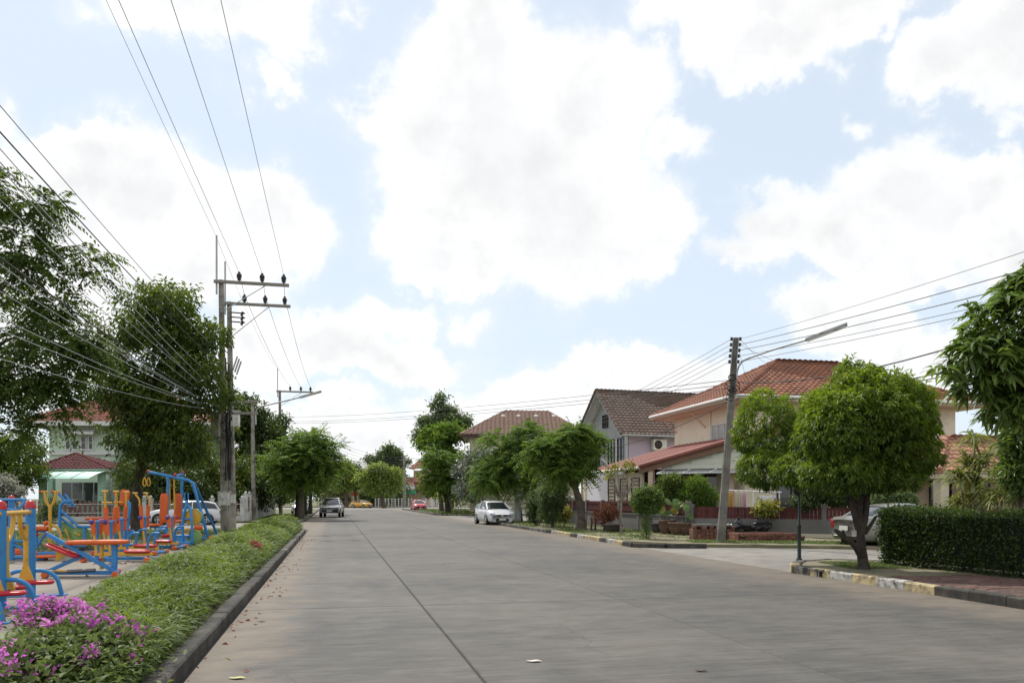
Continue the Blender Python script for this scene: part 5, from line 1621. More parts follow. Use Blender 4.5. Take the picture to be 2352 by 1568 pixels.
# far fences
def rail_fence(label, a0, b0_, mat, npost, h, nrail, name='rail_fence', bars=0):
    a0, b0_ = V(a0), V(b0_); t = thing(name, label, 'fence', a0)
    for k in range(npost):
        p = a0.lerp(b0_, k / (npost - 1)); mb = MB(); mb.box((p.x, p.y, h / 2 + .05), (.14, .14, h)); mb.build('fence_post', mat, t)
    for k in range(nrail):
        z = h * (k + .6) / nrail; mb = MB(); mb.beam(V((a0.x, a0.y, z)), V((b0_.x, b0_.y, z)), .05, .07); mb.build('rail', mat, t)
    for k in range(bars):
        p = a0.lerp(b0_, (k + .5) / bars); mb = MB(); mb.box((p.x, p.y, h / 2 + .08), (.05, .05, h * .85)); mb.build('bar', mat, t)
    return t
m_dgreen = M('dark_green_mesh', (.02, .05, .035), rough=.7, var=.1)
def YX(x, Y): return V(((x - HX) / F * Y, Y, 0))
rail_fence('long white far fence beyond the yellow car', YX(862, 153.5), YX(946, 153.5), m_white, 12, 1.7, 4)
rail_fence('white barred gate beyond the red car', YX(978, 132), YX(1022, 132), m_white, 4, 1.6, 2, 'gate', bars=16)
rail_fence('dark rail fence behind the grassy corner left of the white hatchback', RS(80, 16.5), RS(70 + 6, 24.5), m_dframe, 5, 1.7, 4)
mb = MB(); p, q = RS(76.5, 14.0), RS(75.5, 26); mb.beam(V((p.x, p.y, .25)), V((q.x, q.y, .25)), .16, .3)
prop(mb.build('low_wall', m_white), 'low white wall on the grassy corner left of the white hatchback', 'wall')
t = rail_fence('dark green mesh fence behind the trees right of the white hatchback', RS(54.2, 15.2), RS(53, 16.5) + V((0, 0, 0)), m_dgreen, 2, 1.6, 3)
GF = thing('mesh_fence', 'dark green mesh fence under the trees beside the white hatchback', 'fence', far_w)
p, q = far_w + nn * .8, far_w + nn * 8.5
mb = MB(); mb.beam(V((p.x, p.y, .85)), V((q.x, q.y, .85)), .03, 1.4); mb.build('mesh_sheet', m_dgreen, GF)
for k in range(5):
    c = p.lerp(q, k / 4); mb = MB(); mb.tube([V((c.x - .05, c.y, .05)), V((c.x - .05, c.y, 1.65))], .04, 6); mb.build('fence_post', M('green_post', (.12, .25, .17), rough=.5), GF)
for z in (.5, 1.0, 1.5):
    mb = MB(); mb.beam(V((p.x - .04, p.y, z)), V((q.x - .04, q.y, z)), .03, .03); mb.build('rail', M('green_post', (.12, .25, .17)), GF)
# ================================================================== outdoor exercise machines
def paint(name, col, rough=.38):
    return M(name, col, rough=rough, var=.08, scale=4, spec=.5, grime=(tuple(c * .5 + .03 for c in col), 9, .54, .70))
m_blue = paint('blue_paint', (.035, .235, .56)); m_yel = paint('yellow_paint', (.66, .36, .03)); m_red = paint('red_plastic', (.52, .018, .03), .3)
m_orn = paint('orange_plastic', (.68, .115, .012), .45); m_pur = paint('purple_plastic', (.085, .045, .24), .35); m_grn = paint('green_plastic', (.24, .40, .13), .5)
m_spring = M('spring_steel', (.20, .20, .21), rough=.4, metal=.7)
GZ = .095
GRP = 'painted exercise machines in the park'


class Machine:
    def __init__(self, name, label, loc):
        self.t = thing(name, label, 'exercise machine', V((loc[0], loc[1], GZ)), 0, GRP)

    def tube(self, name, pts, r, mat, n=10, smooth=0, parent=None):
        pts = [V(p) for p in pts]
        if smooth: pts = smooth_path(pts, smooth)
        mb = MB(); mb.tube(pts, r, n); return mb.build(name, mat, parent or self.t)

    def beam(self, name, a, b_, w, h, mat, up=(0, 0, 1)):
        mb = MB(); mb.beam(a, b_, w, h, up); return mb.build(name, mat, self.t, bevel=min(w, h) * .12)

    def ball(self, name, c, r, mat, parent=None):
        mb = MB(); mb.ball(c, r, 12); return mb.build(name, mat, parent or self.t)

    def foot(self, c, axis, mat=m_orn, r=.062, L=.16):
        ax = V(axis).normalized(); c = V(c)
        mb = MB(); mb.tube([c - ax * L / 2, c - ax * (L / 2 - .012), c + ax * (L / 2 - .012), c + ax * L / 2], [r * .86, r, r, r * .86], 12); return mb.build('foot_cap', mat, self.t)

    def pedal(self, c, d, L=.42, W=.15, mat=m_red):
        d = V(d).normalized(); s = V((-d.y, d.x, 0)); c = V(c)
        if s.length < .1: s = V((0, 1, 0))
        s.normalize(); u = d.cross(s)
        pts = []
        for i in range(20):
            a = 2 * math.pi * i / 20; x, y = math.cos(a), math.sin(a)
            pts.append(c + d * (L / 2 - W / 2) * (1 if x > 0 else -1) * min(1, abs(x) * 3) + d * x * W / 2 + s * y * W / 2)
        mb = MB(); mb.tube(pts + [pts[0]], .027, 8, caps=False)
        mb.add([p - u * .012 for p in pts] + [p - u * .03 for p in pts], [tuple(range(20)), tuple(range(39, 19, -1))])
        return mb.build('pedal', mat, self.t)

    def pad(self, name, a, b_, w, th, mat=m_orn, up=(0, 0, 1), nose=.3):
        a, b_ = V(a), V(b_); d = (b_ - a).normalized(); s = d.cross(V(up)).normalized(); u = s.cross(d)
        L = (b_ - a).length; vs, fs = [], []
        st = [(0, .55, .5), (.04, .82, .85), (.15, 1, 1), (.5, .92, 1.05), (.85, 1, 1), (.96, .82, .85), (1, .5, .5)]
        for (f_, kw, kh) in st:
            c = a + d * L * f_
            for i in range(12):
                t_ = 2 * math.pi * i / 12; x, y = math.cos(t_), math.sin(t_)
                x = math.copysign(abs(x) ** .5, x); y = math.copysign(abs(y) ** .6, y)
                vs.append(c + s * x * w / 2 * kw + u * y * th / 2 * kh)
        k = len(st)
        for i in range(k - 1):
            for j in range(12): fs.append((i * 12 + j, i * 12 + (j + 1) % 12, (i + 1) * 12 + (j + 1) % 12, (i + 1) * 12 + j))
        mb = MB(); mb.add(vs, fs, True); mb.add(vs[:12], [tuple(range(11, -1, -1))]); mb.add(vs[-12:], [tuple(range(12))]); return mb.build(name, mat, self.t)

    def disc(self, name, c, axis, r, th, mat, rim=None):
        mb = MB(); mb.lathe([(r * .2, -th * .5), (r * .9, -th * .5), (r, -th * .35), (r, th * .35), (r * .9, th * .5), (r * .2, th * .5)], c, 24, axis=axis); o = mb.build(name, mat, self.t)
        if rim:
            mb = MB(); mb.lathe([(r * .96, -th * .7), (r * 1.04, -th * .6), (r * 1.04, th * .6), (r * .96, th * .7), (r * .96, -th * .7)], c, 24, axis=axis, cap=False); mb.build('rim', rim, o)
        return o


def Zg(x, y): return V((x, y, GZ))


# --- 1: air walker with three posts, nearest
pb = G(70, 1383 - 14, 0); pb = V(((70 - HX) / F * 12.3, 12.3, GZ)); pa = V(((1.3 - HX) / F * 10.9, 10.9, GZ)); pcx = pa + (pa - pb)
mc = Machine('air_walker', 'nearest air walker with blue posts, red domes and red pedals at the left edge', pa)
up = V((0, 0, 1)); pp = V((-(pa - pb).y, (pa - pb).x, 0)).normalized()
if pp.x < 0: pp = -pp
for p in (pb, pa, pcx):
    mc.tube('post', [p, p + up * 1.36], .072, m_blue, 16)
    mb = MB(); mb.lathe([(.078, 0), (.078, .03), (.072, .07), (.05, .105), (.02, .122), (.001, .125)], p + up * 1.36, 16); mb.build('dome_cap', m_red, mc.t)
    mc.beam('base_plate', p - pp * .50 + up * .012, p + pp * .50 + up * .012, .16, .02, m_blue)
    for s in (-1, 1):
        q = p + pp * s * .06 + up * .40
        pts = [q, q + pp * s * .16 + up * -.02, q + pp * s * .30 + up * -.13, q + pp * s * .37 + up * -.40 + up * .02]
        mc.tube('arched_leg', pts, .032, m_blue, 10, smooth=4)
for (p, q) in ((pb, pa), (pa, pcx)):
    d = (q - p).normalized(); Lq = (q - p).length
    mc.tube('crossbar', [p + up * 1.30, q + up * 1.30], .038, m_yel)
    for (f_, sg) in ((.17, 1), (.83, -1)):
        c = p.lerp(q, f_)
        h0 = c + up * 1.08
        arm = mc.tube('swing_arm', [h0 + up * .03, c + up * .24], .036, m_yel)
        mb = MB(); mb.add([c + up * .50 + d * .036 + pp * .03, c + up * .50 - d * .036 + pp * .03, c + up * .24 - d * .05 + pp * .11, c + up * .24 + d * .05 + pp * .11, c + up * .50 + d * .036 - pp * .03, c + up * .50 - d * .036 - pp * .03, c + up * .24 - d * .05 - pp * .11, c + up * .24 + d * .05 - pp * .11],
                       [(0, 1, 2, 3), (7, 6, 5, 4), (0, 3, 7, 4), (1, 5, 6, 2), (3, 2, 6, 7)]); mb.build('arm_plate', m_yel, mc.t)
        mc.tube('grip_bracket', [p + d * Lq * (.5 - sg * .10) + up * 1.28, p + d * Lq * (.5 - sg * .13) + up * 1.10, p + d * Lq * (.5 - sg * .22) + up * .96, c + up * .90], .032, m_yel, smooth=4)
        mc.ball('pivot_ball', h0 + d * sg * .09 - pp * .04, .05, m_pur)
        mc.pedal(c + d * sg * .13 + up * .25 + pp * (.16 if sg > 0 else -.02), pp, .46, .16)

# --- 2: sit-up bench with springs
Yb = 15.5
mc = Machine('leg_press_bench', 'exercise bench with long orange pad and blue crossed beams', ZA(540, 870, Yb))
def fix(p, z=None):
    p = V(p); p.z = max(p.z, GZ + .02) if z is None else z
    return p
Bn, Bf = Yb - .22, Yb + .22
mc.pad('bench_pad', ZA(455, 622, Yb) , ZA(862, 616, Yb), .34, .10)
for Yq in (Yb - .07, Yb + .07):
    mc.beam('long_beam', ZA(318, 566, Yq), fix(ZA(792, 852, Yq), GZ + .07), .05, .075, m_blue)
mc.beam('short_beam', fix(ZA(300, 866, Yb), GZ + .07), ZA(552, 712, Yb), .05, .07, m_blue)
mc.beam('base_beam', fix(ZA(305, 862, Yb), GZ + .07), fix(ZA(770, 862, Yb), GZ + .07), .06, .075, m_blue)
mc.beam('seat_post', fix(ZA(770, 850, Yb), GZ + .07), ZA(772, 632, Yb), .07, .10, m_blue, up=(1, 0, 0))
mc.beam('cross_rail', ZA(600, 735, Yb + .02), ZA(770, 735, Yb + .02), .05, .07, m_blue)
for (x, ya) in ((300, 0), (775, 0)):
    a, b_ = fix(ZA(x, 866, Yb - .36), GZ + .066), fix(ZA(x + 18, 850, Yb + .36), GZ + .066)
    mc.tube('base_tube', [a, b_], .045, m_blue)
    mc.foot(a, b_ - a); mc.foot(b_, b_ - a)
mc.pedal(ZA(420, 675, Yb - .14), (ZA(520, 715, Yb) - ZA(325, 635, Yb)), .62, .2); mc.pedal(ZA(470, 690, Yb + .16), (ZA(570, 710, Yb) - ZA(375, 640, Yb)), .6, .18)
mb = MB(); mb.lathe([(.02, -.03), (.14, -.03), (.15, 0), (.14, .03), (.02, .03)], ZA(405, 705, Yb), 3, axis=(0, 1, 0), smooth=False); mb.build('pivot_plate', m_yel, mc.t)
mc.tube('spring', [ZA(455, 815, Yb - .05), ZA(640, 805, Yb - .05)], .032, m_spring); mc.tube('spring', [ZA(500, 668, Yb + .1), ZA(625, 662, Yb + .1)], .026, m_spring)
mc.tube('spring_hook', [ZA(325, 812, Yb - .05), ZA(450, 815, Yb - .05)], .02, m_yel)
mb = MB(); mb.tube([ZA(316, 812, Yb - .05) + V((math.cos(a) * .025, 0, math.sin(a) * .055)) for a in [i * .785 for i in range(9)]], .009, 6, caps=False); mb.build('hook_ring', m_yel, mc.t)
mc.beam('pivot_arm', ZA(684, 640, Yb - .02), ZA(684, 800, Yb - .02), .06, .06, m_yel, up=(0, 1, 0))
mc.ball('end_cap', ZA(318, 566, Yb), .055, m_pur)
mc.ball('end_bolt', ZA(680, 733, Yb - .07), .028, m_red)


# --- elliptical walkers
def elliptical(label, xA, Y, short=-.33, curved=False, ped=(.30, .98)):
    x0 = (xA * .341 - HX) / F * Y
    m = Machine('elliptical_walker', label, (x0, Y))
    zp = 1.05
    yn, yf = Y, Y + .42
    xs = x0 + short
    xl, xr = min(xs, x0) - .12, max(xs, x0 + 1.0) + .05
    ym = (yn + yf) / 2
    m.beam('base_beam', (xl, ym, GZ + .07), (xr, ym, GZ + .07), .08, .08, m_blue)
    for x in (xl, xr):
        m.tube('base_tube', [(x, yn - .14, GZ + .066), (x, yf + .14, GZ + .066)], .042, m_blue)
        m.foot((x, yn - .16, GZ + .066), (0, 1, 0)); m.foot((x, yf + .16, GZ + .066), (0, 1, 0))
    for x in (xs, x0):
        m.beam('upright', (x + .0, ym, GZ + .08), (x, ym, zp + .0), .09, .07, m_blue, up=(1, 0, 0))
        m.tube('pivot_shaft', [(x, yn - .02, zp), (x, yf + .02, zp)], .03, m_blue)
        for y in (yn, yf):
            sg = -1 if y == yn else 1
            sw = .10 * (1 if y == yn else -1)
            if x == x0:
                m.tube('foam_sleeve', [(x - sw * .2, y, zp + .35), (x + sw * .3, y, zp - .30)], .056, m_orn, 12)
                if curved: pts = [(x - sw * .55, y, zp + .33), (x - sw * .6, y, zp + .52), (x - .10 - sw * .6, y, zp + .66), (x - .12 - sw * .6, y, zp + .72)]
                else: pts = [(x - sw * .2, y, zp + .33), (x - sw * .24, y, zp + .56), (x - sw * .28, y, zp + .73)]
                h = m.tube('handle', pts, .026, m_yel, smooth=3)
                e = V(pts[-1]); m.tube('handle_grip', [e + V((-.07, 0, .0)), e + V((.07, 0, .0))], .022, m_yel)
                if not curved and y == yn: m.tube('handle_tie', [(x - sw * .6 - .04, y, zp + .46), (x - sw * .6 + .20, y, zp + .46)], .018, m_yel)
            else:
                m.tube('foam_sleeve', [(x, y, zp + .06), (x + sw * .45, y, zp - .30)], .056, m_orn, 12)
            m.ball('pivot_ball', (x, y - .06 if y == yn else y + .06, zp), .062, m_pur)
            m.tube('rocker_arm', [(x + sw * .4, y, zp - .28), (x + sw, y, GZ + .19)], .030, m_yel)
            m.ball('joint_ball', (x + sw, y - .05 * -sg * -1, GZ + .20), .042, m_pur)
    for y in (yn, yf):
        sw = .10 * (1 if y == yn else -1)
        m.beam('pedal_bar', (min(xs, x0) + sw - .05, y, GZ + .18), (x0 + sw + 1.0, y, GZ + .18), .05, .06, m_yel)
        m.pedal((x0 + sw + (ped[0] + ped[1]) / 2, y, GZ + .25), (1, 0, 0), ped[1] - ped[0] - .1, .17)
    for x in (x0 + .48, x0 + .98):
        m.tube('guard_arch', [(x - .22, yf + .10, GZ + .08), (x - .22, yf + .10, .55), (x - .12, yf + .10, .74), (x + .06, yf + .10, .76)], .03, m_blue, smooth=4)
    return m


elliptical('front elliptical walker with orange sleeves behind the exercise bench', 715, 19.0)
elliptical('middle elliptical walker with upright yellow handles in the machine row', 792, 21.3, short=-.42)
elliptical('rear elliptical walker with bent yellow handles near the tree trunk', 952, 23.6, short=.80, curved=True, ped=(.25, .85))

# --- pull-down frame with seats
Yp = 29.0
mc = Machine('pull_down_frame', 'tall blue pull-down frame with yellow ring handles and orange backrests', ZA(1200, 600, Yp))
yn, yf = Yp - .35, Yp + .9
def leg_to(x, y): p = ZA(x, y, 1); k = G(x * .341, 1033.6 + y * .341, GZ); return k
mc.tube('top_beam', [ZA(1000, 146, yn), ZA(1150, 176, yn + .1), ZA(1270, 202, yn + .2), ZA(1300, 225, yn + .2), leg_to(1402, 600) + V((0, 0, .05))], .055, m_blue, 12)
mc.tube('rear_leg', [ZA(1280, 208, yn + .25), ZA(1310, 225, yf), leg_to(1466, 580) + V((0, 0, .05))], .05, m_blue, 12)
mc.tube('upright', [ZA(1132, 180, yn + .1), V((ZA(1122, 600, yn + .1).x, yn + .1, GZ))], .05, m_blue, 12)
mc.tube('upright', [ZA(1228, 152, yf), V((ZA(1215, 600, yf).x, yf, GZ))], .05, m_blue, 12)
mc.tube('top_tie', [ZA(1160, 180, yn + .1), ZA(1228, 158, yf)], .04, m_blue)
mc.tube('base_tube', [V((ZA(1122, 600, yn + .1).x, yn + .1, GZ + .05)), leg_to(1402, 600) + V((0, 0, .05))], .045, m_blue)
mc.tube('base_tube', [leg_to(1402, 600) + V((0, 0, .05)), leg_to(1466, 580) + V((0, 0, .05))], .045, m_blue)
for q in (leg_to(1402, 600), leg_to(1466, 580)): mc.foot(q + V((.12, -.02, .06)), (1, 0, 0), r=.07, L=.2)
for (x, y, Yq) in ((1000, 143, yn), (1180, 165, yn + .1), (1229, 148, yf)): mc.ball('end_cap', ZA(x, y, Yq), .062, m_red)
for (x, Yq) in ((974, yn), (1001, yn + .1)):
    mc.tube('chain', [ZA(995, 158, yn), ZA(x, 180, Yq)], .012, m_spring, 6)
    mb = MB(); c = ZA(x, 212, Yq); mb.tube([c + V((math.cos(a) * .055 * (1 - .45 * math.sin(a)), 0, math.sin(a) * .15)) for a in [i * math.pi / 8 for i in range(17)]], .022, 8, caps=False); mb.build('ring_handle', m_yel, mc.t)
for (x, y0, y1) in ((1141, 195, 400), (1172, 192, 398)): mc.tube('pull_bar', [ZA(x, y0, yn + .3), ZA(x + 3, y1, yn + .3)], .033, m_yel)
mc.pad('backrest', ZA(1107, 290, yn + .05), ZA(1100, 490, yn + .05), .30, .11, up=(0, 1, 0)); mc.pad('backrest', ZA(1200, 290, yf - .1), ZA(1196, 470, yf - .1), .28, .09, up=(0, 1, 0))
mc.pad('seat', ZA(992, 506, yn), ZA(1092, 500, yn), .36, .10); mc.pad('seat', ZA(1150, 486, yf - .2), ZA(1190, 480, yf - .2), .3, .08)
mc.tube('seat_bracket', [ZA(1010, 518, yn), ZA(1085, 518, yn), ZA(1125, 560, yn + .1)], .035, m_blue); mc.tube('seat_bracket', [ZA(1040, 520, yn), ZA(1065, 560, yn), ZA(1120, 580, yn + .1)], .03, m_blue)

# --- exercise bike beyond
Yk = 26.0
mc = Machine('exercise_bike', 'blue exercise bike with yellow and green wheels under the tall frame', ZA(1255, 655, Yk))
def gz(p): p = V(p); p.z = GZ + .06; return p
mc.tube('frame_tube', [gz(ZA(1232, 640, Yk)), ZA(1232, 460, Yk), ZA(1255, 380, Yk), ZA(1262, 350, Yk)], .045, m_blue, smooth=3)
mc.tube('frame_tube', [gz(ZA(1295, 655, Yk - .1)), ZA(1293, 500, Yk - .1), ZA(1285, 400, Yk), ZA(1262, 372, Yk)], .042, m_blue, smooth=3)
mc.tube('frame_tube', [ZA(1225, 463, Yk), ZA(1295, 463, Yk)], .03, m_blue); mc.tube('frame_tube', [ZA(1180, 575, Yk), ZA(1285, 575, Yk)], .035, m_blue)
mc.tube('frame_tube', [gz(ZA(1178, 650, Yk)), ZA(1180, 560, Yk), ZA(1195, 535, Yk), ZA(1232, 525, Yk)], .035, m_blue, smooth=3)
for x in (1244, 1268): mc.tube('handle', [ZA(1258, 352, Yk), ZA(x, 335, Yk - .05), ZA(x, 285, Yk - .05)], .022, m_blue)
mc.disc('flywheel', ZA(1302, 450, Yk + .12), (.12, -1, 0), .27, .07, m_yel, m_grn); mc.disc('wheel', ZA(1310, 584, Yk + .10), (.12, -1, 0), .22, .06, m_grn, m_grn)
mc.beam('base_plate', gz(ZA(1165, 655, Yk)) , gz(ZA(1300, 655, Yk)), .5, .10, m_blue); mc.beam('yellow_bar', ZA(1160, 634, Yk - .1), ZA(1285, 634, Yk - .1), .05, .06, m_yel)
mc.pad('saddle', ZA(1180, 485, Yk + .5), ZA(1190, 470, Yk + .5) + V((.3, 0, 0)), .22, .09)
mc.tube('crank', [ZA(1262, 600, Yk), ZA(1290, 520, Yk)], .016, m_spring)
# rower behind it
Yr = 27.6
mc = Machine('rowing_machine', 'low rowing machine with slanting red rails between the walkers and the bike', ZA(1170, 640, Yr))
mc.beam('rail', ZA(1090, 590, Yr), ZA(1340, 545, Yr), .06, .08, m_yel); mc.beam('rail', ZA(1130, 555, Yr + .3), ZA(1350, 520, Yr + .3), .06, .08, m_yel)
mc.pad('seat', ZA(1090, 578, Yr), ZA(1165, 568, Yr), .3, .10, m_red); mc.pad('footrest', ZA(1310, 520, Yr), ZA(1362, 520, Yr), .2, .16)
mc.tube('support', [gz(ZA(1110, 600, Yr)), ZA(1110, 588, Yr)], .04, m_blue); mc.tube('support', [gz(ZA(1325, 600, Yr)), ZA(1325, 550, Yr)], .04, m_blue); mc.tube('base_tube', [gz(ZA(1110, 600, Yr)), gz(ZA(1325, 600, Yr))], .04, m_blue)
mc.tube('pull_arm', [ZA(1190, 560, Yr), ZA(1150, 500, Yr), ZA(1125, 480, Yr)], .025, m_yel)

# --- seat with tall back, behind the walkers
Ys = 25.0
mc = Machine('backrest_chair_machine', 'blue curved chair machine with tall orange backrest behind the middle walker', ZA(860, 590, Ys))
mc.tube('back_frame', [gz(ZA(862, 600, Ys)), ZA(862, 470, Ys), ZA(872, 380, Ys), ZA(860, 345, Ys), ZA(835, 335, Ys)], .05, m_blue, smooth=3)
mc.tube('back_frame', [gz(ZA(842, 600, Ys + .1)), ZA(842, 460, Ys + .1), ZA(850, 350, Ys + .1), ZA(856, 268, Ys + .1)], .045, m_blue)
mc.pad('backrest', ZA(846, 266, Ys), ZA(832, 372, Ys), .3, .10, up=(0, 1, 0)); mc.pad('seat', ZA(770, 505, Ys), ZA(840, 500, Ys), .34, .1)
mc.tube('post', [gz(ZA(776, 600, Ys + .2)), ZA(776, 300, Ys + .2)], .045, m_blue); mc.ball('dome_cap', ZA(776, 300, Ys + .2), .055, m_red); mc.ball('stop', ZA(776, 352, Ys + .15), .055, m_red)
mc.tube('foot_arm', [ZA(862, 560, Ys), ZA(895, 540, Ys), ZA(905, 570, Ys)], .035, m_blue, smooth=3); mc.ball('end_cap', ZA(865, 535, Ys), .05, m_red)
mc.tube('base_tube', [gz(ZA(770, 600, Ys)), gz(ZA(900, 600, Ys))], .045, m_blue)

# --- horse rider with the Y handle
Yo = 21.0
mc = Machine('horse_rider', 'rider machine with yellow fork shaped handle and orange saddle', C3(560, 960, Yo))
mc.tube('handle_post', [C3(625, 930, Yo), C3(628, 390, Yo)], .042, m_yel, 12)
for s, xe in ((-1, 560), (1, 696)):
    mc.tube('handle_fork', [C3(628, 395, Yo), C3(628 + s * 40, 350, Yo), C3(xe + (8 if s < 0 else -4), 270, Yo), C3(xe, 200, Yo)], .034, m_yel, smooth=4)
    g_ = mc.tube('handle_grip', [C3(xe - 55, 204, Yo), C3(xe + 50, 204, Yo)], .026, m_yel); mc.ball('grip_end', C3(xe - 50 if s < 0 else xe - 40, 204, Yo), .034, m_red)
mc.tube('saddle_arch', [C3(650, 622, Yo), C3(715, 650, Yo), C3(750, 720, Yo), C3(765, 800, Yo), C3(770, 930, Yo)], .036, m_yel, smooth=4)
mc.pad('saddle', C3(440, 668, Yo), C3(608, 668, Yo), .30, .12); mc.ball('knee_roll', C3(580, 600, Yo + .1), .07, m_orn)
mc.tube('seat_tube', [C3(590, 700, Yo), C3(460, 900, Yo)], .035, m_blue); mc.tube('seat_rail', [C3(440, 690, Yo), C3(590, 690, Yo)], .045, m_blue); mc.tube('seat_tube', [C3(460, 700, Yo), C3(466, 910, Yo)], .035, m_blue)
mc.tube('base_tube', [gz(C3(440, 940, Yo)), gz(C3(780, 940, Yo))], .05, m_blue); mc.tube('footrest', [C3(545, 800, Yo - .2), C3(545, 800, Yo + .2)], .02, m_spring)
for p in (gz(C3(440, 940, Yo)), gz(C3(780, 940, Yo))): mc.foot(p, (1, 0, 0))
mc.ball('pivot_ball', C3(465, 740, Yo - .06), .04, m_red)

# --- second bike with blue curved bars
Yw = 24.5
mc = Machine('recumbent_bike', 'blue recumbent bike with slanted twin handle bars in front of the picket fence', C3(900, 800, Yw))
mc.tube('main_frame', [C3(745, 690, Yw), C3(752, 480, Yw), C3(765, 380, Yw), C3(815, 330, Yw), C3(890, 330, Yw)], .05, m_blue, 12, smooth=4)
for dx, dY in ((0, 0), (72, .12)):
    mc.tube('handle_bar', [C3(742 + dx, 238, Yw + dY), C3(885 + dx * .75, 392, Yw + dY)], .036, m_blue); mc.ball('bar_end', C3(742 + dx, 238, Yw + dY), .04, m_pur)
mc.tube('slant_tube', [C3(765, 440, Yw), C3(930, 590, Yw), C3(985, 640, Yw), C3(1140, 646, Yw)], .042, m_blue, smooth=3); mc.tube('slant_tube', [C3(770, 540, Yw + .15), C3(900, 640, Yw + .15), C3(950, 672, Yw + .15)], .036, m_blue)
mc.disc('wheel', C3(840, 690, Yw + .25), (.2, -1, 0), .24, .06, m_grn, m_grn); mc.disc('wheel', C3(1010, 745, Yw + .15), (.2, -1, 0), .26, .06, m_grn, m_grn)
mc.tube('crank', [C3(815, 670, Yw), C3(875, 795, Yw), C3(780, 795, Yw)], .028, m_yel); mc.tube('crank', [C3(930, 720, Yw), C3(1010, 755, Yw)], .028, m_yel); mc.ball('hub', C3(780, 720, Yw), .04, m_pur)
mc.tube('stand', [gz(C3(745, 800, Yw)), C3(745, 680, Yw)], .05, m_blue); mc.tube('stand', [gz(C3(1060, 800, Yw)), C3(1060, 650, Yw)], .045, m_blue); mc.tube('base_tube', [gz(C3(735, 800, Yw)), gz(C3(1075, 800, Yw))], .045, m_blue)
mc.pad('saddle', C3(1085, 545, Yw), C3(1275, 540, Yw), .32, .10)

# --- waist twister station
Yt = 19.6
ctr = C3(145, 1085, Yt); ctr.z = GZ
mc = Machine('waist_twister', 'waist twister station with blue post, curved handrail and round orange plates', ctr)
mc.tube('post', [ctr, C3(145, 300, Yt)], .07, m_blue, 14); mb = MB(); mb.lathe([(.078, 0), (.072, .05), (.04, .09), (.001, .10)], C3(145, 300, Yt), 14); mb.build('dome_cap', m_red, mc.t)
mc.tube('handrail', [C3(-60, 306, Yt - .2), C3(145, 304, Yt - .2), C3(325, 304, Yt - .2)], .03, m_blue)
mc.tube('hand_loop', [C3(310, 304, Yt - .2), C3(285, 370, Yt - .25), C3(215, 425, Yt - .3), C3(120, 430, Yt - .3), C3(40, 395, Yt - .28), C3(0, 330, Yt - .2)], .03, m_blue, smooth=4)
mc.tube('arched_leg', [C3(165, 880, Yt), C3(230, 890, Yt), C3(285, 940, Yt), C3(300, 1030, Yt)], .034, m_blue, smooth=4); mc.tube('arched_leg', [C3(125, 880, Yt), C3(60, 890, Yt), C3(10, 940, Yt), C3(0, 1030, Yt)], .034, m_blue, smooth=4)
mc.tube('ground_rail', [fix(C3(90, 1030, Yt)), fix(C3(325, 1030, Yt))], .04, m_blue); mc.tube('ground_rail', [fix(C3(170, 830, Yt)), fix(C3(330, 826, Yt))], .03, m_blue)
for (x, y, Yq) in ((150, 978, Yt + .5), (575, 1016, Yt - .1)):
    c = C3(x, y, Yq); mc.disc('twist_plate', c, (0, 0, 1), .25, .06, m_orn); mc.tube('plate_stub', [V((c.x, c.y, GZ)), c], .05, m_dframe)
mc.tube('link_rail', [fix(C3(300, 1050, Yt)), fix(C3(575, 1060, Yt - .1))], .035, m_blue)
mc.foot(C3(265, 950, Yt + .6), (1, 0, 0), r=.07, L=.3)
# ================================================================== cars (local frame: x across, y forward, z up)
m_tyre = M('tyre_rubber', (.02, .02, .02), rough=.8, var=.1); m_rim = M('alloy_rim', (.45, .46, .47), rough=.35, metal=.8, var=.05)
m_cglass = M('car_glass', (.018, .022, .025), rough=.05, var=.02, spec=.9); m_plast = M('black_plastic', (.018, .018, .02), rough=.5, var=.1)
m_lens = M('headlight_lens', (.20, .21, .23), rough=.12, var=.05, spec=.8); m_tail = M('tail_lens', (.35, .01, .01), rough=.2, var=.05, spec=.6); m_plate = M('number_plate', (.62, .62, .58), rough=.5, var=.04)
m_chrome = M('chrome', (.6, .6, .62), rough=.15, metal=1.0, var=.02)


def car_paint(name, col, metal=.0): return M(name, col, rough=.28, var=.02, metal=metal, spec=.5, coat=.7)


def loft(rings, closed=False, smooth=True):
    vs, fs = [], []; n = len(rings[0])
    for r in rings: vs += r
    for i in range(len(rings) - 1):
        for j in range(n - 1):
            fs.append((i * n + j, (i + 1) * n + j, (i + 1) * n + j + 1, i * n + j + 1))
    return vs, fs


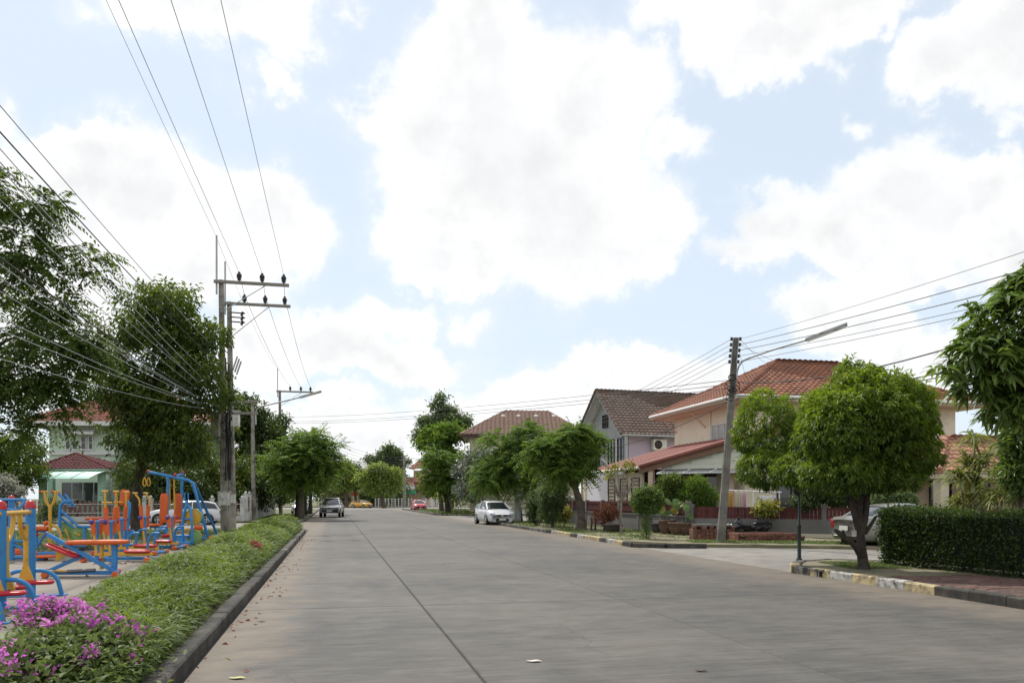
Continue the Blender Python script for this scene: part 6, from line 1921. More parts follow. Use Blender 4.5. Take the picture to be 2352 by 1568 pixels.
def car(name, label, loc, rz, paint, st, gh, wheels, wr, W, kind, sc=1.0, group='parked cars'):
    """st: body stations (y, half width, z bottom, z shoulder, z deck); gh: greenhouse (y, half width belt, z belt, half width roof, z roof)"""
    t = thing(name, label, 'car', loc, rz, group)
    mb = MB(); rings = []
    for (y, w, zb, zs, zt) in st:
        half = [(0, zb), (w * .80, zb), (w * .96, zb + .06), (w * 1.0, zb + (zs - zb) * .35), (w * 1.0, zb + (zs - zb) * .7), (w * .965, zs), (w * .86, zs + (zt - zs) * .7), (w * .5, zt), (0, zt + .012)]
        ring = [V((x, y, z)) for x, z in half] + [V((-x, y, z)) for x, z in half[-2:0:-1]]
        rings.append(ring)
    n = len(rings[0]); vs, fs = [], []
    for r in rings: vs += r
    for i in range(len(rings) - 1):
        for j in range(n): fs.append((i * n + j, i * n + (j + 1) % n, (i + 1) * n + (j + 1) % n, (i + 1) * n + j))
    fs.append(tuple(range(n))); fs.append(tuple(range(len(vs) - 1, len(vs) - n - 1, -1)))
    mb.add(vs, fs, True)
    body = mb.build('body', paint, t, local=True)
    # greenhouse
    mb = MB(); rings = []
    for (y, wb, zb, wq, zr) in gh:
        half = [(wb, zb), (wb * .35 + wq * .65, zb + (zr - zb) * .68), (wq * .96, zb + (zr - zb) * .93), (wq * .6, zr), (0, zr + .01)]
        rings.append([V((x, y, z)) for x, z in half] + [V((-x, y, z)) for x, z in half[-2::-1]])
    vs, fs = loft(rings); mb.add(vs, fs, True)
    mb.build('windows', m_cglass, t, local=True)
    # roof skin and pillars
    mb = MB(); rr = []
    mids = gh[1:-1]
    for (y, wb, zb, wq, zr) in mids:
        half = [(wq * .985, zb + (zr - zb) * .90), (wq * .90, zb + (zr - zb) * .985), (wq * .6, zr + .012), (0, zr + .022)]
        rr.append([V((x, y, z)) for x, z in half] + [V((-x, y, z)) for x, z in half[-2::-1]])
    vs, fs = loft(rr); mb.add(vs, fs, True)
    for s in (-1, 1):
        def P(q, f): y, wb, zb, wq, zr = q; return V((s * ((wb * (1 - f) + wq * f) + .012), y, zb + (zr - zb) * f * .95))
        mb.tube([P(gh[-1], 0) + V((0, 0, 0)), P(gh[-2], .95)], .045, 6)
        mb.tube([P(gh[0], 0), P(gh[1], .95)], .055, 6)
        bi = len(gh) // 2
        yb = gh[bi][0]; q = gh[bi]
        mb.tube([V((s * (q[1] + .012), yb, q[2])), V((s * (q[1] * .35 + q[3] * .65 + .016), yb, q[2] + (q[4] - q[2]) * .68)), V((s * q[3] * .97, yb, q[2] + (q[4] - q[2]) * .93))], .035, 6)
        # waist line
        mb.tube([V((s * (g_[1] + .012), g_[0], g_[2])) for g_ in gh], .022, 6)
    mb.build('roof', paint, t, local=True)
    # wheels
    hw = W / 2
    for y in wheels:
        for s in (-1, 1):
            mb = MB(); mb.lathe([(wr * 1.17, 0), (wr * 1.17, .012), (wr * .4, .013)], (s * (hw - .006), y, wr * 1.02), 24, axis=(s, 0, 0)); mb.build('wheel_arch', m_plast, t, local=True)
            mb = MB(); mb.lathe([(wr * .62, -.10), (wr * .93, -.10), (wr, -.075), (wr, .075), (wr * .93, .10), (wr * .66, .095)], (s * (hw - .085), y, wr), 24, axis=(s, 0, 0)); wh = mb.build('wheel', m_tyre, t, local=True)
            mb = MB(); mb.lathe([(wr * .66, 0), (wr * .66, .02), (wr * .60, .012), (wr * .58, -.02)], (s * (hw + .006), y, wr), 24, axis=(s, 0, 0), cap=False)
            for k in range(5):
                a = 2 * math.pi * k / 5; mb.beam(V((s * (hw + .004), y, wr)), V((s * (hw + .004), y + math.cos(a) * wr * .62, wr + math.sin(a) * wr * .62)), .07, .02, up=(s, 0, 0))
            mb.ball((s * (hw + .004), y, wr), .05, 8); mb.build('rim', m_rim, wh, local=True)
    # mirrors
    q = gh[-1]
    for s in (-1, 1):
        mb = MB(); mb.ball((s * (q[1] + .16), q[0] - .38, q[2] + .08), .095, 10, .75); mb.tube([(s * q[1], q[0] - .36, q[2] + .02), (s * (q[1] + .14), q[0] - .38, q[2] + .05)], .025, 6); mb.build('mirror', paint, t, local=True)
    # ends
    f = st[-1]; r = st[0]; fy = f[0] + .004; ry = r[0] - .004
    def pl(nm, pts, mat, th=.02): 
        mb = MB(); c = [V(p) for p in pts]; nrm = (c[1] - c[0]).cross(c[2] - c[0]).normalized()
        mb.slab3(c, nrm, th); return mb.build(nm, mat, t, local=True)
    w = f[1]; zs = f[3]; zb = f[2]
    s2 = st[-2]; s3 = st[-3]
    for s in (-1, 1):
        pts = [V((s * w * .62, fy - .005, zs * .98 - .10)), V((s * (s2[1] * 1.0), s2[0] + .03, s2[3] * .93)), V((s * (s3[1] * .985), (s2[0] + s3[0]) / 2 + .05, (s2[3] + s3[3]) / 2)), V((s * w * .75, s2[0] + .02, s2[3] + .05)), V((s * w * .50, fy - .03, zs + .01))]
        if s < 0: pts = pts[::-1]
        c = sum(pts, V()) / len(pts)
        nrm = (pts[1] - c).cross(pts[2] - c).normalized()
        if nrm.y < 0: nrm = -nrm
        mb = MB(); mb.add([c + nrm * .03] + [p + nrm * .018 for p in pts], [(0, 1 + i, 1 + (i + 1) % 5) for i in range(5)]); mb.build('headlight', m_lens, t, local=True)
        pts = [(s * r[1] * .72, ry - .01, r[3] * .98), (s * st[1][1] * 1.005, st[1][0] - .02, st[1][3] * .99), (s * st[1][1] * 1.005, st[1][0] - .02, st[1][3] * .74), (s * r[1] * .80, ry - .01, r[3] * .76)]
        if s > 0: pts = pts[::-1]
        c = [V(p) for p in pts]; nrm = (c[1] - c[0]).cross(c[2] - c[0]).normalized()
        if nrm.y > 0: nrm = -nrm
        mb = MB(); mb.slab3(c, nrm, .03); mb.build('tail_lamp', m_tail, t, local=True)
    gm = m_plast
    zg = zb + (zs - zb) * .45
    if kind in ('hatch', 'sedan', 'coupe'):
        pl('grille', [(-w * .58, fy, zb + .03), (w * .58, fy, zb + .03), (w * .66, fy - .02, zg - .02), (w * .45, fy, zg + .06), (-w * .45, fy, zg + .06), (-w * .66, fy - .02, zg - .02)][::-1], gm)
        pl('grille_bar', [(-w * .42, fy, zs - .06), (w * .42, fy, zs - .06), (w * .42, fy - .01, zs - .02), (-w * .42, fy - .01, zs - .02)][::-1], m_plast)
        mb = MB(); mb.lathe([(.075, 0), (.07, .02), (.001, .024)], (0, fy + .005, zs - .02), 12, axis=(0, 1, 0)); mb.build('badge', m_chrome, t, local=True)
        for s in (-1, 1):
            mb = MB(); mb.lathe([(.06, -.03), (.06, .02), (.001, .03)], (s * w * .88, fy - .06, zb + .12), 10, axis=(0, 1, 0)); mb.build('fog_lamp', m_plast, t, local=True)
    else:
        pl('grille', [(-w * .55, fy, zs - .20), (w * .55, fy, zs - .20), (w * .6, fy, zs - .02), (-w * .6, fy, zs - .02)][::-1], m_plast)
        for z in (zs - .15, zs - .08): pl('grille_bar', [(-w * .55, fy + .02, z), (w * .55, fy + .02, z), (w * .55, fy + .02, z + .025), (-w * .55, fy + .02, z + .025)][::-1], m_chrome)
        pl('bumper_insert', [(-w * .85, fy, zb + .08), (w * .85, fy, zb + .08), (w * .85, fy, zb + .24), (-w * .85, fy, zb + .24)][::-1], m_plast)
    pl('number_plate', [(-.22, fy + .022, zg - .08), (.22, fy + .022, zg - .08), (.22, fy + .022, zg + .04), (-.22, fy + .022, zg + .04)][::-1], m_plate)
    rz_ = r[3] * .80 if kind != 'hatch' else r[3] * .70
    pl('number_plate', [(-.20, ry - .022, rz_ - .10), (.20, ry - .022, rz_ - .10), (.20, ry - .022, rz_ + .06), (-.20, ry - .022, rz_ + .06)], m_plate)
    pl('boot_trim', [(-.30, ry - .02, rz_ + .10), (.30, ry - .02, rz_ + .10), (.30, ry - .02, rz_ + .14), (-.30, ry - .02, rz_ + .14)], m_chrome)
    # doors: handles and shut lines
    ym = (wheels[0] + wheels[1]) / 2
    for s in (-1, 1):
        for yy in (ym + .05, ym - .95):
            mb = MB(); mb.beam((s * (hw + .004), yy, st[3][3] * .93), (s * (hw + .004), yy + .2, st[3][3] * .93), .03, .03); mb.build('door_handle', paint, t, local=True)
    return t


HATCH = [(-1.96, .62, .36, .78, .86), (-1.86, .76, .26, .92, .98), (-1.45, .84, .20, .97, 1.0), (-.4, .86, .18, .95, .98), (.6, .86, .18, .92, .97), (1.05, .855, .18, .88, .99), (1.45, .84, .19, .82, .93), (1.78, .80, .19, .73, .83), (1.93, .73, .19, .64, .73), (1.98, .64, .20, .58, .65)]
HATCH_G = [(-1.84, .72, .95, .60, .98), (-1.62, .76, .97, .58, 1.32), (-1.15, .79, .97, .60, 1.44), (-.45, .80, .96, .62, 1.48), (.15, .80, .95, .60, 1.44), (.45, .79, .95, .58, 1.36), (1.22, .72, .95, .62, .97)]
SEDAN = [(-2.22, .66, .40, .84, .92), (-2.10, .78, .28, .96, 1.02), (-1.6, .86, .22, .98, 1.05), (-.6, .875, .19, .94, .98), (.6, .875, .19, .90, .96), (1.1, .87, .19, .86, .96), (1.6, .84, .2, .78, .88), (2.0, .76, .21, .68, .77), (2.18, .64, .24, .60, .66), (2.22, .54, .28, .55, .58)]
SEDAN_G = [(-1.72, .70, .97, .55, 1.02), (-1.15, .76, .97, .57, 1.34), (-.7, .79, .96, .59, 1.42), (-.1, .80, .95, .60, 1.45), (.3, .80, .94, .58, 1.40), (1.25, .72, .93, .62, .95)]
PICK = [(-2.45, .80, .45, 1.0, 1.04), (-2.3, .86, .38, 1.04, 1.06), (-1.2, .88, .36, 1.06, 1.07), (-.4, .88, .36, 1.06, 1.08), (.6, .88, .36, 1.05, 1.10), (1.2, .88, .36, 1.02, 1.10), (1.7, .86, .36, .98, 1.06), (2.2, .84, .36, .90, .98), (2.4, .80, .38, .84, .88), (2.44, .78, .40, .80, .84)]
PICK_G = [(-1.1, .78, 1.06, .62, 1.1), (-.95, .80, 1.06, .64, 1.58), (-.4, .80, 1.06, .66, 1.70), (.2, .80, 1.06, .66, 1.70), (.65, .79, 1.07, .63, 1.62), (1.35, .74, 1.08, .66, 1.12)]
def face(dx, dy): return math.atan2(dy, dx) - math.pi / 2
p_white = car_paint('white_car_paint', (.68, .69, .71)); p_silver = car_paint('silver_car_paint', (.36, .36, .36), .5); p_beige = car_paint('champagne_car_paint', (.25, .245, .22), .35)
p_yel = car_paint('yellow_car_paint', (.72, .38, .02)); p_red = car_paint('crimson_car_paint', (.50, .02, .045)); p_grey = car_paint('dark_silver_car_paint', (.36, .35, .36), .3)
# white hatchback right, nose to the viewer
P = G(1134, 1203.5); P.z = 0
car('parked_hatchback', 'white hatchback parked at the right kerb facing the viewer', V((P.x, P.y + .2, 0)), face(.30, -1), p_white, HATCH, HATCH_G, (-1.22, 1.25), .30, 1.72, 'hatch')
P = AT(757, 1184, 69.5)
car('parked_pickup', 'dark silver pickup parked at the left kerb facing the viewer', V((P.x, 70.5, 0)), face(.12, -1), p_grey, PICK, PICK_G, (-1.5, 1.55), .36, 1.76, 'pickup')
P = AT(826, 0, 139)
car('parked_coupe', 'bright yellow car parked across the far end of the street', V((P.x, 141, 0)), face(.78, -.62), p_yel, SEDAN, SEDAN_G, (-1.32, 1.35), .31, 1.75, 'sedan')
P = AT(958, 0, 106)
car('parked_small_car', 'crimson red car parked beside the grassy corner far down the street', V((P.x, 107.5, 0)), face(.28, -1), p_red, HATCH, HATCH_G, (-1.22, 1.25), .30, 1.72, 'hatch')
P = AT(424, 1204, 49.4)
car('parked_hatchback', 'white hatchback parked side on behind the exercise machines', V((P.x, 49.6, 0)), face(-1, -.22), p_white, SEDAN[:1] + HATCH[1:] if False else [(y * 1.12, w, a, b_, c) for (y, w, a, b_, c) in HATCH], [(y * 1.12, a, b_, c, d) for (y, a, b_, c, d) in HATCH_G], (-1.38, 1.42), .33, 1.72, 'hatch')
P = G(1950, 1254.5)
car('parked_sedan', 'champagne silver sedan parked on the side street behind the hedge corner', V((P.x + 1.65, P.y - .2, 0)), face(1, .28), p_beige, SEDAN, SEDAN_G, (-1.32, 1.35), .31, 1.75, 'sedan')
P = Z3(575, 1100, 62)
car('parked_hatchback', 'white hatchback with dark rear window standing inside the mint carport', V((P.x, 64.0, .09)), face(.05, 1), p_white, HATCH, HATCH_G, (-1.22, 1.25), .30, 1.72, 'hatch')
P = AT(694, 0, 84)
car('parked_small_car', 'white car half hidden by the tree trunks left of the pickup', V((P.x, 84, .09)), face(.1, -1), p_white, HATCH, HATCH_G, (-1.22, 1.25), .30, 1.72, 'hatch')
# ================================================================== remaining trees, shrubs and small things
def tree_at(name, label, xb, yb, Y, lobes_px, leaf, kind, n, seed, trunk_r=.18, lean=0, bark=m_bark, L=.3, W=.09, group=None, zb=.09, per=8, nlimb=10, fork=None, shell=.45, droop=.5, Lf=.7, pairs=8, lump=.25, spread=None, sub=None):
    """lobes_px: (x, y, half width px, half height px, depth offset)"""
    sc = Y / F
    lob = [(AT(x, y, Y + dz), a * sc, max(a, b_) * sc * .9, b_ * sc) for (x, y, a, b_, dz) in lobes_px]
    base = V(((xb - HX) / F * Y, Y, zb))
    top = V(lob[0][0]) if fork is None else AT(fork[0], fork[1], Y)
    mid = base.lerp(top, .5) + V((lean, 0, 0))
    if kind == 'pin': cr = lambda l, r: crown_pinnate(l, n, Lf, pairs, L, W, r, shell=shell, droop=droop, lump=lump)
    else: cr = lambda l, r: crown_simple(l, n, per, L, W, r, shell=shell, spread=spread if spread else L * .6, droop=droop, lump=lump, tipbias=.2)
    return make_tree(name, label, [(base, trunk_r), (mid, trunk_r * .8), (top, trunk_r * .5)], lob, cr, leaf, bark, nlimb=nlimb, seed=seed, group=group, sub=(sub if sub is not None else 0 if n < 480 else 46 if kind == 'simple' else 55), subfrac=.5)


VG = 'trees along the left of the street'; VR = 'trees along the right of the street'; VF = 'far trees at the end of the street'
# left, behind the poles
tree_at('garden_tree', 'broad green garden tree directly behind the double pole', 465, 1190, 60, [(455, 1040, 70, 75, 0), (520, 1060, 60, 80, 1), (420, 1090, 50, 60, -1), (500, 1120, 80, 45, 0)], l_mango, 'simple', 1500, 41, L=.30, W=.11, group=VG)
tree_at('garden_tree', 'tall dark tree rising right behind the lamp pole', 590, 1190, 74, [(565, 905, 30, 42, 0), (610, 960, 42, 70, 1), (570, 1010, 50, 80, 0), (625, 1060, 40, 70, 0), (540, 960, 22, 45, 1)], l_dark, 'simple', 1900, 42, L=.42, W=.16, group=VG, trunk_r=.25)
tree_at('garden_tree', 'low leafy tree with pale gaps under the lamp pole', 560, 1195, 63, [(560, 1110, 60, 55, 0), (610, 1120, 40, 50, 1), (520, 1150, 30, 30, 0)], l_dark, 'simple', 900, 43, L=.34, W=.13, group=VG)
tree_at('roadside_tree', 'spreading feathery roadside tree above the silver pickup', 692, 1190, 60.5, [(695, 1055, 52, 44, 0), (735, 1035, 26, 28, 0), (655, 1060, 32, 42, -1), (700, 1012, 36, 18, 0), (705, 1095, 46, 20, 0), (745, 1075, 18, 24, 0), (665, 1100, 20, 22, 0)], l_pin, 'pin', 1500, 44, L=.26, W=.11, Lf=1.2, pairs=9, group=VG, trunk_r=.20, droop=.35)
for k, (x, Y) in enumerate(((682, 66), (700, 72), (712, 80))):
    tree_at('roadside_tree', ['second trunked roadside tree close behind the feathery tree by the pickup', 'third roadside tree in the row left of the pickup', 'last roadside tree in the row left of the pickup'][k], x, 1180, Y, [(x + 4, 1070, 36, 34, 0), (x + 16, 1090, 28, 24, 0), (x - 10, 1095, 30, 22, 0)], l_pin_d, 'pin', 500, 45 + k, L=.28, W=.12, Lf=1.2, pairs=8, group=VG, trunk_r=.18, bark=m_bark_d)
tree_at('garden_tree', 'dark tree at the left edge beside the mint house', 20, 1190, 58, [(10, 1040, 70, 55, 0), (70, 1035, 45, 40, 1), (30, 1090, 80, 40, 0), (-40, 1060, 60, 70, 0)], l_mango, 'simple', 1300, 48, L=.32, W=.12, group=VG)
tree_at('garden_tree', 'dark garden tree between mint house and white parked car', 420, 1190, 56, [(420, 1120, 55, 50, 0), (370, 1110, 40, 45, 1), (460, 1140, 40, 35, 0)], l_dark, 'simple', 900, 49, L=.3, W=.12, group=VG)
tree_at('conifer', 'dark layered conifer right of the mint carport', 273, 1195, 55, [(273, 1060, 14, 14, 0), (273, 1085, 26, 12, 0), (272, 1110, 36, 14, 0), (273, 1140, 34, 22, 0), (270, 1170, 30, 20, 0)], LEAF('conifer_leaf', (.02, .045, .022), (.05, .085, .04), rough=.6, transl=.15), 'pin', 520, 50, L=.10, W=.03, Lf=.75, pairs=12, droop=.15, trunk_r=.09, nlimb=16)
tree_at('flowering_shrub', 'pale flowering shrub at the left edge in front of the fence', 18, 1195, 47, [(20, 1110, 30, 22, 0), (0, 1140, 40, 28, 0), (38, 1130, 18, 20, 0)], LEAF('pale_shrub_leaf', (.10, .13, .08), (.45, .43, .38), rough=.6, transl=.3), 'simple', 700, 51, L=.14, W=.08, trunk_r=.05)
tree_at('flowering_shrub', 'green shrub with red dots between the conifer and the mango trunk', 300, 1195, 50, [(300, 1090, 24, 34, 0), (292, 1130, 26, 36, 0)], l_far_d, 'simple', 450, 52, L=.16, W=.07, trunk_r=.06)
tree_at('flowering_shrub', 'small rose bush in front of the carport fence', 118, 1205, 46, [(118, 1165, 22, 22, 0), (104, 1185, 20, 14, 0)], l_far_d, 'simple', 260, 53, L=.12, W=.06, trunk_r=.03)
# far end
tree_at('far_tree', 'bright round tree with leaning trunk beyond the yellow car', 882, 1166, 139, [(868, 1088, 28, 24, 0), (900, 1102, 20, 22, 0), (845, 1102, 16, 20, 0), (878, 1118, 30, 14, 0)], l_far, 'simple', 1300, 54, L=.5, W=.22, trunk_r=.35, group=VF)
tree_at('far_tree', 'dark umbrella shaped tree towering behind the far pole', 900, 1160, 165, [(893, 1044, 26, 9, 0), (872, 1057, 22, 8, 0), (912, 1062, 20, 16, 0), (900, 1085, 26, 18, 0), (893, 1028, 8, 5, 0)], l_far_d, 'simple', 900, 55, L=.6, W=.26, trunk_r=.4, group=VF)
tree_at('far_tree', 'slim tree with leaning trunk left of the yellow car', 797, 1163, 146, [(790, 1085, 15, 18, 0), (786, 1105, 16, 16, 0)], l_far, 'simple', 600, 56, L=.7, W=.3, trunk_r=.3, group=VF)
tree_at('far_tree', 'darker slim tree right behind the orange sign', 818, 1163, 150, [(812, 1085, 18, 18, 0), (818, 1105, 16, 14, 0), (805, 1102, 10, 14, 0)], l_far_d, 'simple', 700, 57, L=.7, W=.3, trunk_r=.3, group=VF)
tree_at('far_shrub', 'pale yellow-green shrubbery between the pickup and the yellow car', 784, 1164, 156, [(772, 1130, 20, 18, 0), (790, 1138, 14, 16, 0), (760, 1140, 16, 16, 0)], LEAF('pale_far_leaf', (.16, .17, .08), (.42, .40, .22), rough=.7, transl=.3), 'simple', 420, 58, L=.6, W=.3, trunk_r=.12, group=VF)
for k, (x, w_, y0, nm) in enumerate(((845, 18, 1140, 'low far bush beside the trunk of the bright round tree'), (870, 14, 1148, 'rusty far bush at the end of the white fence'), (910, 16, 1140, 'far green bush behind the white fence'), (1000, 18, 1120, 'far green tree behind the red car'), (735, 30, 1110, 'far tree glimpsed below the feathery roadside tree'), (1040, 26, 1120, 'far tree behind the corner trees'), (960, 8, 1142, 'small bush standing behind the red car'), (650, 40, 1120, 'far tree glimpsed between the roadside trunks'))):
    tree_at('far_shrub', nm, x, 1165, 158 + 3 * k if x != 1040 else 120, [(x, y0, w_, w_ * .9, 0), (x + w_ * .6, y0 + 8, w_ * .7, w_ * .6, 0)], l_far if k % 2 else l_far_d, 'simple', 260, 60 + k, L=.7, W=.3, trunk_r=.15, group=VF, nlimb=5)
# far palm
pt = thing('palm_tree', 'drooping grey-green palm beside the far pole', 'tree', V(((904 - HX) / F * 156, 156, .08)), 0, VF)
mb = MB(); c = AT(908, 1098, 156); mb.tube([V((c.x - .3, 156, -.1)), c], [.25, .18], 8); mb.build('trunk', m_bark_l, pt)
rg = np.random.default_rng(70); n = 40; az = rg.random(n) * 6.283
v, f = [], []
Pn = np.repeat(np.array([[c.x, c.y, c.z]]), n * 26, 0); u = np.tile(np.linspace(.1, 1, 26), n); A2 = np.repeat(az, 26); Ln = np.repeat(3.2 + rg.random(n), 26); el = np.repeat(.2 + .8 * rg.random(n), 26)
Pn = Pn + np.stack([np.cos(A2) * Ln * u * .75, np.sin(A2) * Ln * u * .75, Ln * (el * u - 1.5 * u * u)], 1)
D = np.stack([-np.sin(A2) * np.where(rg.random(len(A2)) > .5, 1, -1), np.cos(A2), -1.4 * np.ones(len(A2))], 1)
v, f = leaf_arrays(Pn, D, .9 * np.ones(len(A2)), .14 * np.ones(len(A2)), rng=rg); np_mesh('crown', v, f, l_far_d, pt, np.repeat(rg.random(len(A2)), 4))
# right side, middle distance
tree_at('tall_tree', 'tall dark tree rising above the corner trees left of the brown hip roof', 1030, 1160, 100, [(1022, 938, 28, 24, 0), (985, 975, 20, 22, 0), (1050, 970, 22, 26, 0), (1015, 985, 38, 26, 0), (980, 1008, 20, 18, 0)], l_far_d, 'simple', 1500, 80, L=.45, W=.18, trunk_r=.4, group=VR, lump=.3)
tree_at('roadside_tree', 'lighter leafy tree in front of the tall dark tree', 1015, 1170, 92, [(1000, 1010, 34, 26, 0), (1038, 1002, 22, 20, 0), (985, 1035, 22, 20, 0), (1020, 1045, 34, 24, 0)], l_pin, 'simple', 1000, 81, L=.5, W=.2, trunk_r=.25, group=VR)
tree_at('roadside_tree', 'dense tree with dark trunk on the grassy corner beside the red car', 1031, 1180.5, 82, [(1010, 1070, 26, 32, 0), (1050, 1075, 30, 34, 0), (1000, 1105, 18, 20, 0), (1040, 1110, 34, 22, 0), (1075, 1060, 20, 30, 0)], l_pin, 'pin', 1100, 82, L=.34, W=.15, Lf=1.2, pairs=8, trunk_r=.26, group=VR, bark=m_bark_d, droop=.4)
tree_at('plumeria_tree', 'tree with pale silvery leaves between the corner tree and the white hatchback', 1095, 1180, 74, [(1090, 1085, 36, 44, 0), (1110, 1060, 24, 30, 0), (1085, 1125, 40, 24, 0)], LEAF('silver_leaf', (.06, .085, .045), (.32, .34, .28), rough=.4, transl=.2), 'simple', 800, 83, L=.4, W=.13, trunk_r=.14, group=VR)
tree_at('roadside_tree', 'tall soft green tree just left of the leaning trunk tree', 1195, 1195, 53, [(1175, 1010, 50, 38, 0), (1210, 1020, 40, 46, 0), (1140, 1045, 40, 44, 0), (1180, 1080, 62, 46, 0), (1130, 1095, 34, 30, 0), (1205, 1120, 40, 26, 0)], l_pin, 'pin', 1900, 84, L=.22, W=.085, Lf=.95, pairs=9, trunk_r=.17, group=VR, bark=m_bark_d, droop=.55)
tree_at('roadside_tree', 'feathery tree with leaning forked trunk on the verge by the garden wall', 1334.5, 1220, 39.5, [(1285, 1030, 42, 26, 0), (1335, 1005, 38, 26, 0), (1240, 1040, 26, 18, 0), (1360, 1025, 18, 22, 0), (1300, 1065, 48, 22, 0), (1348, 1062, 22, 18, 0), (1285, 1088, 26, 14, 0), (1228, 1062, 16, 8, 0), (1328, 1088, 18, 10, 0)], l_pin, 'pin', 1500, 85, L=.20, W=.075, Lf=.8, pairs=9, trunk_r=.26, group=VR, bark=m_bark, fork=(1318, 1110), lean=.15, droop=.45)
# shrubs and small plants on the right verge
def shrub(name, label, x, yb, Y, lobes_px, leaf, n, seed, L=.09, W=.04, zb=.1, per=8, trunk_r=.03, bark=m_bark, group=None):
    return tree_at(name, label, x, yb, Y, lobes_px, leaf, 'simple', n, seed, trunk_r=trunk_r, bark=bark, L=L, W=W, zb=zb, per=per, nlimb=8, group=group, sub=0, lump=.12)
shrub('topiary_shrub', 'ball shaped topiary shrub on leafy stem by the painted kerb', 1484, 1243, 29.8, [(1486, 1150, 36, 31, 0), (1486, 1142, 30, 24, 0), (1484, 1150, 33, 28, 0), (1483, 1198, 9, 14, 0), (1483, 1225, 11, 12, 0)], LEAF('topiary_leaf', (.045, .09, .02), (.14, .21, .05), rough=.45, transl=.3), 900, 90, L=.085, W=.045)
shrub('verge_shrub', 'leafy young shrub left of the leaning trunk tree', 1270, 1208, 42, [(1268, 1140, 34, 30, 0), (1262, 1175, 26, 20, 0), (1285, 1110, 22, 22, 0)], l_far_d, 700, 91, L=.17, W=.055, trunk_r=.08)
shrub('verge_shrub', 'dark shrub beside the wooden table on the verge', 1232, 1205, 45, [(1236, 1150, 22, 30, 0), (1230, 1180, 20, 16, 0)], l_dark, 420, 92, L=.15, W=.06, trunk_r=.07)
shrub('verge_shrub', 'thin sapling with a yellow leaf near the white pipe', 1298, 1208, 43, [(1290, 1182, 12, 12, 0), (1302, 1178, 8, 12, 0)], l_yellow, 90, 93, L=.16, W=.08, trunk_r=.025)
shrub('dry_shrub', 'dried reddish shrub in front of the garden wall', 1388, 1221, 36.5, [(1390, 1175, 26, 18, 0), (1378, 1190, 20, 14, 0), (1405, 1180, 18, 16, 0)], l_dry, 260, 94, L=.10, W=.045, trunk_r=.035)
shrub('garden_bush', 'rounded garden bush behind the wall beneath the awning', 1530, 1190, 36, [(1540, 1110, 28, 24, 0), (1525, 1135, 32, 22, 0), (1560, 1140, 24, 18, 0)], l_mango, 900, 95, L=.10, W=.05, trunk_r=.06)
shrub('garden_bush', 'looser feathery bush right of the rounded garden bush', 1595, 1195, 35.5, [(1600, 1115, 26, 22, 0), (1590, 1140, 34, 24, 0), (1625, 1140, 22, 24, 0)], l_pin, 800, 96, L=.13, W=.035, trunk_r=.05)
shrub('garden_bush', 'garden shrubs behind the fence under the clipped tree', 1890, 1195, 31, [(1880, 1125, 40, 28, 0), (1850, 1150, 30, 18, 0), (1930, 1140, 40, 26, 0)], l_dark, 1000, 97, L=.12, W=.05, trunk_r=.06)
shrub('garden_bush', 'leafy bush by the porch behind the parked sedan', 2065, 1190, 30, [(2060, 1145, 34, 20, 0), (2030, 1150, 26, 22, 0), (2085, 1150, 20, 16, 0)], l_far_d, 600, 98, L=.13, W=.05, trunk_r=.05)
shrub('garden_bush', 'bright yellow-green croton below the washing line', 1762, 1195, 31.5, [(1765, 1164, 16, 8, 0), (1748, 1167, 12, 6, 0)], l_yellow, 80, 99, L=.2, W=.06, trunk_r=.04)
# plumeria sapling with bare forked branches
bp0 = G(1427, 1233); bp0.z = .1; Yq = bp0.y
def bare(mb):
    for (x, y) in ((1405, 1085), (1418, 1072), (1432, 1078), (1445, 1070), (1458, 1085), (1466, 1095), (1398, 1098)):
        pts = smooth_path([AT(1427, 1150, Yq), AT((1427 + x) / 2 + (x - 1427) * .1, 1118, Yq), AT(x, y, Yq)], 4); mb.tube(pts, [.035 - .02 * i / (len(pts) - 1) for i in range(len(pts))], 6)
lob = [(AT(x, y - 4, Yq), .16, .16, .14) for (x, y) in ((1405, 1085), (1418, 1072), (1432, 1078), (1445, 1070), (1458, 1085), (1398, 1098))]
make_tree('plumeria_sapling', 'nearly bare forked sapling with yellow leaf tips by the garden wall', [(bp0, .055), (AT(1426, 1190, Yq), .05), (AT(1427, 1150, Yq), .045)], lob, lambda l, r: crown_simple(l, 40, 5, .22, .07, r, shell=.2, spread=.05, droop=.3), l_yellow, m_bark_l, nlimb=3, seed=100, extra=bare)
# clipped hedge
HG = thing('clipped_hedge', 'long clipped dark green hedge beside the brick pavement', 'hedge', V((9.6, 15.5, .1)))
h0, h1 = V((8.45, 18.3, 0)), V((13.2, 3.0, 0)); hd = (h1 - h0).normalized(); hn = V((-hd.y, hd.x, 0)); hl = (h1 - h0).length
if hn.x < 0: hn = -hn
rg = np.random.default_rng(110); n = 38000
u = rg.random(n) ** 1.35 * hl; q = rg.random(n); zz = .08 + 1.25 * rg.random(n) ** .85
facen = rg.integers(0, 10, n)
wv = np.where(facen < 5, rg.normal(0, .07, n), np.where(facen < 8, 1.0 * q, np.where(facen < 9, 1.0 + rg.normal(0, .05, n), q)))
zz = np.where((facen >= 5) & (facen < 8), 1.27 + rg.normal(0, .05, n), zz); u = np.where(facen == 9, np.abs(rg.normal(0, .07, n)), u)
zz += .05 * np.sin(u * 2.1) + .03 * np.sin(u * 5.3) + np.where(((facen >= 5) & (facen < 8)) & (rg.random(n) < .12), .13 * rg.random(n), 0); wv = wv + .06 * np.sin(u * 3.1 + zz * 3) + .05 * np.sin(u * 7.7 + zz * 6)
Pn = np.array(h0)[None] + np.array(hd)[None] * u[:, None] + np.array(hn)[None] * wv[:, None] + np.array([[0, 0, 1.0]]) * zz[:, None]
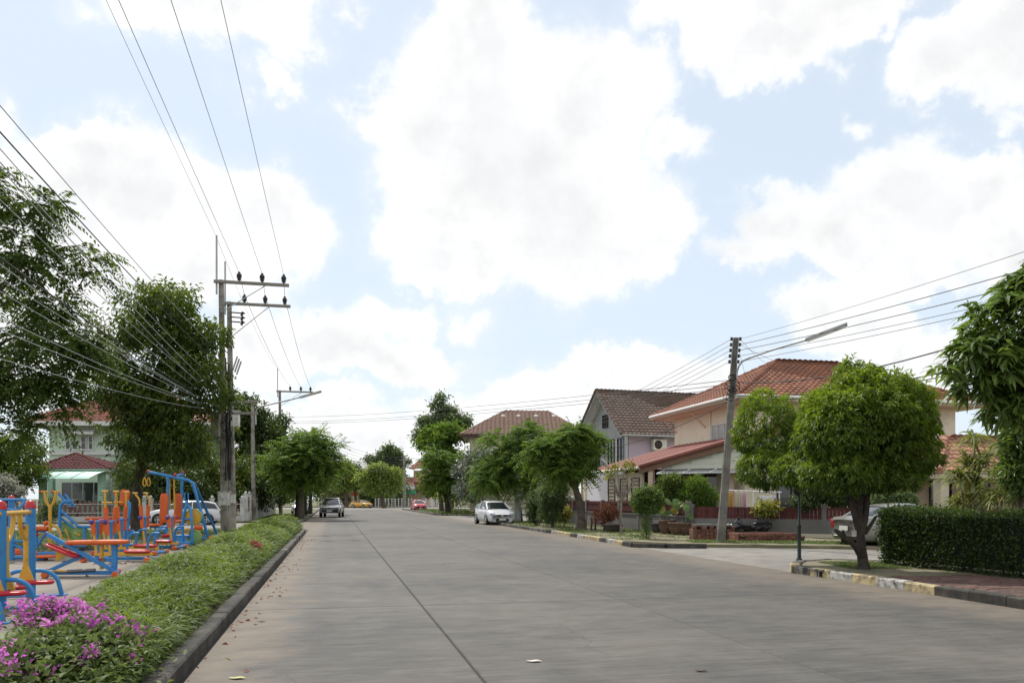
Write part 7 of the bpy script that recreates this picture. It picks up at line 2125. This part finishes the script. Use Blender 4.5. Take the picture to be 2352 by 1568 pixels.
out = np.where((facen < 5)[:, None], -np.array(hn)[None], np.where(((facen >= 5) & (facen < 8))[:, None], np.array([[0, 0, 1.0]]), np.where((facen == 9)[:, None], -np.array(hd)[None], np.array(hn)[None])))
D = out * .6 + rg.normal(0, .7, (n, 3))
v, f = leaf_arrays(Pn, D, .045 + .035 * rg.random(n), .03 + .015 * rg.random(n), rng=rg)
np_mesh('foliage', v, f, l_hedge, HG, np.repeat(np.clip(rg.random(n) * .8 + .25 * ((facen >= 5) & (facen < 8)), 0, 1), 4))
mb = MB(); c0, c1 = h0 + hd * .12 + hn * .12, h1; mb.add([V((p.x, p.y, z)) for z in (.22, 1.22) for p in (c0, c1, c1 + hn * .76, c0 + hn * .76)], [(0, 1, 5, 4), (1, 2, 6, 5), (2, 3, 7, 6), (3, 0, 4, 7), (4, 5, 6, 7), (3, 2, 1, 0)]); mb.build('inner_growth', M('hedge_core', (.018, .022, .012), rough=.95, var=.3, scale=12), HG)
mb = MB()
for k in range(46):
    p = h0 + hd * (.15 + hl * k / 46) + hn * (.15 + .6 * ((k * 7) % 10) / 10)
    mb.tube([V((p.x, p.y, .05)), V((p.x + .06 * math.sin(k), p.y + .05 * math.cos(k * 2), .4)), V((p.x + .12 * math.sin(k * 3), p.y, .9))], [.028, .022, .012], 5, caps=False)
mb.build('stems', m_bark_d, HG)
# strap-leaved plants behind the hedge
def dracaena(label, x, yh, Y, heads, seed):
    rg = np.random.default_rng(seed); base = V(((x - HX) / F * Y, Y, .1)); t = thing('dracaena_plant', label, 'plant', base, 0, 'strap-leaved plants behind the hedge')
    mb = MB(); Pv, Dv = [], []
    for (hx, hy) in heads:
        c = AT(hx, hy, Y + rg.normal(0, .15)); pts = smooth_path([base, base.lerp(c, .5) + V((rg.normal(0, .08), 0, 0)), c], 3); mb = MB(); mb.tube(pts, .026, 6); mb.build('stem', m_bark_l, t)
        m = 64; az = rg.random(m) * 6.283; el = rg.random(m) * 1.5 - .25
        Pv.append(np.repeat(np.array([c]), m, 0) - np.array([[0, 0, 1]]) * (rg.random((m, 1)) * .25)); Dv.append(np.stack([np.cos(az) * np.cos(el), np.sin(az) * np.cos(el), np.sin(el) + .15], 1))
    Pv, Dv = np.concatenate(Pv), np.concatenate(Dv); k = len(Pv)
    v, f = blade_arrays(Pv, Dv, .42 + .16 * rg.random(k), .05 * np.ones(k), .75, rg); np_mesh('leaves', v, f, l_dra, t, np.repeat(rg.random(k), 6))
dracaena('tall yellow-green strap-leaved plant behind the hedge below the salmon roof', 2235, 0, 19.2, [(2236, 1000), (2222, 1052), (2252, 1062), (2268, 1040), (2205, 1085), (2244, 1100)], 120)
dracaena('lower strap-leaved plant at the hedge beside the tall one', 2210, 0, 19.4, [(2200, 1150), (2230, 1140), (2250, 1135)], 121)
dracaena('dense strap-leaved plant at the right edge behind the hedge', 2310, 0, 18.2, [(2300, 1080), (2325, 1110), (2340, 1060), (2290, 1130), (2320, 1020), (2345, 1140)], 122)
shrub('garden_bush', 'dark leafy mass at the right edge between hedge and long-leaved tree', 2340, 1180, 17, [(2350, 1010, 35, 40, 0), (2355, 1080, 34, 46, 0)], l_long, 700, 123, L=.17, W=.05, trunk_r=.06)

# verge grass
def grass(name, label, pts_fn, n, seed, h=.07, wd=.012, parent=None):
    rg = np.random.default_rng(seed); P = pts_fn(rg, n); n = len(P)
    az = rg.random(n) * 6.283; D = np.stack([np.cos(az) * .6, np.sin(az) * .6, .6 + rg.random(n)], 1)
    v, f = blade_arrays(P, D, h * (.5 + rg.random(n)), wd * (.7 + .6 * rg.random(n)), .5, rg)
    o = np_mesh(name, v, f, l_grass, None, np.repeat(rg.random(n), 6), kind='stuff'); prop(o, label, 'grass')
def patch(s0, s1, t0, t1, z, thr=.0, fs=1.3):
    def fn(rg, n):
        s = s0 + (s1 - s0) * rg.random(n); t = t0 + (t1 - t0) * rg.random(n)
        m = (np.sin(s * fs + 1.3 * np.sin(t * 1.9)) * np.sin(t * fs * 1.4 + s * .6) + rg.normal(0, .35, n)) > thr
        return RSn(s[m], t[m], np.full(m.sum(), z))
    return fn
grass('grass', 'patchy short grass on the verge with the flower pots', patch(27.5, 52, 10.1, 14.2, .10, .1), 16000, 130, h=.10, wd=.03)
grass('grass', 'short grass tuft strip beneath the clipped tree', lambda rg, n: np.stack([(lambda q: q[0])(x) if False else x for x in (7.15 + 1.35 * rg.random(n), 16.8 + 1.9 * rg.random(n), np.full(n, .118))], 1), 4200, 131, h=.05, wd=.012)
grass('grass', 'lawn grass behind the exercise machines', patch(25, 42.4, -22, -3.6, .07, -.6), 24000, 132, h=.12, wd=.05)
grass('grass', 'bright grass on the corner by the red car', patch(76, 110, 10.6, 17, .10, -.9), 9000, 133, h=.22, wd=.10)
grass('grass', 'grass in front of the grey wall along the side street', lambda rg, n: (lambda a, b_: np.array(V((6.2, 27.2, .1)))[None] + np.array(V((7.0, -1.35, 0)))[None] * a[:, None] + np.array(V((0, 1.3, 0)))[None] * b_[:, None])(rg.random(n), rg.random(n)), 5000, 134, h=.10, wd=.025)
grass('grass', 'weedy grass round the trunks on the left verge', patch(57, 80, -5.4, -2.4, .09, -.2), 5000, 135, h=.16, wd=.06)

# flower pots, lotus leaves
m_pot = M('brown_clay_pot', (.11, .065, .045), rough=.75, var=.25, scale=6, grime=((.20, .15, .10), 6, .55, .7)); m_potd = M('dark_pot', (.055, .045, .04), rough=.7, var=.2)
def pot(label, x, yb, r, h, mat=None, Y=None):
    c = G(x, yb) if Y is None else V(((x - HX) / F * Y, Y, 0)); c.z = .1; t = thing('plant_pot', label, 'plant pot', c, 0, 'plant pots on the verge')
    mb = MB(); mb.lathe([(r * .62, 0), (r * .72, .02), (r * .95, h * .55), (r * .98, h * .85), (r * 1.06, h * .88), (r * 1.06, h), (r * .92, h), (r * .88, h * .82), (.001, h * .80)], c, 20); mb.build('pot_body', mat or m_pot, t); return t, c
pot('small dark pot at the left of the pot group', 1510, 1228, .28, .42, m_potd); t, cL = pot('large brown pot in the middle of the pot group', 1532, 1231, .36, .60); pot('broad brown pot at the right of the pot group', 1557, 1233, .38, .52); t2, cK = pot('broad brown pot touching the right end of the pot group', 1576, 1233.5, .36, .52)
pot('low wide pot below the dried shrub', 1409, 1227, .42, .36, m_potd)
def lotus(label, c, n, seed):
    rg = random.Random(seed); t = thing('lotus_plant', label, 'plant', V((c.x, c.y, .55)), 0, 'lotus plants in pots')
    for k in range(n):
        e = V((c.x + rg.uniform(-.45, .45), c.y + rg.uniform(-.25, .25), .85 + rg.random() * .65)); mb = MB(); mb.tube(smooth_path([V((c.x, c.y, .5)), V((c.x, c.y, .5)).lerp(e, .6) + V((0, 0, .08)), e], 3), .008, 5); mb.build('stalk', l_boug, t)
        ax = V((rg.uniform(-.8, .8), -.9, rg.uniform(.3, 1))).normalized(); mb = MB(); mb.lathe([(.001, -.02), (.08, 0), (.15, .03), (.17, .05)], e, 12, axis=ax, cap=False); o = mb.build('leaf', l_yellow if k % 3 == 0 else LEAF('lotus_leaf', (.10, .17, .06), (.16, .24, .09), transl=.3), t)
        a = o.data.attributes.new('tint', 'FLOAT', 'POINT'); a.data.foreach_set('value', [rg.random()] * len(o.data.vertices))
lotus('yellowing lotus leaves rising from the large brown pot', cL, 9, 4); lotus('green lotus leaves rising from the broad brown pot', cK, 7, 5)
# bricks, planter, bags
m_brick = M('old_red_brick', (.20, .085, .055), rough=.9, var=.3, scale=6, rnd=.3, col2=(.12, .07, .055), mix=.4, scale2=2)
mb = MB(); mb.box((0, 0, 0), (.30, .14, .095)); brick = mesh_of(mb, 'brick', m_brick, bevel=.008)
BP = thing('brick_planter', 'low brick planter holding black rubbish bags beside the lamp pole', 'planter', G(1720, 1250)); k0, k1 = G(1702, 1250.5), G(1850, 1249.5); k0.z = k1.z = 0
dd = (k1 - k0).normalized(); ang = math.atan2(dd.y, dd.x); L = (k1 - k0).length; nb_ = V((-dd.y, dd.x, 0)); rnd = random.Random(9)
for row in range(3):
    for off in (0, 1.0):
        for k in range(int(L / .31)):
            if row == 2 and k > 7: continue
            p = k0 + dd * (.15 + k * .31 + (.15 if row % 2 else 0)) + nb_ * off; p.z = .15 + row * .10; piece('brick', brick, BP, p + V((0, rnd.uniform(-.012, .012), 0)), Quaternion((0, 0, 1), ang + rnd.uniform(-.05, .05)))
    for k in range(3):
        p = k0 + nb_ * (.22 + k * .30) - dd * .0; p.z = .15 + row * .10; piece('brick', brick, BP, p, Quaternion((0, 0, 1), ang + math.pi / 2))
mb = MB(); q0, q1 = k0 + nb_ * .07, k1 + nb_ * .07; mb.prism([(q0.x, q0.y), (q1.x, q1.y), (q1.x + nb_.x * .86, q1.y + nb_.y * .86), (q0.x + nb_.x * .86, q0.y + nb_.y * .86)], .05, .28); mb.build('soil', m_soil, BP)
BS = thing('brick_stack', 'stack of old bricks and slabs left of the leaning lamp pole', 'brick stack', G(1612, 1245)); k0 = G(1588, 1246); k0.z = 0
for row in range(5):
    for k in range(10):
        for j in range(2):
            if row == 4 and rnd.random() < .45: continue
            p = k0 + V((.10 + k * .152, j * .30 + rnd.uniform(-.01, .01), .15 + row * .10)); piece('brick', brick, BS, p, Quaternion((0, 0, 1), math.pi / 2 + rnd.uniform(-.06, .06)))
mb = MB(); mb.box(k0 + V((.45, .12, .66)), (.7, .5, .05), rz=.1); mb.build('loose_slab', m_gwall, BS); mb = MB(); mb.box(k0 + V((1.15, .15, .64)), (.6, .45, .05), rz=-.15); mb.build('loose_slab', m_gwall, BS)
m_bag = M('black_bin_bag', (.012, .012, .014), rough=.28, var=.1, spec=.6)
def bag(label, x, yb, r, h, seed):
    c = G(x, yb); c.y += .45; c.z = .29; rg = random.Random(seed); t = thing('rubbish_bag', label, 'rubbish bag', c, 0, 'black rubbish bags in the planter'); mb = MB(); vs, fs = [], []; n, m = 22, 12
    for i in range(m + 1):
        f_ = i / m; rr = r * (math.sin(math.pi * (.16 + .80 * f_)) ** .7) * (1 if f_ < .82 else .45); z = h * f_
        for j in range(n):
            a = 2 * math.pi * j / n; w = 1 + .13 * math.sin(a * 5 + f_ * 6 + seed) + .08 * math.sin(a * 11 + f_ * 9 * seed) + .05 * rg.uniform(-1, 1); vs.append(c + V((math.cos(a) * rr * w * 1.25, math.sin(a) * rr * w, z + .02 * rg.uniform(-1, 1))))
    for i in range(m):
        for j in range(n): fs.append((i * n + j, i * n + (j + 1) % n, (i + 1) * n + (j + 1) % n, (i + 1) * n + j))
    mb.add(vs, fs, False); mb.add(vs[-n:], [tuple(range(n))]); mb.build('bag_body', m_bag, t); mb = MB(); mb.lathe([(.03, -.02), (.05, .03), (.08, .08), (.02, .09)], c + V((0, 0, h)), 8); mb.build('bag_knot', m_bag, t)
bag('larger black rubbish bag lying in the brick planter', 1704, 1240, .46, .50, 3); bag('second black rubbish bag with a torn side in the brick planter', 1748, 1240, .42, .52, 5)
# sign post on the corner
c = G(1835.8, 1297); c.z = .1; SP = thing('corner_post', 'slim dark green post with round black head on the kerb corner', 'post', c); m_post = M('dark_green_post', (.018, .035, .032), rough=.45, var=.1)
mb = MB(); mb.lathe([(.075, 0), (.07, .05), (.045, .08), (.045, .82), (.052, .84), (.052, .87), (.03, .89), (.03, 1.62)], c, 12); mb.build('shaft', m_post, SP); mb = MB(); mb.lathe([(.02, -.03), (.15, -.03), (.16, 0), (.15, .03), (.02, .03)], c + V((-.02, 0, 1.72)), 20, axis=(.5, -1, 0)); mb.build('round_head', m_plast, SP)
# washing line
m_cl = {'w': M('white_cloth', (.70, .69, .72), rough=.9, var=.05), 'd': M('dark_cloth', (.035, .025, .06), rough=.9, var=.1), 'p': M('pink_cloth', (.62, .38, .44), rough=.9, var=.05), 'c': M('cream_cloth', (.52, .47, .36), rough=.9, var=.05), 'y': M('ochre_cloth', (.50, .30, .10), rough=.9, var=.05)}
def cloth(label, x0, x1, y0, y1, Y, mat):
    a, b_ = AT(x0, y0, Y), AT(x1, y1, Y); mb = MB(); n, m = 12, 8; vs, fs = [], []
    for i in range(n + 1):
        for j in range(m + 1):
            x = a.x + (b_.x - a.x) * i / n; z = a.z + (b_.z - a.z) * j / m; vs.append((x, Y + .05 * math.sin(i * 1.6) * (.3 + j / m), z + .03 * math.sin(i * .8)))
    for i in range(n):
        for j in range(m): fs.append((i * (m + 1) + j, (i + 1) * (m + 1) + j, (i + 1) * (m + 1) + j + 1, i * (m + 1) + j + 1))
    mb.add(vs, fs, True); o = mb.build('hanging_cloth', m_cl[mat]); prop(o, label, 'laundry', 'washing hung behind the fence')
    so = o.modifiers.new('thick', 'SOLIDIFY'); so.thickness = .01
cloth('ochre cloth hanging beside the leaning lamp pole', 1672, 1684, 1130, 1172, 33, 'y'); cloth('cream curtain hanging right of the lamp pole', 1687, 1706, 1128, 1174, 33, 'c'); cloth('pink towel hanging at the edge of the cream curtain', 1706, 1714, 1130, 1174, 33, 'p'); cloth('white sheet hanging over the washing line', 1744, 1782, 1138, 1166, 32.5, 'w'); cloth('dark purple shirt hanging right of the white sheet', 1778, 1790, 1146, 1172, 32.4, 'd')
LR_ = thing('washing_rack', 'white pipe rack carrying the washing behind the fence', 'rack', V((AT(1700, 0, 33).x, 33.1, .1)))
p, q = AT(1662, 1125, 33.06), AT(1795, 1130, 33.06); mb = MB(); mb.tube([p, q], .025, 8); mb.build('top_rail', m_white, LR_)
for x in (1668, 1730, 1790): c = AT(x, 1127, 33.06); mb = MB(); mb.tube([V((c.x, c.y, .1)), c], .025, 8); mb.build('leg', m_white, LR_)
# posts and table on the verge
TB = thing('wooden_table', 'small weathered wooden table among the shrubs near the hatchback', 'table', G(1230, 1203)); c = G(1230, 1203); c.z = .1
mb = MB(); mb.box(c + V((0, 0, .75)), (.85, .5, .06)); mb.build('table_top', m_wood, TB)
for sx in (-1, 1):
    for sy in (-1, 1): mb = MB(); mb.box(c + V((sx * .36, sy * .2, .36)), (.07, .07, .72)); mb.build('leg', m_wood, TB)
for k, (x, y, lab) in enumerate(((1358, 1222, 'short wooden stake left of the dried shrub'), (1367, 1222.5, 'second short wooden stake beside the dried shrub'), (1387, 1221, 'thin wooden stake behind the low wide pot'))):
    c = G(x, y); c.z = .08; mb = MB(); mb.tube([c, c + V((.01, 0, .35)), c + V((.02, 0, .62))], [.05, .045, .045], 7); prop(mb.build('wooden_stake', m_bark_d), lab, 'stake', 'stakes on the verge')
# green awning, orange sign far away
a, b_ = AT(921, 1126, 160), AT(953, 1134, 160); mb = MB(); mb.box(((a.x + b_.x) / 2, 161, (a.z + b_.z) / 2), (b_.x - a.x, 2, a.z - b_.z)); prop(mb.build('green_awning', M('green_canvas', (.02, .30, .20), rough=.7)), 'far green canvas awning below the pink house', 'awning')
OS = thing('orange_sign', 'far orange banner standing between the slim trees', 'sign', V((AT(814, 0, 151).x, 151, .08))); a, b_ = AT(807, 1128, 151), AT(823, 1138, 151); mb = MB(); mb.box(((a.x + b_.x) / 2, 151, (a.z + b_.z) / 2), (b_.x - a.x, .06, a.z - b_.z)); mb.build('board', M('orange_banner', (.62, .13, .03), rough=.7), OS)
for x in (808, 822): c = AT(x, 1128, 151); mb = MB(); mb.tube([V((c.x, 151.05, 0)), V((c.x, 151.05, c.z))], .04, 6); mb.build('leg', m_galv, OS)
# fallen leaves
for k, (x, y, lab, col) in enumerate(((1227, 1519, 'pale fallen leaf lying on the middle of the near road', (.62, .55, .48)), (545, 1558, 'yellowish fallen leaf on the road near the kerb', (.45, .42, .20)), (600, 1427, 'dry fallen leaf in the sand strip beside the kerb', (.20, .13, .08)), (1880, 1318, 'small brown leaf on the road by the corner kerb', (.22, .13, .08)), (1610, 1541, 'dark twig leaf lying on the near right road', (.10, .07, .05)))):
    c = G(x, y); mb = MB(); s = .055 if k < 2 else .04; pts = [c + V((math.cos(a) * s * (1.5 if abs(math.cos(a)) > .9 else 1), math.sin(a) * s * .7, .006 + .012 * abs(math.sin(a * 1.5)))) for a in [i * math.pi / 4 for i in range(8)]]
    mb.add([c + V((0, 0, .016))] + pts, [(0, 1 + i, 1 + (i + 1) % 8) for i in range(8)]); o = mb.build('fallen_leaf', M('leaf_litter_%d' % k, col, rough=.7)); prop(o, lab, 'leaf', 'fallen leaves on the road'); o.modifiers.new('thick', 'SOLIDIFY').thickness = .003
rg = np.random.default_rng(140); n = 90
PL = RSn(9 + 16 * rg.random(n), -3.8 - 6.5 * rg.random(n), np.full(n, .10)); v, f = leaf_arrays(PL, np.stack([rg.normal(0, 1, n), rg.normal(0, 1, n), .1 * rg.random(n)], 1), .12 + .08 * rg.random(n), .06 + .03 * rg.random(n), rng=rg)
prop(np_mesh('leaf_litter', v, f, l_dry, None, np.repeat(rg.random(n), 4), kind='stuff'), 'scattered dry leaves on the gym pavement', 'litter')

# storm drain opening in the painted kerb
da, db = G(1864, 1320), G(1893, 1325); dv = (db - da); dv.z = 0; dl = dv.length; dv.normalize(); dn = V((dv.y, -dv.x, 0)); dc = (da + db) / 2 + dn * -.02
DR = thing('drain_inlet', 'dark storm drain opening in the painted kerb near the corner post', 'drain', V((dc.x, dc.y, 0)))
R = Matrix((dv, -dn, V((0, 0, 1)))).transposed()
mb = MB(); mb.box((dc.x, dc.y, .055), (dl, .16, .11), mat=R); mb.build('opening', m_dark, DR)
mb = MB(); mb.box(V((dc.x, dc.y, .135)), (dl + .12, .24, .05), mat=R); mb.build('lintel', m_kerb, DR, bevel=.01)
for k in (-1, 0, 1):
    mb = MB(); q = dc + dv * (k * dl * .3) + dn * .085; mb.tube([V((q.x, q.y, 0)), V((q.x, q.y, .112))], .011, 6); mb.build('bar', m_galv, DR)
# dry leaves gathered along the kerb
rg = np.random.default_rng(150); n = 150
PL = RSn(6 + 30 * rg.random(n), -1.25 + .5 * rg.random(n) ** 2.5, np.full(n, .004)); v, f = leaf_arrays(PL, np.stack([rg.normal(0, 1, n), rg.normal(0, 1, n), .12 * rg.random(n)], 1), .04 + .05 * rg.random(n), .02 + .025 * rg.random(n), rng=rg)
prop(np_mesh('leaf_litter', v, f, l_dry, None, np.repeat(rg.random(n), 4), kind='stuff'), 'dry leaves gathered in the gutter along the park kerb', 'litter')
